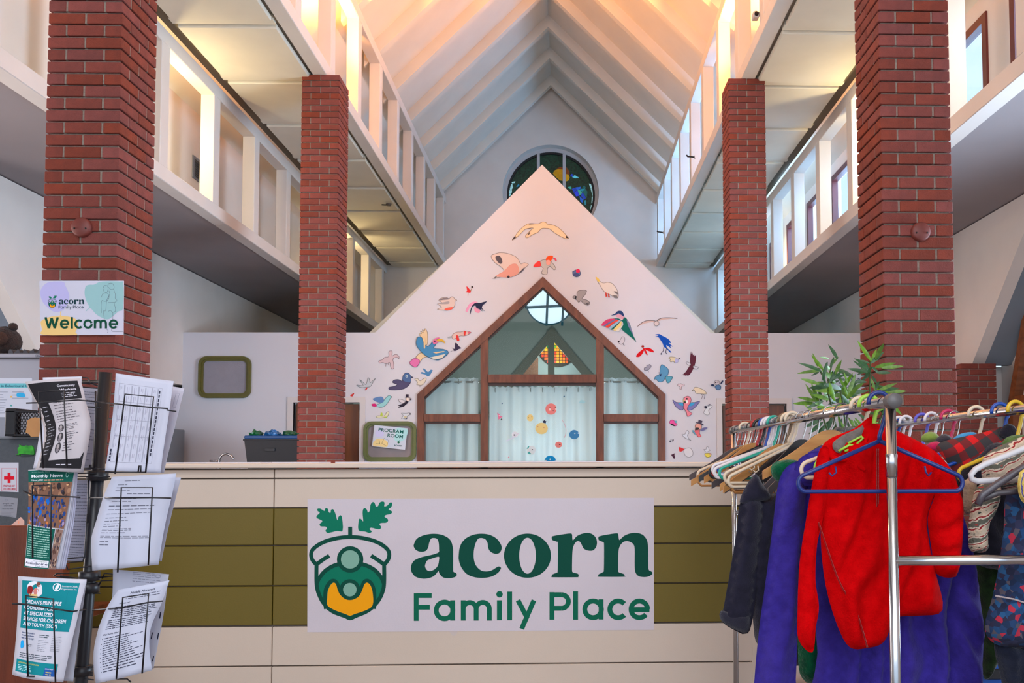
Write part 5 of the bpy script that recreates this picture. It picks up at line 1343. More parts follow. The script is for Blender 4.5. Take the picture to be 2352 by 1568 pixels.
wires('wire_pocket', [za([(835, 1165), (833, 1568)]), zb3([(812, 0), (785, 390), (770, 440), (620, 450)]), za([(680, 1130), (1040, 1132)]), za([(680, 1100), (910, 1098)]), zb3([(610, 470), (630, 515), (860, 480)]), zb3([(610, 415), (790, 400)])], 2.42)
wires('wire_pocket', [za([(1115, 1568 + 470), (1150, 1235), (1445, 1235), (1405, 1568 + 400)]), za([(850, 1332, 2.42), (1140, 1333), (1445, 1330), (1620, 1335)])], YFm)
wires('wire_pocket', [zb3([(260, 1510), (240, 758), (495, 790), (515, 1560)]), zb3([(115, 832), (240, 838), (500, 880), (670, 905), (800, 885, 2.42)]), zb3([(250, 1508), (320, 1508)])], YFm)
wires('wire_pocket', [zb3([(1080, 1530), (1140, 775), (1380, 740), (1320, 1478)]), zb3([(860, 892, 2.42), (1130, 870), (1380, 820), (1510, 808)])], YFm)
wires('wire_ring', [zb3([(500, 575), (530, 552), (770, 545), (800, 580), (790, 605), (560, 575)]), zb3([(950, 600), (970, 550), (1210, 572), (1210, 600), (1050, 590)]), zb3([(920, 660), (940, 620), (1280, 610), (1340, 650), (1200, 655)]), zb3([(740, 665), (920, 662)]), zb3([(740, 740), (930, 735)]), zb3([(520, 580), (800, 625)]), zb3([(900, 590), (1200, 560)])], 2.45, .002)
wires('wire_ring', [zb3([(700, 1400), (860, 1420)]), zb3([(700, 1440), (860, 1470)]), zb3([(690, 1470), (860, 1500)]), zb3([(700, 1520), (870, 1540)]), zb3([(980, 1555), (1020, 1530), (1180, 1530), (1215, 1560)]), zb3([(460, 1568), (480, 1545), (520, 1560)])], 2.44, .002)


PAGEFN = {}


def page(name, label, L, R, y, bow=0.0, lean=0.0, fn=None, col=(214, 214, 226), group='leaflets in the brochure rack', n=14, thick=.0006, cat='leaflet'):
    """curled sheet between a left and a right edge (photo outline), y = distance, bow = sideways curl in metres"""
    def edge(E, t):
        E2 = crom([tuple(map(float, q)) for q in E], 12, False)
        f = t * (len(E2) - 1); i = min(int(f), len(E2) - 2); k = f - i
        return (E2[i][0] + (E2[i + 1][0] - E2[i][0]) * k, E2[i][1] + (E2[i + 1][1] - E2[i][1]) * k)
    cache = {}
    def P(s, t):
        tk = round(t, 4)
        if tk not in cache: cache[tk] = (edge(L, min(max(t, 0), 1)), edge(R, min(max(t, 0), 1)))
        l, r = cache[tk]
        p = at(l[0] + (r[0] - l[0]) * s, l[1] + (r[1] - l[1]) * s, y)
        p.y += -bow * math.sin(math.pi * s) + lean * (1 - t) + .006 * math.sin(4 * t + 2 * s)
        return p
    def fn3(s, t):
        e = .004
        p = P(s, t); a = P(s + e, t) - P(s - e, t); b = P(s, min(1, t + e)) - P(s, max(0, t - e))
        nn = b.cross(a).normalized()
        if nn.y > 0: nn = -nn
        return p, nn
    o = thing(name, P(.5, 1), label, cat, group)
    vs = []; fs = []
    for j in range(n + 1):
        for i in range(9): vs.append(P(i / 8, j / n))
    k = len(vs)
    for j in range(n + 1):
        for i in range(9): q, nn = fn3(i / 8, j / n); vs.append(q - nn * thick)
    for j in range(n):
        for i in range(8):
            a = j * 9 + i; fs.append((a, a + 9, a + 10, a + 1)); fs.append((k + a, k + a + 1, k + a + 10, k + a + 9))
    rim = [i for i in range(9)] + [j * 9 + 8 for j in range(1, n + 1)] + [n * 9 + i for i in range(7, -1, -1)] + [j * 9 for j in range(n - 1, 0, -1)]
    for i in range(len(rim)):
        a, b = rim[i], rim[(i + 1) % len(rim)]; fs.append((a, b, k + b, k + a))
    m = MB(); m.smooth = True; m.add(vs, fs); m.build('sheet', mat('paper_%d_%d_%d' % col, tuple(int(v * .94) for v in col), .7, .02, 6), o)
    if fn:
        pr = Print(); fn(pr)
        # split long items so that they follow the curl
        items = []
        for col_, pts, hs, lay in pr.items:
            xs = [p[0] for p in pts]; ys = [p[1] for p in pts]
            if len(pts) == 4 and not hs and (max(xs) - min(xs) > .15 or max(ys) - min(ys) > .12):
                nu = max(1, int((max(xs) - min(xs)) / .08)); nv = max(1, int((max(ys) - min(ys)) / .06))
                g = lambda a, b: tuple((pts[0][k] * (1 - a) + pts[1][k] * a) * (1 - b) + (pts[3][k] * (1 - a) + pts[2][k] * a) * b for k in (0, 1))
                d = lambda p, q: math.hypot(p[0] - q[0], p[1] - q[1])
                na = max(1, int(d(pts[0], pts[1]) / .07)); nb = max(1, int(d(pts[1], pts[2]) / .07))
                for a in range(na):
                    for b in range(nb):
                        items.append((col_, [g(a / na, b / nb), g((a + 1) / na, b / nb), g((a + 1) / na, (b + 1) / nb), g(a / na, (b + 1) / nb)], [], lay))
            else: items.append((col_, pts, hs, lay))
        pr.items = items
        pr.build('print', fn3, o, .0003)
    PAGEFN[o.name] = fn3
    return o


def tl(pr, col, x0, x1, ys, w=.006, seed=1, jit=.35):
    r = random.Random(seed)
    for y in ys:
        x = x0; e = x1 - (x1 - x0) * r.random() * jit
        while x < e - .01:
            l = r.uniform(.03, .11); pr.rect(col, x, y - w / 2, min(e, x + l), y + w / 2); x += l + .014
rng = lambda a, b, n: [a + (b - a) * i / (n - 1) for i in range(n)]
def p_comm(pr):
    K = (30, 28, 32)
    pr.rect(K, .04, .045, .95, .29)
    xs_ = [.30, .31, .325, .335, .345, .345, .34, .33, .31, .30]
    for i in range(9):
        t0, t1 = .29 + i * .0678, .29 + (i + 1) * .0678
        pr.poly(K, [(.05, t0), (xs_[i], t0), (xs_[i + 1], t1), (.08, t1)])
    pr.rect(K, .10, .90, .90, .965); pr.poly(K, [(.90, .90), (.95, .86), (.95, .965), (.90, .965)])
    pr.up(); Wt = (196, 190, 200)
    put_text(pr, Wt, 'Community', .60, .115, .026, .29, .02); put_text(pr, Wt, 'Workers', .62, .165, .026, .27, .02); tl(pr, Wt, .62, .9, rng(.20, .25, 3), .007, 3)
    tl(pr, (170, 166, 176), .12, .30, rng(.34, .84, 14), .007, 5, .5); tl(pr, (90, 84, 90), .40, .86, rng(.31, .40, 4), .006, 6); tl(pr, (90, 84, 90), .40, .86, rng(.42, .49, 4), .006, 7)
    for i, y in enumerate((.575, .69, .80)):
        pr.poly((60, 56, 60), circ(.46, y, .062, .05, n=18)); pr.up(); pr.poly((150, 140, 140), circ(.46, y - .012, .03, .024, n=12)); pr.poly((120, 112, 116), circ(.46, y + .025, .036, .018, n=12)); pr.lay -= 1
        tl(pr, (80, 76, 84), .56, .80, rng(y - .035, y + .035, 4), .006, 8 + i, .6)
    tl(pr, (190, 186, 196), .5, .85, [.935], .006, 12)
page('leaflet', 'curled black and white community workers flyer at the top left of the brochure rack', [(41, 874), (57, 905), (75, 936), (90, 980), (94, 1010), (90, 1045), (84, 1078)], [(167, 866), (178, 892), (188, 920), (202, 958), (206, 985), (202, 1026), (192, 1085)], 2.34, .02, .03, p_comm, (206, 196, 200))
page('leaflet', 'white sheet peeking out behind the black and white flyer', [(88, 865), (88, 960), (78, 1075)], [(176, 862), (180, 960), (175, 1080)], 2.40, 0, .02, None, (220, 218, 230))
def p_cal(pr):
    G = (120, 120, 134)
    for i in range(6):
        x = .14 + i * .115; pr.rect((150, 150, 164), x, .14, x + .022, .86)
    pr.line(G, [(.06, .13), (.80, .13), (.80, .87), (.06, .87)], .004, True)
    for x in (.3, .46, .62): pr.line(G, [(.06, x), (.78, x)], .003)
    r = random.Random(4)
    for i in range(6):
        for j in range(8): x = .07 + i * .115; y = .16 + j * .088; pr.rect((150, 148, 166), x, y, x + .012, y + r.uniform(.03, .07)); pr.rect((160, 158, 172), x + .03, y, x + .04, y + r.uniform(.02, .06))
    for j in range(16): y = .16 + j * .04; pr.rect((50, 50, 66), .745, y, .772, y + .03)
    for j in range(4): pr.rect((40, 40, 60), .03, .74 + j * .033, .055, .765 + j * .033)
page('leaflet', 'calendar sheet printed sideways at the top right of the brochure rack', [(257, 855), (250, 970), (243, 1081)], [(389, 873), (381, 980), (369, 1085)], 2.37, -.012, .02, p_cal, (208, 208, 224))
page('leaflet', 'blank sheet standing behind the sideways calendar', [(300, 870), (300, 980), (290, 1083)], [(414, 890), (397, 990), (377, 1086)], 2.43, 0, .02, lambda pr: (pr.line((130, 130, 150), [(.86, .1), (.93, .1), (.91, .26), (.84, .26)], .006, True)), (212, 208, 222))
def p_txt(seed, n=20):
    def f(pr): tl(pr, (90, 90, 104), .1, .92, rng(.08, .92, n), .006, seed, .5)
    return f
page('leaflet', 'text sheet in the inner top pocket beside the pole', [(176, 888), (176, 980), (172, 1078)], [(234, 893), (229, 985), (219, 1078)], 2.5, 0, .01, p_txt(21, 24), (190, 190, 208))
def p_news(pr):
    T = (10, 82, 70)
    pr.rect(T, .0, .012, 1, .165); pr.up(); Wt = (214, 216, 220)
    put_text(pr, (120, 160, 150), 'Acorn Family Place', .08, .055, .016, .42, 0); put_text(pr, Wt, 'Monthly News', .08, .115, .034, .70, .022); put_text(pr, Wt, 'February 2024', .08, .152, .016, .28, .02); tl(pr, (214, 150, 120), .38, .80, [.146], .012, 3, 0)
    pr.line((150, 190, 180), circ(.87, .09, .03, .03, n=14), .008, True); put_text(pr, (150, 190, 180), 'acorn', .90, .08, .014, .09, .01)
    r = random.Random(11)
    pr.lay = 1
    pr.rect((120, 84, 66), 0, .165, 1, .56); pr.up()
    for i in range(150):
        x, y = r.uniform(.02, .96), r.uniform(.18, .55); ww, hh = r.uniform(.02, .09), r.uniform(.015, .06)
        if y < .30: c = r.choice([(40, 34, 36), (150, 110, 84), (90, 60, 44), (196, 150, 110), (60, 50, 60)])
        elif y < .46: c = r.choice([(24, 84, 170), (30, 60, 120), (40, 44, 70), (20, 100, 190), (150, 106, 84), (60, 70, 140)])
        else: c = r.choice([(60, 66, 120), (40, 40, 70), (190, 110, 60), (150, 130, 160), (90, 90, 150)])
        pr.poly(c, circ(x, y, ww / 2, hh / 2, n=7), lay=2 + i % 3)
    pr.lay = 2
    pr.rect(T, .02, .57, .80, .86); pr.rect((130, 100, 90), .82, .57, .99, .99); pr.lay = 3
    tl(pr, (140, 184, 170), .07, .78, rng(.59, .84, 13), .008, 5, .15)
    for i in range(40): pr.poly(r.choice([(60, 50, 60), (180, 150, 130), (90, 60, 50)]), circ(r.uniform(.83, .98), r.uniform(.58, .97), .014, .018, n=6), lay=3)
    pr.rect(T, .0, .86, .81, .995, 1); pr.rect((214, 212, 222), .03, .875, .79, .975, 2); pr.lay = 3
    put_text(pr, (80, 120, 70), 'Money doing more', .34, .897, .012, .40, 0); put_text(pr, (16, 24, 60), 'Assiniboine', .05, .938, .034, .72, .012); put_text(pr, (30, 40, 70), 'Credit Union', .42, .965, .018, .34, 0)
page('newsletter', 'green monthly newsletter with a crowd photo in the left pocket of the brochure rack', [(54, 1079), (56, 1190), (58, 1301)], [(160, 1073), (147, 1200), (129, 1307)], 2.33, .008, .02, p_news, (214, 214, 222))
for i, dx in enumerate((4, 8, 13, 17)):
    page('newsletter', ['first', 'second', 'third', 'last'][i] + ' spare sheet fanned out behind the green newsletter', [(60 + dx, 1080), (60 + dx, 1190), (62 + dx, 1300)], [(161 + dx * .35, 1074), (150 + dx, 1200), (133 + dx * 1.05, 1307)], 2.336 + i * .005, .006, .02, None, (206 - i * 4, 206 - i * 4, 220), 'spare newsletters')
page('leaflet', 'text sheet in the inner middle pocket beside the pole', [(156, 1102), (156, 1200), (150, 1286)], [(214, 1103), (211, 1200), (206, 1289)], 2.5, 0, .01, p_txt(31, 26), (184, 184, 204))
def p_let(pr):
    D_ = (84, 84, 98)
    tl(pr, D_, .25, .5, [.08], .007, 1, .1); tl(pr, D_, .16, .42, rng(.125, .19, 3), .006, 2, .4); tl(pr, D_, .36, .72, [.22], .006, 3, .1); tl(pr, D_, .16, .55, rng(.27, .30, 2), .006, 4, .3); tl(pr, D_, .14, .82, [.345], .008, 5, .05)
    tl(pr, D_, .14, .9, rng(.38, .42, 2), .005, 6, .2); tl(pr, D_, .14, .5, rng(.46, .56, 4), .006, 7, .4); tl(pr, D_, .14, .6, [.60, .62], .006, 8, .3); tl(pr, D_, .14, .52, [.655], .008, 9, .05); tl(pr, D_, .14, .9, [.70, .72], .005, 10, .2); tl(pr, D_, .14, .3, [.76, .79], .006, 11, .3)
page('leaflet', 'curled white typed letter in the right middle pocket of the brochure rack', [(253, 1095), (232, 1140), (215, 1200), (208, 1240), (214, 1309)], [(399, 1087), (391, 1140), (382, 1190), (374, 1240), (365, 1296)], 2.345, .014, .01, p_let, (204, 206, 224))
page('leaflet', 'sheet edge showing behind the typed letter', [(330, 1096), (330, 1200), (330, 1290)], [(410, 1096), (394, 1180), (372, 1288)], 2.40, 0, .01, None, (196, 198, 216))
def p_jor(pr):
    T = (10, 122, 130); Wt = (216, 216, 226)
    pr.rect(T, .07, .06, .92, .51); pr.up()
    pr.poly(Wt, circ(.27, .145, .12, .085, n=24)); pr.up(); pr.poly((130, 30, 34), crom([(.16, .17), (.17, .13), (.22, .12), (.25, .16), (.22, .21), (.17, .2)], 3)); pr.poly((196, 120, 110), crom([(.26, .16), (.3, .14), (.34, .16), (.31, .2), (.27, .2)], 3)); pr.poly((120, 70, 60), circ(.33, .10, .035, .03, n=10)); pr.poly((216, 206, 210), crom([(.31, .13), (.37, .11), (.40, .19), (.33, .22)], 3)); pr.poly((214, 180, 120), [(.2, .2), (.33, .2), (.33, .235), (.2, .235)])
    pr.line(Wt, circ(.61, .118, .055, .04, n=18), .012, True); pr.poly(Wt, crom([(.585, .14), (.60, .10), (.635, .075), (.64, .11), (.62, .145)], 3))
    put_text(pr, Wt, 'Southern Chiefs', .68, .115, .018, .22, 0); put_text(pr, Wt, "Organization Inc.", .68, .145, .018, .22, 0)
    for i, (s_, w_) in enumerate((("JORDAN'S PRINCIPLE", .60), ('COORDINATOR', .49), ('AT SPECIALIZED', .50), ('SERVICES FOR CHILDREN', .72), ('AND YOUTH (SSCY)', .60))):
        put_text(pr, Wt, s_, .12, .287 + i * .0485, .031, w_, .028)
    K = (40, 60, 70)
    for i, s_ in enumerate(("How can the Jordan's", 'Principle Coordinator', 'help your family?')): put_text(pr, (20, 60, 110), s_, .12, .555 + i * .024, .013, .24, .015)
    tl(pr, K, .45, .62, [.555, .572], .006, 1, .1); tl(pr, (140, 140, 150), .45, .64, rng(.60, .69, 7), .004, 2, .3); tl(pr, (140, 140, 150), .68, .84, rng(.56, .68, 9), .004, 3, .3)
    pr.poly((30, 150, 210), crom([(.12, .63), (.16, .62), (.18, .65), (.19, .67), (.15, .69), (.12, .68)], 3)); put_text(pr, (80, 80, 90), 'SSCY', .24, .665, .02, .10, .01)
    tl(pr, (70, 80, 90), .12, .76, rng(.73, .765, 3), .006, 4, .2)
    pr.rect(T, .07, .79, .86, .925); pr.up(); put_text(pr, (200, 190, 70), "JORDAN'S PRINCIPLE COORDINATOR", .12, .825, .014, .42, .01); tl(pr, (180, 220, 220), .12, .5, rng(.845, .895, 4), .006, 5, .4); pr.poly((30, 80, 150), [(.66, .83), (.86, .85), (.86, .925), (.64, .925)]); pr.up(); put_text(pr, Wt, 'CONTACT US', .66, .85, .012, .18, .01); tl(pr, (200, 180, 90), .68, .8, [.88, .905], .012, 6, .1)
page('leaflet', "teal flyer with large white capitals in the lower left pocket of the brochure rack", [(30, 1325), (30, 1440), (30, 1548)], [(187, 1333), (168, 1450), (146, 1566)], 2.33, .01, .02, p_jor, (216, 214, 226))
page('leaflet', 'spare sheet behind the teal flyer', [(70, 1335), (70, 1440), (70, 1555)], [(187, 1336), (180, 1450), (169, 1564)], 2.37, 0, .02, None, (196, 200, 216))
def p_serv(pr):
    D_ = (60, 60, 76)
    put_text(pr, D_, 'Huddle Norwest', .34, .10, .026, .45, .02); tl(pr, D_, .30, .92, [.125, .15], .006, 1, .2); put_text(pr, D_, 'Who are we?', .22, .20, .016, .2, .012)
    tl(pr, D_, .18, .95, rng(.23, .33, 6), .008, 2, .12); tl(pr, D_, .16, .93, rng(.36, .44, 5), .008, 3, .12); put_text(pr, D_, 'What Do We Offer?', .14, .50, .016, .3, .012)
    for i, y in enumerate(rng(.53, .88, 15)):
        if i % 2 == 0: pr.poly(D_, circ(.15, y, .008, .006, n=6))
        tl(pr, D_, .19, .93, [y], .008, 20 + i, .4)
page('leaflet', 'curled white services sheet with bullet list in the lower right pocket', [(268, 1355), (242, 1392), (222, 1440), (212, 1490), (214, 1530), (222, 1568)], [(383, 1334), (368, 1385), (348, 1435), (344, 1480), (350, 1538)], 2.34, .012, .01, p_serv, (206, 208, 226))
def p_bind(pr):
    tl(pr, (110, 110, 126), .35, .9, rng(.02, .14, 5), .006, 2, .3); pr.line((110, 110, 126), circ(.80, .05, .06, .02, n=10), .006, True)
bo = page('leaflet', 'bound booklet standing behind the bullet list sheet', [(255, 1308), (250, 1420), (240, 1530)], [(382, 1320), (372, 1430), (353, 1536)], 2.41, 0, .01, p_bind, (198, 200, 216))
for x, y in ((.93, .40), (.84, .60), (.96, .60), (.95, .82)):
    pr = Print(); pr.rect((30, 30, 50), x, y, x + .022, y + .06); pr.build('binding_mark', PAGEFN[bo.name], bo, .0004)

# =================================================================== clothes rack
YR = 1.95
R0 = at(2050, 921, YR); RX = R0.x; RZ = R0.z
def ru(u): return 2021.7 * RX / (u - 1303.7)               # distance of the point of the near rail seen at u
YRE = 3.86
q2 = atz(2352, 940, RZ); RX2 = q2.x
def ru2(u): return 2021.7 * RX2 / (u - 1303.7)
rack = thing('clothes_rack', (RX + .2, 2.9, 0), 'chrome double rail clothes rack loaded with hangers and clothes', 'clothes rack')
tr_ = .0135
MB().tube([(RX, YR - .0, RZ), (RX, YRE, RZ)], tr_, 16).build('rail', CHROME, rack)
MB().tube([(RX2, YR, RZ), (RX2, YRE, RZ)], tr_ * .9, 16).build('rail', CHROME, rack)
for x in (RX, RX2):
    MB().tube([(x, YR + .014, RZ - .01), (x, YR + .014, .05)], .0118, 16).build('post', CHROME, rack)
    MB().tube([(x, YRE - .014, RZ - .01), (x, YRE - .014, .05)], .0118, 16).build('post', CHROME, rack)
    for yy in (YR, YRE):
        MB().lathe((x, yy, RZ), [(.0, -.017), (.0165, -.016), (.0175, -.012), (.0175, .012), (.0165, .016), (.0, .017)], 20, 'y').build('end_cap', mat('cap_grey', (96, 92, 92), .45, .1, 30), rack, recalc=True)
    MB().lathe((x, YR + .014, .0), [(.0, .06), (.012, .06), (.025, .045), (.03, .02), (.02, .0), (.0, .0)], 16).build('caster', BLK, rack)
    MB().lathe((x, YRE - .014, .0), [(.0, .06), (.012, .06), (.025, .045), (.03, .02), (.02, .0), (.0, .0)], 16).build('caster', BLK, rack)
zcb = at(2180, 1288, YR).z
for yy in (YR + .014, YRE - .014):
    MB().tube([(RX, yy, zcb), (RX2, yy, zcb)], .0118, 14).build('cross_bar', CHROME, rack)
zj = at(2040, 1043, YR).z
MB().lathe((RX, YR + .014, zj), [(.0119, -.05), (.0135, -.05), (.0135, .0), (.0119, .002)], 16).build('sleeve', CHROME, rack)

HWOOD = lambda: mat('hanger_wood', (196, 140, 74), .45, .25, 6, .05, 60, stretch=(1, 6, 6), col2=(172, 112, 52))
def hmat(c): return mat('hanger_plastic_%d_%d_%d' % c, c, .35, 0)
STW = lambda: mat('hook_wire', (150, 146, 142), .25, metal=1)


def hanger(label, x, y, kind, col, hw, drop, yaw, group='hangers on the clothes rack', hook=None, z=None, up=.085, tilt=0.0, bar=True):
    """hanger with its hook over a rail at (x, y, RZ)"""
    t = thing('hanger', (x, y, RZ), label, 'hanger', group)
    rr = tr_ + (.0105 if kind == 'tube' else .006)
    hk = [(rr * math.cos(a), 0, rr * math.sin(a)) for a in [math.radians(d) for d in range(200, -31, -21)]][::-1]
    hk = [(rr * math.cos(math.radians(d)), 0, rr * math.sin(math.radians(d))) for d in range(190, -60, -18)]
    hk += [(.012, 0, -rr * 1.7), (0, 0, -up + .012), (0, 0, -up)]
    def loc(m, name, mt, par=t):
        o = m.build(name, mt); o.parent = par; return o
    if kind == 'tube':
        m_ = hmat(col); r = .0052
        loc(MB().tube(hk, r, 8), 'hook', m_)
        pts = [(0, 0, -up), (-hw * .5, 0, -up - (drop - .02) * .46), (-hw + .03, 0, -up - drop + .042)]
        c = []
        for s in (-1, 1):
            cx, cz, R = s * (hw - .018), -up - drop + .02, .02
            angs = range(118, 271, 17) if s < 0 else range(62, -91, -17)
            c.append([(cx + R * math.cos(math.radians(a)), 0, cz + R * math.sin(math.radians(a))) for a in angs])
        path = [(0, 0, -up)] + c[0] + c[1][::-1] + [(0, 0, -up)]
        loc(MB().tube(path, r, 8), 'frame', m_)
        for s in (-1, 1):
            bx, bz = s * hw * .55, -up - drop * .5
            loc(MB().tube([(bx, 0, bz), (bx + .002, 0, bz - .014), (bx + s * .008, 0, bz - .022), (bx + s * .015, 0, bz - .014)], .0022, 6), 'notch_hook', m_)
    elif kind == 'wire':
        loc(MB().tube(hk, .0017, 6), 'hook', STW())
        loc(MB().tube([(0, 0, -up), (-hw, 0, -up - drop), (hw, 0, -up - drop), (0, 0, -up)], .0017, 6), 'frame', STW())
    else:                                                   # flat shaped arms: wood or moulded plastic
        hm = STW() if kind in ('wood', 'flat') else hmat(col)
        loc(MB().tube(hk, .002 if kind != 'velvet' else .0022, 6), 'hook', hm)
        m_ = HWOOD() if kind == 'wood' else hmat(col)
        top_ = crom([(-hw, -up - drop + .012), (-hw * .55, -up - drop * .42), (-hw * .18, -up + .004), (0, -up + .014), (hw * .18, -up + .004), (hw * .55, -up - drop * .42), (hw, -up - drop + .012)], 4, False)
        bot_ = crom([(hw, -up - drop - .012), (hw * .55, -up - drop * .42 - .032), (hw * .18, -up - .03), (0, -up - .026), (-hw * .18, -up - .03), (-hw * .55, -up - drop * .42 - .032), (-hw, -up - drop - .012)], 4, False)
        th = .011 if kind == 'wood' else .007
        o = MB().prism(top_ + bot_, -th / 2, th / 2).build('frame', m_, None, recalc=True); o.parent = t
        if bar:
            loc(MB().tube([(-hw * .86, 0, -up - drop + .004), (-hw * .8, 0, -up - drop - .01), (hw * .8, 0, -up - drop - .01), (hw * .86, 0, -up - drop + .004)], .0048 if kind == 'wood' else .0036, 8), 'bar', m_)
    t.rotation_euler = (tilt, 0, yaw)
    return t


random.seed(21)
CRM, WHT, BLU, TEAL, BLKC, GRY, NVY, RED_, BRN = (216, 196, 170), (222, 214, 218), (20, 70, 160), (30, 160, 140), (26, 24, 26), (78, 70, 72), (26, 34, 76), (170, 24, 30), (120, 96, 70)
HL = [  # (u of the hook, kind, colour, half width, drop, wording)
 (1690, 'wire', WHT, .20, .10, 'thin wire hanger at the far end of the near rail'), (1699, 'velvet', GRY, .215, .115, 'dark grey moulded hanger second from the far end'), (1707, 'wood', CRM, .215, .13, 'wooden hanger with bar near the far end of the rail'), (1714, 'tube', CRM, .20, .12, 'cream tube hanger near the far end'),
 (1722, 'wood', CRM, .21, .12, 'wooden hanger in front of the far cream hanger'), (1729, 'velvet', BLKC, .21, .12, 'black flat hanger between two wooden hangers'), (1735, 'wood', CRM, .20, .13, 'wooden hanger beside the red hook'), (1741, 'tube', RED_, .18, .11, 'red tube hanger among the crowded hangers'), (1748, 'tube', BLKC, .19, .12, 'black tube hanger beside the red one'),
 (1754, 'velvet', GRY, .20, .13, 'grey flat hanger behind the blue one'), (1760, 'tube', BLU, .18, .09, 'blue tube hanger in the middle of the crowded hangers'), (1767, 'tube', WHT, .20, .10, 'white tube hanger beside the blue one'), (1774, 'tube', WHT, .205, .115, 'second white tube hanger beside the teal one'), (1781, 'tube', TEAL, .20, .11, 'teal green tube hanger'),
 (1788, 'wood', CRM, .20, .13, 'wooden hanger in front of the teal one'), (1794, 'velvet', GRY, .19, .135, 'black flat hanger in front of the wooden row'), (1801, 'wood', CRM, .205, .14, 'last wooden hanger of the middle row'), (1808, 'tube', BRN, .20, .13, 'brownish tube hanger beside the cream ones'), (1815, 'tube', CRM, .21, .13, 'cream tube hanger in the middle of the rail'), (1824, 'tube', CRM, .215, .135, 'nearest big cream tube hanger with small hooks'),
 (1846, 'flat', BLKC, .15, .12, 'black hanger with a wire hook behind the polo shirt'), (1860, 'flat', GRY, .15, .125, 'second black hanger with a wire hook'), (1876, 'flat', GRY, .145, .13, 'charcoal hanger with a brass coloured hook'), (1912, 'wood', CRM, .19, .11, 'broad wooden hanger holding the green sweater'), (1940, 'velvet', GRY, .12, .1, 'grey velvet hanger beside the purple fleece')]
for i, (u, kd, c, hw, dr, lab) in enumerate(HL):
    hanger(lab, RX, ru(u), kd, c, hw, dr, random.uniform(-.10, .16) if u != 1912 else .0, up=random.uniform(.075, .10) if u != 1912 else .062, tilt=0)
hanger('blue plastic hanger hanging in front of the red fleece', RX - .013, 2.0, 'tube', (18, 42, 112), .186, .116, -.03, up=.088)
hanger('lime green tube hanger inside the red fleece collar', RX, ru(2003), 'tube', (150, 196, 60), .13, .085, .0, up=.085)
hanger('cream hanger behind the red fleece collar', RX, ru(1983), 'tube', CRM, .15, .09, .05, up=.085)
HL2 = [(2062, 'tube', BLU, .18, .1, 'blue hanger at the far end of the right rail'), (2074, 'tube', WHT, .19, .1, 'white hanger at the far end of the right rail'), (2090, 'tube', WHT, .19, .1, 'thick white hanger on the far part of the right rail'),
       (2128, 'tube', (92, 84, 190), .18, .1, 'violet tube hanger on the right rail'), (2150, 'tube', WHT, .19, .1, 'white hanger beside the violet one'), (2168, 'wire', WHT, .18, .1, 'thin wire hanger beside the magenta one'), (2190, 'tube', (190, 20, 84), .17, .1, 'magenta tube hanger on the right rail'),
       (2205, 'wire', WHT, .18, .1, 'thin wire hanger left of the cream hook'), (2256, 'tube', CRM, .18, .1, 'cream tube hanger on the near part of the right rail'), (2312, 'tube', BLU, .17, .1, 'bright blue tube hanger holding the plaid shirt'), (2349, 'tube', (214, 176, 40), .17, .1, 'yellow tube hanger at the right edge')]
for u, kd, c, hw, dr, lab in HL2:
    hanger(lab, RX2, ru2(u), kd, c, hw, dr, random.uniform(-.15, .15), 'hangers on the right rail', up=.09)

# ---- clothes
def inside(p, poly):
    x, y = p; c = False; j = len(poly) - 1
    for i in range(len(poly)):
        xi, yi = poly[i]; xj, yj = poly[j]
        if (yi > y) != (yj > y) and x < (xj - xi) * (y - yi) / (yj - yi) + xi: c = not c
        j = i
    return c


def segd(p, a, b):
    dx, dy = b[0] - a[0], b[1] - a[1]; l = dx * dx + dy * dy
    t = 0 if l == 0 else max(0, min(1, ((p[0] - a[0]) * dx + (p[1] - a[1]) * dy) / l))
    return math.hypot(p[0] - a[0] - t * dx, p[1] - a[1] - t * dy)


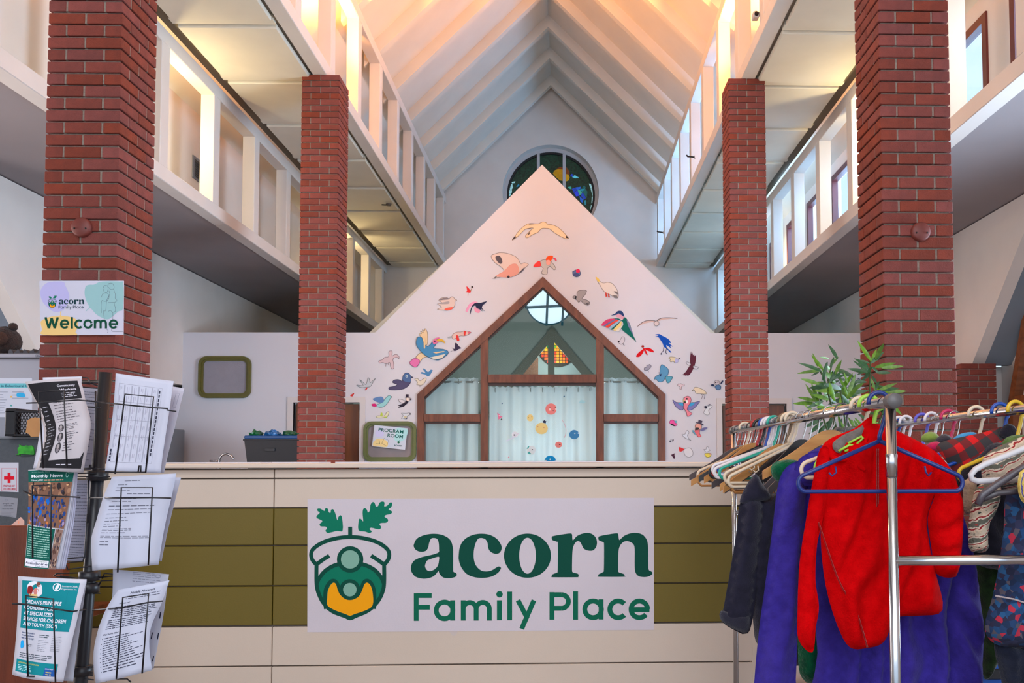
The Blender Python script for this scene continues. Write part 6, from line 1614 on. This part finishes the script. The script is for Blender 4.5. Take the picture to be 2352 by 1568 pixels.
def puff(name, pts, y, th, m_, parent, res=13, fold=(0, 1, 0), wid=30, smooth_n=4, back=.6, seed=0):
    """soft volume whose front outline is pts (photo units) at distance y; th = half depth, fold = (depth, wavelength, direction)"""
    b = crom(pts, smooth_n)
    bb = [b[0]]
    for q in b[1:]:
        if math.hypot(q[0] - bb[-1][0], q[1] - bb[-1][1]) > res * .55: bb.append(q)
    b = bb
    nb = len(b); x0 = min(p[0] for p in b); x1 = max(p[0] for p in b); y0 = min(p[1] for p in b); y1 = max(p[1] for p in b)
    P2 = list(b); r = random.Random(seed)
    j = 0; yy = y0
    while yy < y1:
        xx = x0 + (res / 2 if j % 2 else 0)
        while xx < x1:
            q = (xx + r.uniform(-1, 1), yy + r.uniform(-1, 1))
            if inside(q, b) and min(segd(q, b[i - 1], b[i]) for i in range(nb)) > res * .45: P2.append(q)
            xx += res
        yy += res * .87; j += 1
    res_ = delaunay_2d_cdt([Vector(p) for p in P2], [(i, (i + 1) % nb) for i in range(nb)], [], 1, 1e-4)
    V, Fc = res_[0], res_[2]
    d_, wl, an = fold; ca_, sa_ = math.cos(an), math.sin(an)
    fr = []; bk_ = []
    for p in V:
        d = min(segd(p, b[i - 1], b[i]) for i in range(nb))
        k = min(1, d / wid); h = th * (k * (2 - k)) ** .85
        n_ = noise.noise(Vector((p.x * .009, p.y * .006, seed * 3.1)))
        f = d_ * math.sin((p.x * ca_ + p.y * sa_) / wl * 2 * math.pi + 4 * n_) * k + .012 * n_ * k
        q = at(p.x, p.y, y)
        fr.append((q.x, y - h - f, q.z)); bk_.append((q.x, y + h * back + .001, q.z))
    n = len(V); fs = []
    for t in Fc:
        a, b_, c = [Vector(fr[i]) for i in t[:3]]
        nn = (b_ - a).cross(c - a)
        t = list(t) if nn.y < 0 else list(t)[::-1]
        fs.append(t); fs.append([i + n for i in t[::-1]])
    for i in range(nb): fs.append([i, (i + 1) % nb, (i + 1) % nb + n, i + n])
    m = MB(); m.smooth = True; m.add(fr + bk_, fs)
    return m.build(name, m_, parent)


def cloth(name, col, col2=None, b=.5, bs=220, rough=.95, sheen=.3, var=.12, scale=40):
    return mat(name, col, rough, var, scale, b, bs, sheen=sheen, col2=col2, spec=.06, bdist=.004)


REDF_ = cloth('red_fleece', (200, 3, 7), (182, 0, 4), .5, sheen=0)
PUR = cloth('purple_fleece', (58, 45, 138), (50, 38, 122), .5, sheen=.08)
NAV = cloth('navy_pique', (40, 38, 54), (32, 30, 44), .5, 400)
GRN = cloth('green_knit', (0, 92, 56), (0, 70, 44), 1.0, 130)
t = thing('fleece_jacket', (RX, 2.1, RZ - .5), 'bright red childs fleece pullover hanging at the front of the rack', 'jacket')
yb = 2.1
puff('body', [(1885, 1045), (1910, 1012), (1965, 992), (2005, 972), (2050, 985), (2100, 1008), (2150, 1038), (2175, 1075), (2150, 1130), (2130, 1190), (2135, 1250), (2148, 1310), (2165, 1400), (2110, 1414), (2058, 1420), (2030, 1474), (1990, 1488), (1952, 1486), (1925, 1440), (1900, 1360), (1888, 1280), (1884, 1200), (1882, 1120)], yb, .03, REDF_, t, 11, (.016, 80, .28), 40, seed=1)
puff('sleeve', [(1884, 1030), (1866, 1110), (1852, 1190), (1837, 1290), (1832, 1400), (1834, 1468), (1866, 1498), (1874, 1440), (1881, 1392), (1873, 1330), (1877, 1250), (1888, 1200), (1902, 1120), (1908, 1040)], yb - .012, .026, REDF_, t, 11, (.004, 80, 1.2), 22, seed=2)
puff('sleeve', [(2140, 1032), (2185, 1078), (2205, 1130), (2213, 1160), (2211, 1240), (2203, 1305), (2190, 1326), (2150, 1316), (2140, 1260), (2131, 1190), (2146, 1140), (2148, 1090)], yb - .004, .03, REDF_, t, 12, (.010, 70, .9), 26, seed=3)
puff('collar', [(1876, 1060), (1888, 1025), (1912, 1004), (1962, 984), (1990, 962), (2003, 956), (2008, 975), (1990, 1005), (1968, 1024), (1935, 1040), (1905, 1060)], yb + .02, .02, REDF_, t, 10, (.003, 40, 0), 16, seed=4)
puff('lining', [(1914, 1016), (1935, 1000), (1965, 986), (1985, 976), (1980, 996), (1966, 1020), (1945, 1038), (1925, 1040), (1914, 1030)], yb - .022, .006, cloth('grey_lining', (122, 112, 106), (100, 92, 88), .8, 160), t, 9, (.002, 30, 0), 12, seed=5)
puff('lining_edge', [(1905, 1040), (1925, 1048), (1948, 1044), (1972, 1025), (1990, 1000), (1998, 1002), (1982, 1034), (1955, 1056), (1925, 1060), (1905, 1052)], yb - .03, .008, REDF_, t, 9, (.002, 30, 0), 8, seed=6)
m = MB()
pz = [at(2016, 1030 + i * 24, yb - .037) for i in range(8)]
m.tube(pz, .0028, 6).build('zip', cloth('red_seam', (140, 0, 4)), t)
m = MB(); m.tube([at(u, v, yb - .036) for u, v in crom([(1880, 1200), (1925, 1330), (1965, 1400), (1992, 1486)], 4, False)], .002, 5).build('seam', MATS['red_seam'], t)
puff('zip_pull', [(1966, 1058), (1974, 1056), (1984, 1070), (1990, 1080), (1982, 1082), (1972, 1074)], yb - .045, .004, REDF_, t, 6, (0, 1, 0), 6)
for pts in ([(1926, 1036), (1950, 1022), (1962, 1022), (1962, 1028), (1940, 1036)], [(1948, 1018), (1978, 1002), (1982, 1006), (1965, 1022)]):
    MB().tube([at(u, v, yb - .034) for u, v in pts], .0032, 6).build('hanger_strap', hmat((150, 196, 60)), t)

t = thing('fleece_jacket', (RX, 2.27, RZ - .6), 'large purple fleece jacket behind the red fleece', 'jacket')
yb = 2.27
puff('sleeve', [(1822, 1062), (1797, 1085), (1784, 1130), (1776, 1200), (1758, 1340), (1743, 1450), (1733, 1560), (1728, 1660), (1822, 1660), (1828, 1560), (1832, 1450), (1838, 1300), (1848, 1200), (1856, 1100), (1850, 1062)], yb, .045, PUR, t, 13, (.014, 80, .35), 34, seed=11)
puff('body', [(1840, 1060), (1950, 1015), (2100, 1018), (2195, 1110), (2200, 1300), (2180, 1420), (2185, 1660), (1882, 1660), (1878, 1500), (1868, 1400), (1850, 1250)], yb + .02, .05, PUR, t, 15, (.024, 70, .08), 50, seed=12)
puff('sleeve', [(2195, 1140), (2222, 1220), (2245, 1330), (2257, 1430), (2258, 1500), (2240, 1660), (2178, 1660), (2168, 1480), (2163, 1400), (2180, 1300)], yb + .005, .045, PUR, t, 13, (.018, 70, -.5), 30, seed=13)
puff('collar', [(1884, 1036), (1858, 1040), (1835, 1055), (1822, 1085), (1818, 1108), (1840, 1116), (1880, 1112), (1905, 1080), (1900, 1045)], yb - .03, .025, PUR, t, 10, (.004, 40, .4), 18, seed=14)

t = thing('knit_sweater', (RX, 2.4, RZ - .5), 'dark green knitted sweater behind the purple fleece', 'sweater')
puff('body', [(1772, 1072), (1800, 1060), (1830, 1060), (1880, 1090), (1900, 1400), (1878, 1556), (1842, 1556), (1832, 1480), (1828, 1200), (1800, 1120), (1778, 1095)], 2.42, .03, GRN, t, 13, (.005, 30, 0), 24, seed=21)
puff('collar', [(1770, 1074), (1784, 1060), (1815, 1055), (1838, 1062), (1820, 1085), (1795, 1106), (1778, 1100)], 2.39, .018, GRN, t, 9, (.003, 14, .2), 14, seed=22)
t = thing('polo_shirt', (RX, 2.5, RZ - .5), 'navy polo shirt with ribbed cuff left of the purple fleece', 'shirt')
yb = 2.52
puff('sleeve', [(1703, 1148), (1692, 1220), (1679, 1300), (1662, 1395), (1657, 1425), (1690, 1448), (1718, 1454), (1732, 1400), (1742, 1300), (1756, 1200), (1750, 1145)], yb - .02, .03, NAV, t, 13, (.006, 60, .3), 28, seed=31)
puff('body', [(1712, 1150), (1770, 1136), (1850, 1150), (1850, 1500), (1800, 1510), (1742, 1482), (1730, 1430), (1726, 1350), (1722, 1250), (1716, 1190)], yb, .035, NAV, t, 14, (.010, 50, .15), 30, seed=32)
puff('collar', [(1700, 1146), (1716, 1112), (1737, 1088), (1752, 1112), (1772, 1142), (1745, 1152), (1705, 1156)], yb - .035, .016, NAV, t, 9, (.002, 40, 0), 14, seed=33)
puff('cuff', [(1657, 1402), (1690, 1412), (1722, 1414), (1718, 1452), (1690, 1446), (1656, 1424)], yb - .035, .012, cloth('navy_rib', (46, 44, 58), None, .8, 500), t, 9, (.001, 6, 0), 10, seed=34)
# folded trousers on one of the black hangers
t = thing('folded_trousers', at(1760, 1118, 2.86), 'dark folded trousers behind the nearest cream hanger', 'trousers')
puff('cloth', [(1735, 1085), (1770, 1055), (1800, 1035), (1835, 1035), (1840, 1108), (1780, 1116), (1745, 1112)], 2.86, .012, cloth('dark_trouser_cloth', (34, 30, 32)), t, 12, (.004, 40, .6), 14, seed=40)

# ---- clothes on the right rail
PL = bpy.data.materials.new('red_plaid'); PL.use_nodes = True; MATS['red_plaid'] = PL
N = PL.node_tree.nodes; L = PL.node_tree.links; bs_ = N['Principled BSDF']; bs_.inputs['Roughness'].default_value = .95
tc = N.new('ShaderNodeTexCoord'); mp = N.new('ShaderNodeMapping'); mp.inputs['Rotation'].default_value = (0, .5, 0); mp.inputs['Scale'].default_value = (1, 1, 1)
L.new(tc.outputs['Object'], mp.inputs[0])
sx_ = N.new('ShaderNodeSeparateXYZ'); L.new(mp.outputs[0], sx_.inputs[0])
def stripe(sock, per, duty):
    a = N.new('ShaderNodeMath'); a.operation = 'MULTIPLY'; a.inputs[1].default_value = 1 / per; L.new(sock, a.inputs[0])
    b = N.new('ShaderNodeMath'); b.operation = 'FRACT'; L.new(a.outputs[0], b.inputs[0])
    c = N.new('ShaderNodeMath'); c.operation = 'LESS_THAN'; c.inputs[1].default_value = duty; L.new(b.outputs[0], c.inputs[0]); return c.outputs[0]
s1, s2 = stripe(sx_.outputs[0], .05, .45), stripe(sx_.outputs[2], .05, .45)
ad = N.new('ShaderNodeMath'); ad.operation = 'ADD'; L.new(s1, ad.inputs[0]); L.new(s2, ad.inputs[1])
cr_ = N.new('ShaderNodeValToRGB'); cr_.color_ramp.interpolation = 'CONSTANT'
dv2 = N.new('ShaderNodeMath'); dv2.operation = 'MULTIPLY'; dv2.inputs[1].default_value = .5; L.new(ad.outputs[0], dv2.inputs[0]); L.new(dv2.outputs[0], cr_.inputs[0])
e = cr_.color_ramp.elements; e[0].position = 0; e[0].color = lin((54, 50, 52)); e[1].position = .25; e[1].color = lin((112, 30, 32)); q = e.new(.75); q.color = lin((206, 16, 20))
L.new(cr_.outputs[0], bs_.inputs['Base Color'])


def striped(name, cols, scale, vec=(0, 0, 1), nz=.6, bump=1.0, vor=False):
    m = bpy.data.materials.new(name); m.use_nodes = True; MATS[name] = m
    N = m.node_tree.nodes; L = m.node_tree.links; b = N['Principled BSDF']; b.inputs['Roughness'].default_value = .95
    tc = N.new('ShaderNodeTexCoord'); cr = N.new('ShaderNodeValToRGB'); cr.color_ramp.interpolation = 'CONSTANT'
    if vor:
        v = N.new('ShaderNodeTexVoronoi'); v.inputs['Scale'].default_value = scale; L.new(tc.outputs['Object'], v.inputs['Vector'])
        sp_ = N.new('ShaderNodeSeparateColor'); L.new(v.outputs['Color'], sp_.inputs[0]); L.new(sp_.outputs[0], cr.inputs[0])
    else:
        wv = N.new('ShaderNodeTexWave'); wv.inputs['Scale'].default_value = scale; wv.inputs['Distortion'].default_value = nz * 4; wv.bands_direction = 'Z'; wv.inputs['Detail'].default_value = 3
        mp = N.new('ShaderNodeMapping'); mp.inputs['Rotation'].default_value = vec; L.new(tc.outputs['Object'], mp.inputs[0]); L.new(mp.outputs[0], wv.inputs[0])
        nn = N.new('ShaderNodeTexNoise'); nn.inputs['Scale'].default_value = 90; L.new(tc.outputs['Object'], nn.inputs['Vector'])
        mx = N.new('ShaderNodeMix'); mx.inputs[0].default_value = .35; L.new(wv.outputs['Fac'], mx.inputs[2]); L.new(nn.outputs[0], mx.inputs[3]); L.new(mx.outputs[0], cr.inputs[0])
    el = cr.color_ramp.elements
    for i, c in enumerate(cols):
        x = i / len(cols)
        if i < 2: k = el[i]; k.position = x
        else: k = el.new(x)
        k.color = lin(c)
    L.new(cr.outputs[0], b.inputs['Base Color'])
    n2 = N.new('ShaderNodeTexNoise'); n2.inputs['Scale'].default_value = 110; L.new(tc.outputs['Object'], n2.inputs['Vector'])
    bp = N.new('ShaderNodeBump'); bp.inputs['Strength'].default_value = bump; bp.inputs['Distance'].default_value = .004; L.new(n2.outputs[0], bp.inputs['Height']); L.new(bp.outputs[0], b.inputs['Normal'])
    return m


KNIT = striped('striped_knit', [(60, 66, 60), (186, 168, 146), (206, 184, 160), (140, 26, 34), (206, 190, 170), (96, 96, 84), (170, 60, 56)], 10, (0, .5, 0), .9)
PAT = striped('patterned_nylon', [(24, 30, 56), (20, 60, 104), (14, 34, 66), (30, 80, 124), (36, 34, 60), (18, 44, 84), (24, 66, 108), (40, 44, 74), (80, 74, 84), (16, 40, 72), (26, 54, 92), (28, 36, 64), (170, 36, 60)], 75, vor=True, bump=.2)
YKN = striped('yellow_knit', [(214, 186, 90), (226, 206, 120), (90, 84, 150), (216, 190, 96)], 16, (1.57, 0, 0))
t = thing('plaid_shirt', (RX2, 2.4, RZ - .4), 'red and black plaid shirt on the right rail', 'shirt')
puff('body', [(2150, 1025), (2172, 1012), (2215, 1002), (2262, 992), (2300, 980), (2325, 985), (2330, 1060), (2300, 1150), (2220, 1150), (2200, 1110), (2186, 1078), (2166, 1050)], 2.42, .03, PL, t, 13, (.006, 60, .4), 30, seed=51)
puff('collar', [(2296, 990), (2312, 974), (2330, 978), (2340, 1000), (2320, 1008), (2300, 1002)], 2.39, .014, cloth('dark_collar', (44, 40, 50)), t, 8, (0, 1, 0), 12, seed=52)
t = thing('dark_jacket', (RX2, 2.32, RZ - .4), 'charcoal navy jacket in front of the plaid shirt', 'jacket')
puff('body', [(2192, 1110), (2215, 1070), (2250, 1045), (2280, 1018), (2330, 1020), (2400, 1040), (2400, 1290), (2230, 1290), (2228, 1180), (2212, 1130)], 2.33, .035, cloth('charcoal_cloth', (38, 38, 50), (28, 28, 38)), t, 15, (.008, 60, -.5), 40, seed=53)
t = thing('olive_top', (RX2, 2.25, RZ - .3), 'soft green garment under the blue hanger hook', 'garment')
puff('body', [(2302, 1016), (2318, 1002), (2345, 998), (2400, 1000), (2400, 1060), (2340, 1050), (2310, 1040)], 2.24, .02, cloth('olive_green_cloth', (86, 116, 58), (70, 98, 48)), t, 10, (.003, 30, .8), 18, seed=54)
t = thing('knit_cardigan', (RX2, 2.15, RZ - .5), 'chunky striped cream, red and green cardigan on the white hanger', 'cardigan')
puff('body', [(2255, 1062), (2275, 1035), (2310, 1018), (2352, 1002), (2430, 990), (2430, 1140), (2360, 1130), (2300, 1120), (2262, 1118)], 2.16, .035, KNIT, t, 13, (.006, 40, -.4), 28, seed=55)
puff('sleeve', [(2244, 1118), (2275, 1110), (2300, 1120), (2290, 1170), (2270, 1210), (2268, 1262), (2240, 1268), (2226, 1258), (2224, 1210), (2232, 1160)], 2.14, .03, KNIT, t, 11, (.004, 30, 1.2), 22, seed=56)
t = thing('beige_sweater', (RX2, 2.3, RZ - .5), 'beige knitted sleeve showing beside the red fleece', 'sweater')
puff('sleeve', [(2214, 1108), (2230, 1096), (2244, 1100), (2240, 1150), (2234, 1175), (2216, 1178), (2212, 1140)], 2.26, .02, cloth('beige_knit', (186, 156, 126), (160, 130, 104), 1.0, 120), t, 9, (.002, 20, .5), 14, seed=57)
t = thing('dark_trousers', (RX2, 2.3, .6), 'black trousers with green lining hanging on the right rail', 'trousers')
puff('leg', [(2226, 1200), (2290, 1160), (2330, 1200), (2320, 1340), (2300, 1500), (2262, 1560), (2250, 1450), (2240, 1300)], 2.42, .03, cloth('black_green_cloth', (22, 34, 18), (34, 58, 24)), t, 14, (.008, 40, .1), 26, seed=58)
t = thing('snow_trousers', (RX2, 2.05, .6), 'blue patterned childs snow trousers at the right edge', 'trousers')
puff('leg', [(2312, 1136), (2352, 1120), (2440, 1120), (2440, 1480), (2340, 1486), (2285, 1478), (2262, 1440), (2280, 1370), (2296, 1290), (2306, 1210)], 2.06, .04, PAT, t, 14, (.008, 70, .2), 36, seed=59)
puff('cuff', [(2285, 1470), (2340, 1480), (2440, 1476), (2440, 1640), (2320, 1640), (2300, 1560)], 2.08, .03, cloth('dark_denim', (26, 30, 46), (18, 22, 36)), t, 14, (.006, 40, .2), 26, seed=60)
MB().tube([at(u, v, 2.012) for u, v in ((2286, 1368), (2304, 1371), (2330, 1376), (2352, 1383), (2420, 1390))], .0022, 6).build('cord', cloth('pale_cord', (176, 160, 160)), t)
t = thing('yellow_scarf', (RX2, 1.99, RZ - .4), 'yellow knitted garment with a blue stripe at the right edge', 'garment')
puff('body', [(2340, 1095), (2350, 1078), (2420, 1070), (2420, 1160), (2360, 1158), (2344, 1145), (2338, 1120)], 1.985, .025, YKN, t, 10, (.003, 20, .5), 18, seed=61)
for i, (pts, y, c, lab) in enumerate((([(2116, 1004), (2126, 994), (2140, 991), (2154, 998), (2158, 1010), (2140, 1016), (2120, 1014)], 2.62, (128, 150, 66), 'lime green ribbed beanie on the right rail'),
                                    ([(2148, 1012), (2160, 1000), (2172, 996), (2185, 1004), (2190, 1016), (2165, 1020)], 2.56, (60, 56, 62), 'dark grey garment shoulder beside the lime beanie'),
                                    ([(2190, 1006), (2210, 995), (2236, 992), (2245, 1000), (2220, 1008), (2200, 1014)], 2.5, (70, 150, 200), 'light blue garment shoulder behind the plaid shirt'),
                                    ([(2128, 1022), (2145, 1014), (2160, 1016), (2166, 1030), (2150, 1040), (2135, 1035)], 2.52, (190, 30, 80), 'pink garment shoulder beside the plaid shirt'))):
    t = thing('garment', at(pts[0][0], 1015, y), lab, 'garment', 'garment tops on the right rail')
    puff('cloth', pts, y, .02, cloth('garment_%d' % i, c), t, 8, (.002, 10, 0), 14, seed=70 + i)
# white and dark hangers lying over the cardigan
def free_hanger(label, pts, y, r, c):
    t = thing('hanger', at(pts[0][0], pts[0][1], y), label, 'hanger', 'hangers on the right rail')
    MB().tube([at(u, v, y) for u, v in pts], r, 8).build('frame', hmat(c), t)
free_hanger('white hanger corner over the striped cardigan', [(2430, 1000), (2352, 1030), (2262, 1066), (2240, 1078), (2230, 1090), (2232, 1100), (2245, 1105), (2300, 1102), (2430, 1098)], 2.05, .0075, (200, 196, 198))
free_hanger('dark grey hanger arm over the patterned trousers', [(2246, 1158), (2256, 1136), (2290, 1112), (2352, 1072), (2430, 1030)], 2.01, .009, (74, 68, 74))
free_hanger('dark grey hanger bar over the patterned trousers', [(2258, 1146), (2290, 1132), (2352, 1126), (2430, 1122)], 2.012, .007, (66, 60, 64))
# blue bin on the floor below
pbn = at(2275, 1506, 2.5)
bb_ = thing('blue_crate', (pbn.x + .02, 2.6, 0), 'bright blue plastic crate on the floor under the right rail', 'crate')
BB = mat('bright_blue_plastic', (20, 96, 200), .4, .05, 8)
MB().bbox((pbn.x - .1, 2.5, 0), (pbn.x + .3, 2.85, pbn.z), .01).build('tub', BB, bb_)
MB().bbox((pbn.x - .115, 2.485, pbn.z - .05), (pbn.x + .315, 2.865, pbn.z), .008).build('rim', BB, bb_)
hz = at(2290, 1548, 2.48)
MB().bbox((hz.x - .03, 2.478, hz.z - .015), (hz.x + .05, 2.487, hz.z + .015), .003).build('handle_slot', BLK, bb_)

# =================================================================== potted bamboo palm
YPt = 4.25
pp = at(1945, 1100, YPt)
pl = thing('potted_plant', (pp.x, YPt, 0), 'leafy green bamboo palm in a pot beside the right brick pillar', 'plant')
MB().lathe((pp.x, YPt, 0), [(.0, .0), (.13, .0), (.17, .3), (.18, .32), (.165, .32), (.15, .28), (.0, .27)], 28).build('pot', mat('pot_terracotta', (96, 70, 56), .7, .1, 10), pl)
MB().lathe((pp.x, YPt, .262), [(.0, .02), (.15, .018)], 24).build('soil', mat('soil', (50, 36, 28), .95, .4, 60, .8, 120), pl)
STM = mat('plant_stem', (66, 84, 40), .7, .3, 20)
LEAFM = [mat('leaf_green_%d' % i, c, .38, .35, 5, .15, 40, col2=c2, rnd=.12) for i, (c, c2) in enumerate((((74, 116, 30), (106, 150, 36)), ((36, 80, 40), (54, 100, 48)), ((116, 160, 34), (84, 130, 30))))]
LM = []
for i in range(3):
    for kk in range(3):
        m = MB(); m.smooth = True; vs = []; n = 7; w_ = (.055, .07, .048)[kk]; sag = (.06, .16, .28)[kk]
        for j in range(n + 1):
            s = j / n; wd = w_ * (math.sin(math.pi * min(1, s * .94 + .05)) ** .8) * (1 - .35 * s)
            z = -sag * s * s
            vs += [(s, -wd, z + .012 * math.sin(s * 5)), (s, 0, z - wd * .35), (s, wd, z + .012 * math.sin(s * 5))]
        fs = []
        for j in range(n):
            for q in (0, 1): a = j * 3 + q; fs.append((a, a + 3, a + 4, a + 1))
        m.add(vs, fs); o = m.build('leafmesh', LEAFM[i]); LM.append(o.data); bpy.data.objects.remove(o)
prand = random.Random(5)
# stems as seen: (base u, [(u,v,dy)...])
STEMS = [
 [(1950, 1150, 0), (1925, 1000, .0), (1908, 925, -.02), (1893, 868, -.05), (1880, 845, -.06)], [(1900, 900, -.03), (1905, 860, .0), (1912, 832, .02)],
 [(1955, 1150, .02), (1990, 1000, .05), (1998, 900, .04), (1999, 830, .02)], [(1952, 1150, 0), (1945, 1000, -.06), (1935, 920, -.1), (1930, 895, -.12)],
 [(1950, 1150, -.05), (1905, 1000, -.1), (1880, 930, -.14)], [(1956, 1150, .1), (2000, 1020, .12), (2035, 930, .1), (2045, 905, .06)]]
for st in STEMS:
    MB().tube([at(u, v, YPt + d) for u, v, d in st] if st[0][1] < 1100 else [Vector((pp.x, YPt, .27))] + [at(u, v, YPt + d) for u, v, d in st], .0045, 6).build('stem', STM, pl)
def leaf(u, v, dy, ang, ln, mi, sg, out=.0):
    """leaf whose base is at (u,v); ang: photo direction (0 = right, 90 = up), ln metres"""
    p = at(u, v, YPt + dy) - Vector(pl['_w'])
    a = math.radians(ang)
    d = Vector((math.cos(a), out, math.sin(a))).normalized()
    side = d.cross(Vector((0, -1, .25))).normalized()
    nrm = side.cross(d).normalized()
    if nrm.z < 0 and abs(nrm.z) > .1: nrm, side = -nrm, -side
    rot = Matrix((d, -side if nrm.dot(d.cross(-side)) > 0 else side, nrm)).transposed()
    o = bpy.data.objects.new('leaf', LM[mi * 3 + sg]); COL.objects.link(o); o.parent = pl
    o.matrix_local = Matrix.Translation(p) @ rot.to_4x4() @ Matrix.Diagonal((ln * 1.08, ln * 2.1, ln, 1))
K_ = .153 / 2021 * YPt
def zl(x, y, ang, lz, mi, sg, dy=0, out=0): leaf(1780 + x * .153, 770 + y * .153, dy, ang, lz * K_, mi, sg, out)
for L_ in [  # traced from the photograph
 (1440, 380, 118, 340, 2, 0), (1440, 400, 58, 230, 2, 0), (1420, 420, 160, 170, 1, 1), (1400, 460, 150, 230, 1, 1), (1390, 560, 165, 270, 1, 1), (1400, 540, 145, 260, 1, 0), (1500, 480, 15, 340, 0, 0), (1600, 490, 8, 300, 2, 0), (1520, 560, 0, 210, 1, 1), (1440, 420, 40, 240, 1, 1),
 (1420, 500, 200, 200, 1, 1), (1450, 470, 320, 170, 1, 1), (1430, 580, 220, 180, 1, 1), (1450, 600, 300, 160, 1, 1), (1440, 650, 290, 170, 0, 1), (1560, 820, 25, 280, 0, 0), (1600, 820, 12, 250, 1, 1), (1560, 840, 340, 200, 1, 1), (1480, 850, 60, 190, 1, 1), (1700, 850, 8, 250, 2, 1), (1640, 880, 350, 240, 2, 1), (1380, 700, 175, 200, 1, 1),
 (700, 540, 160, 330, 1, 2), (690, 530, 178, 310, 0, 2), (660, 550, 200, 120, 1, 1), (750, 590, 110, 110, 1, 0), (820, 470, 50, 230, 0, 2), (830, 480, 62, 180, 1, 1), (820, 700, 60, 250, 1, 1), (850, 690, 40, 270, 1, 2), (860, 660, 22, 230, 1, 2), (780, 720, 190, 160, 1, 1), (790, 740, 20, 180, 1, 1),
 (640, 1020, 124, 320, 2, 0), (660, 1030, 108, 310, 2, 0), (700, 1040, 96, 270, 1, 0), (600, 1020, 184, 340, 2, 0), (630, 990, 168, 300, 0, 0), (780, 1000, 90, 240, 1, 0), (760, 960, 150, 200, 1, 1), (820, 940, 110, 180, 1, 1),
 (1090, 900, 140, 330, 0, 1), (1100, 890, 112, 280, 0, 0), (1090, 920, 170, 300, 0, 1), (1090, 900, 70, 320, 0, 0), (1110, 860, 30, 280, 0, 1), (1100, 880, 12, 280, 1, 1), (1110, 900, 355, 250, 1, 1), (1080, 930, 200, 270, 1, 1), (1100, 940, 220, 260, 1, 1), (1110, 940, 320, 200, 1, 1), (1060, 860, 150, 240, 0, 0), (1120, 830, 50, 200, 1, 0), (1090, 720, 105, 170, 2, 0), (1140, 720, 20, 220, 1, 2), (1050, 680, 150, 160, 1, 1),
 (700, 1260, 205, 260, 1, 1), (720, 1300, 218, 250, 1, 1), (740, 1350, 232, 240, 1, 0), (860, 1200, 250, 240, 1, 1), (900, 1230, 270, 230, 1, 0), (950, 1200, 285, 250, 0, 0), (1000, 1250, 260, 220, 1, 0), (1050, 1220, 290, 220, 1, 0), (1100, 1230, 300, 200, 0, 0), (1150, 1260, 280, 180, 0, 1), (820, 1280, 230, 220, 1, 1), (980, 1300, 300, 200, 2, 1), (1200, 1240, 310, 200, 0, 0), (880, 1150, 190, 220, 1, 1), (1250, 1180, 330, 200, 1, 1)]:
    x, y, an, lz, mi, sg = L_
    zl(x, y, an + prand.uniform(-4, 4), lz * 1.02, mi, sg, prand.uniform(-.1, .08), prand.uniform(-.3, .25))
for i in range(80):
    st = prand.choice(STEMS); q = prand.choice(st[1:] if len(st) > 3 else st)
    leaf(q[0] + prand.uniform(-14, 14), q[1] + prand.uniform(-10, 26), q[2] + prand.uniform(-.1, .12), prand.choice([20, 160, 60, 120, 200, 340, 230, 310]) + prand.uniform(-25, 25), prand.uniform(.06, .11), prand.choice([0, 1, 1, 2]), prand.choice([0, 1, 1]), prand.uniform(-.8, .8))

# =================================================================== pieces that belong to a part of their thing
SUB = {'lettering': ('sheet', 'board', 'card'), 'print': ('sheet',), 'binding_mark': ('sheet',), 'badge': ('body',), 'zip': ('body',), 'seam': ('body',), 'zip_pull': ('body',),
       'lining_edge': ('collar',), 'lining': ('collar',), 'grommet': ('cloth',), 'screw': ('disc',), 'lens': ('body',), 'muzzle': ('head',), 'ear': ('head',), 'louvre': ('frame',),
       'wooden_tag': ('rim',), 'handle_slot': ('tub',), 'cuff': ('sleeve', 'leg'), 'cord': ('leg',), 'lever': ('spout',)}
for root in [o for o in sc.objects if o.parent is None and o.type == 'EMPTY']:
    kids = list(root.children)
    for k in kids:
        tg = SUB.get(k.name.split('.')[0])
        if not tg: continue
        to = next((c for c in kids if c.name.split('.')[0] in tg), None)
        if to: k.parent = to; k.matrix_parent_inverse = Matrix.Identity(4)
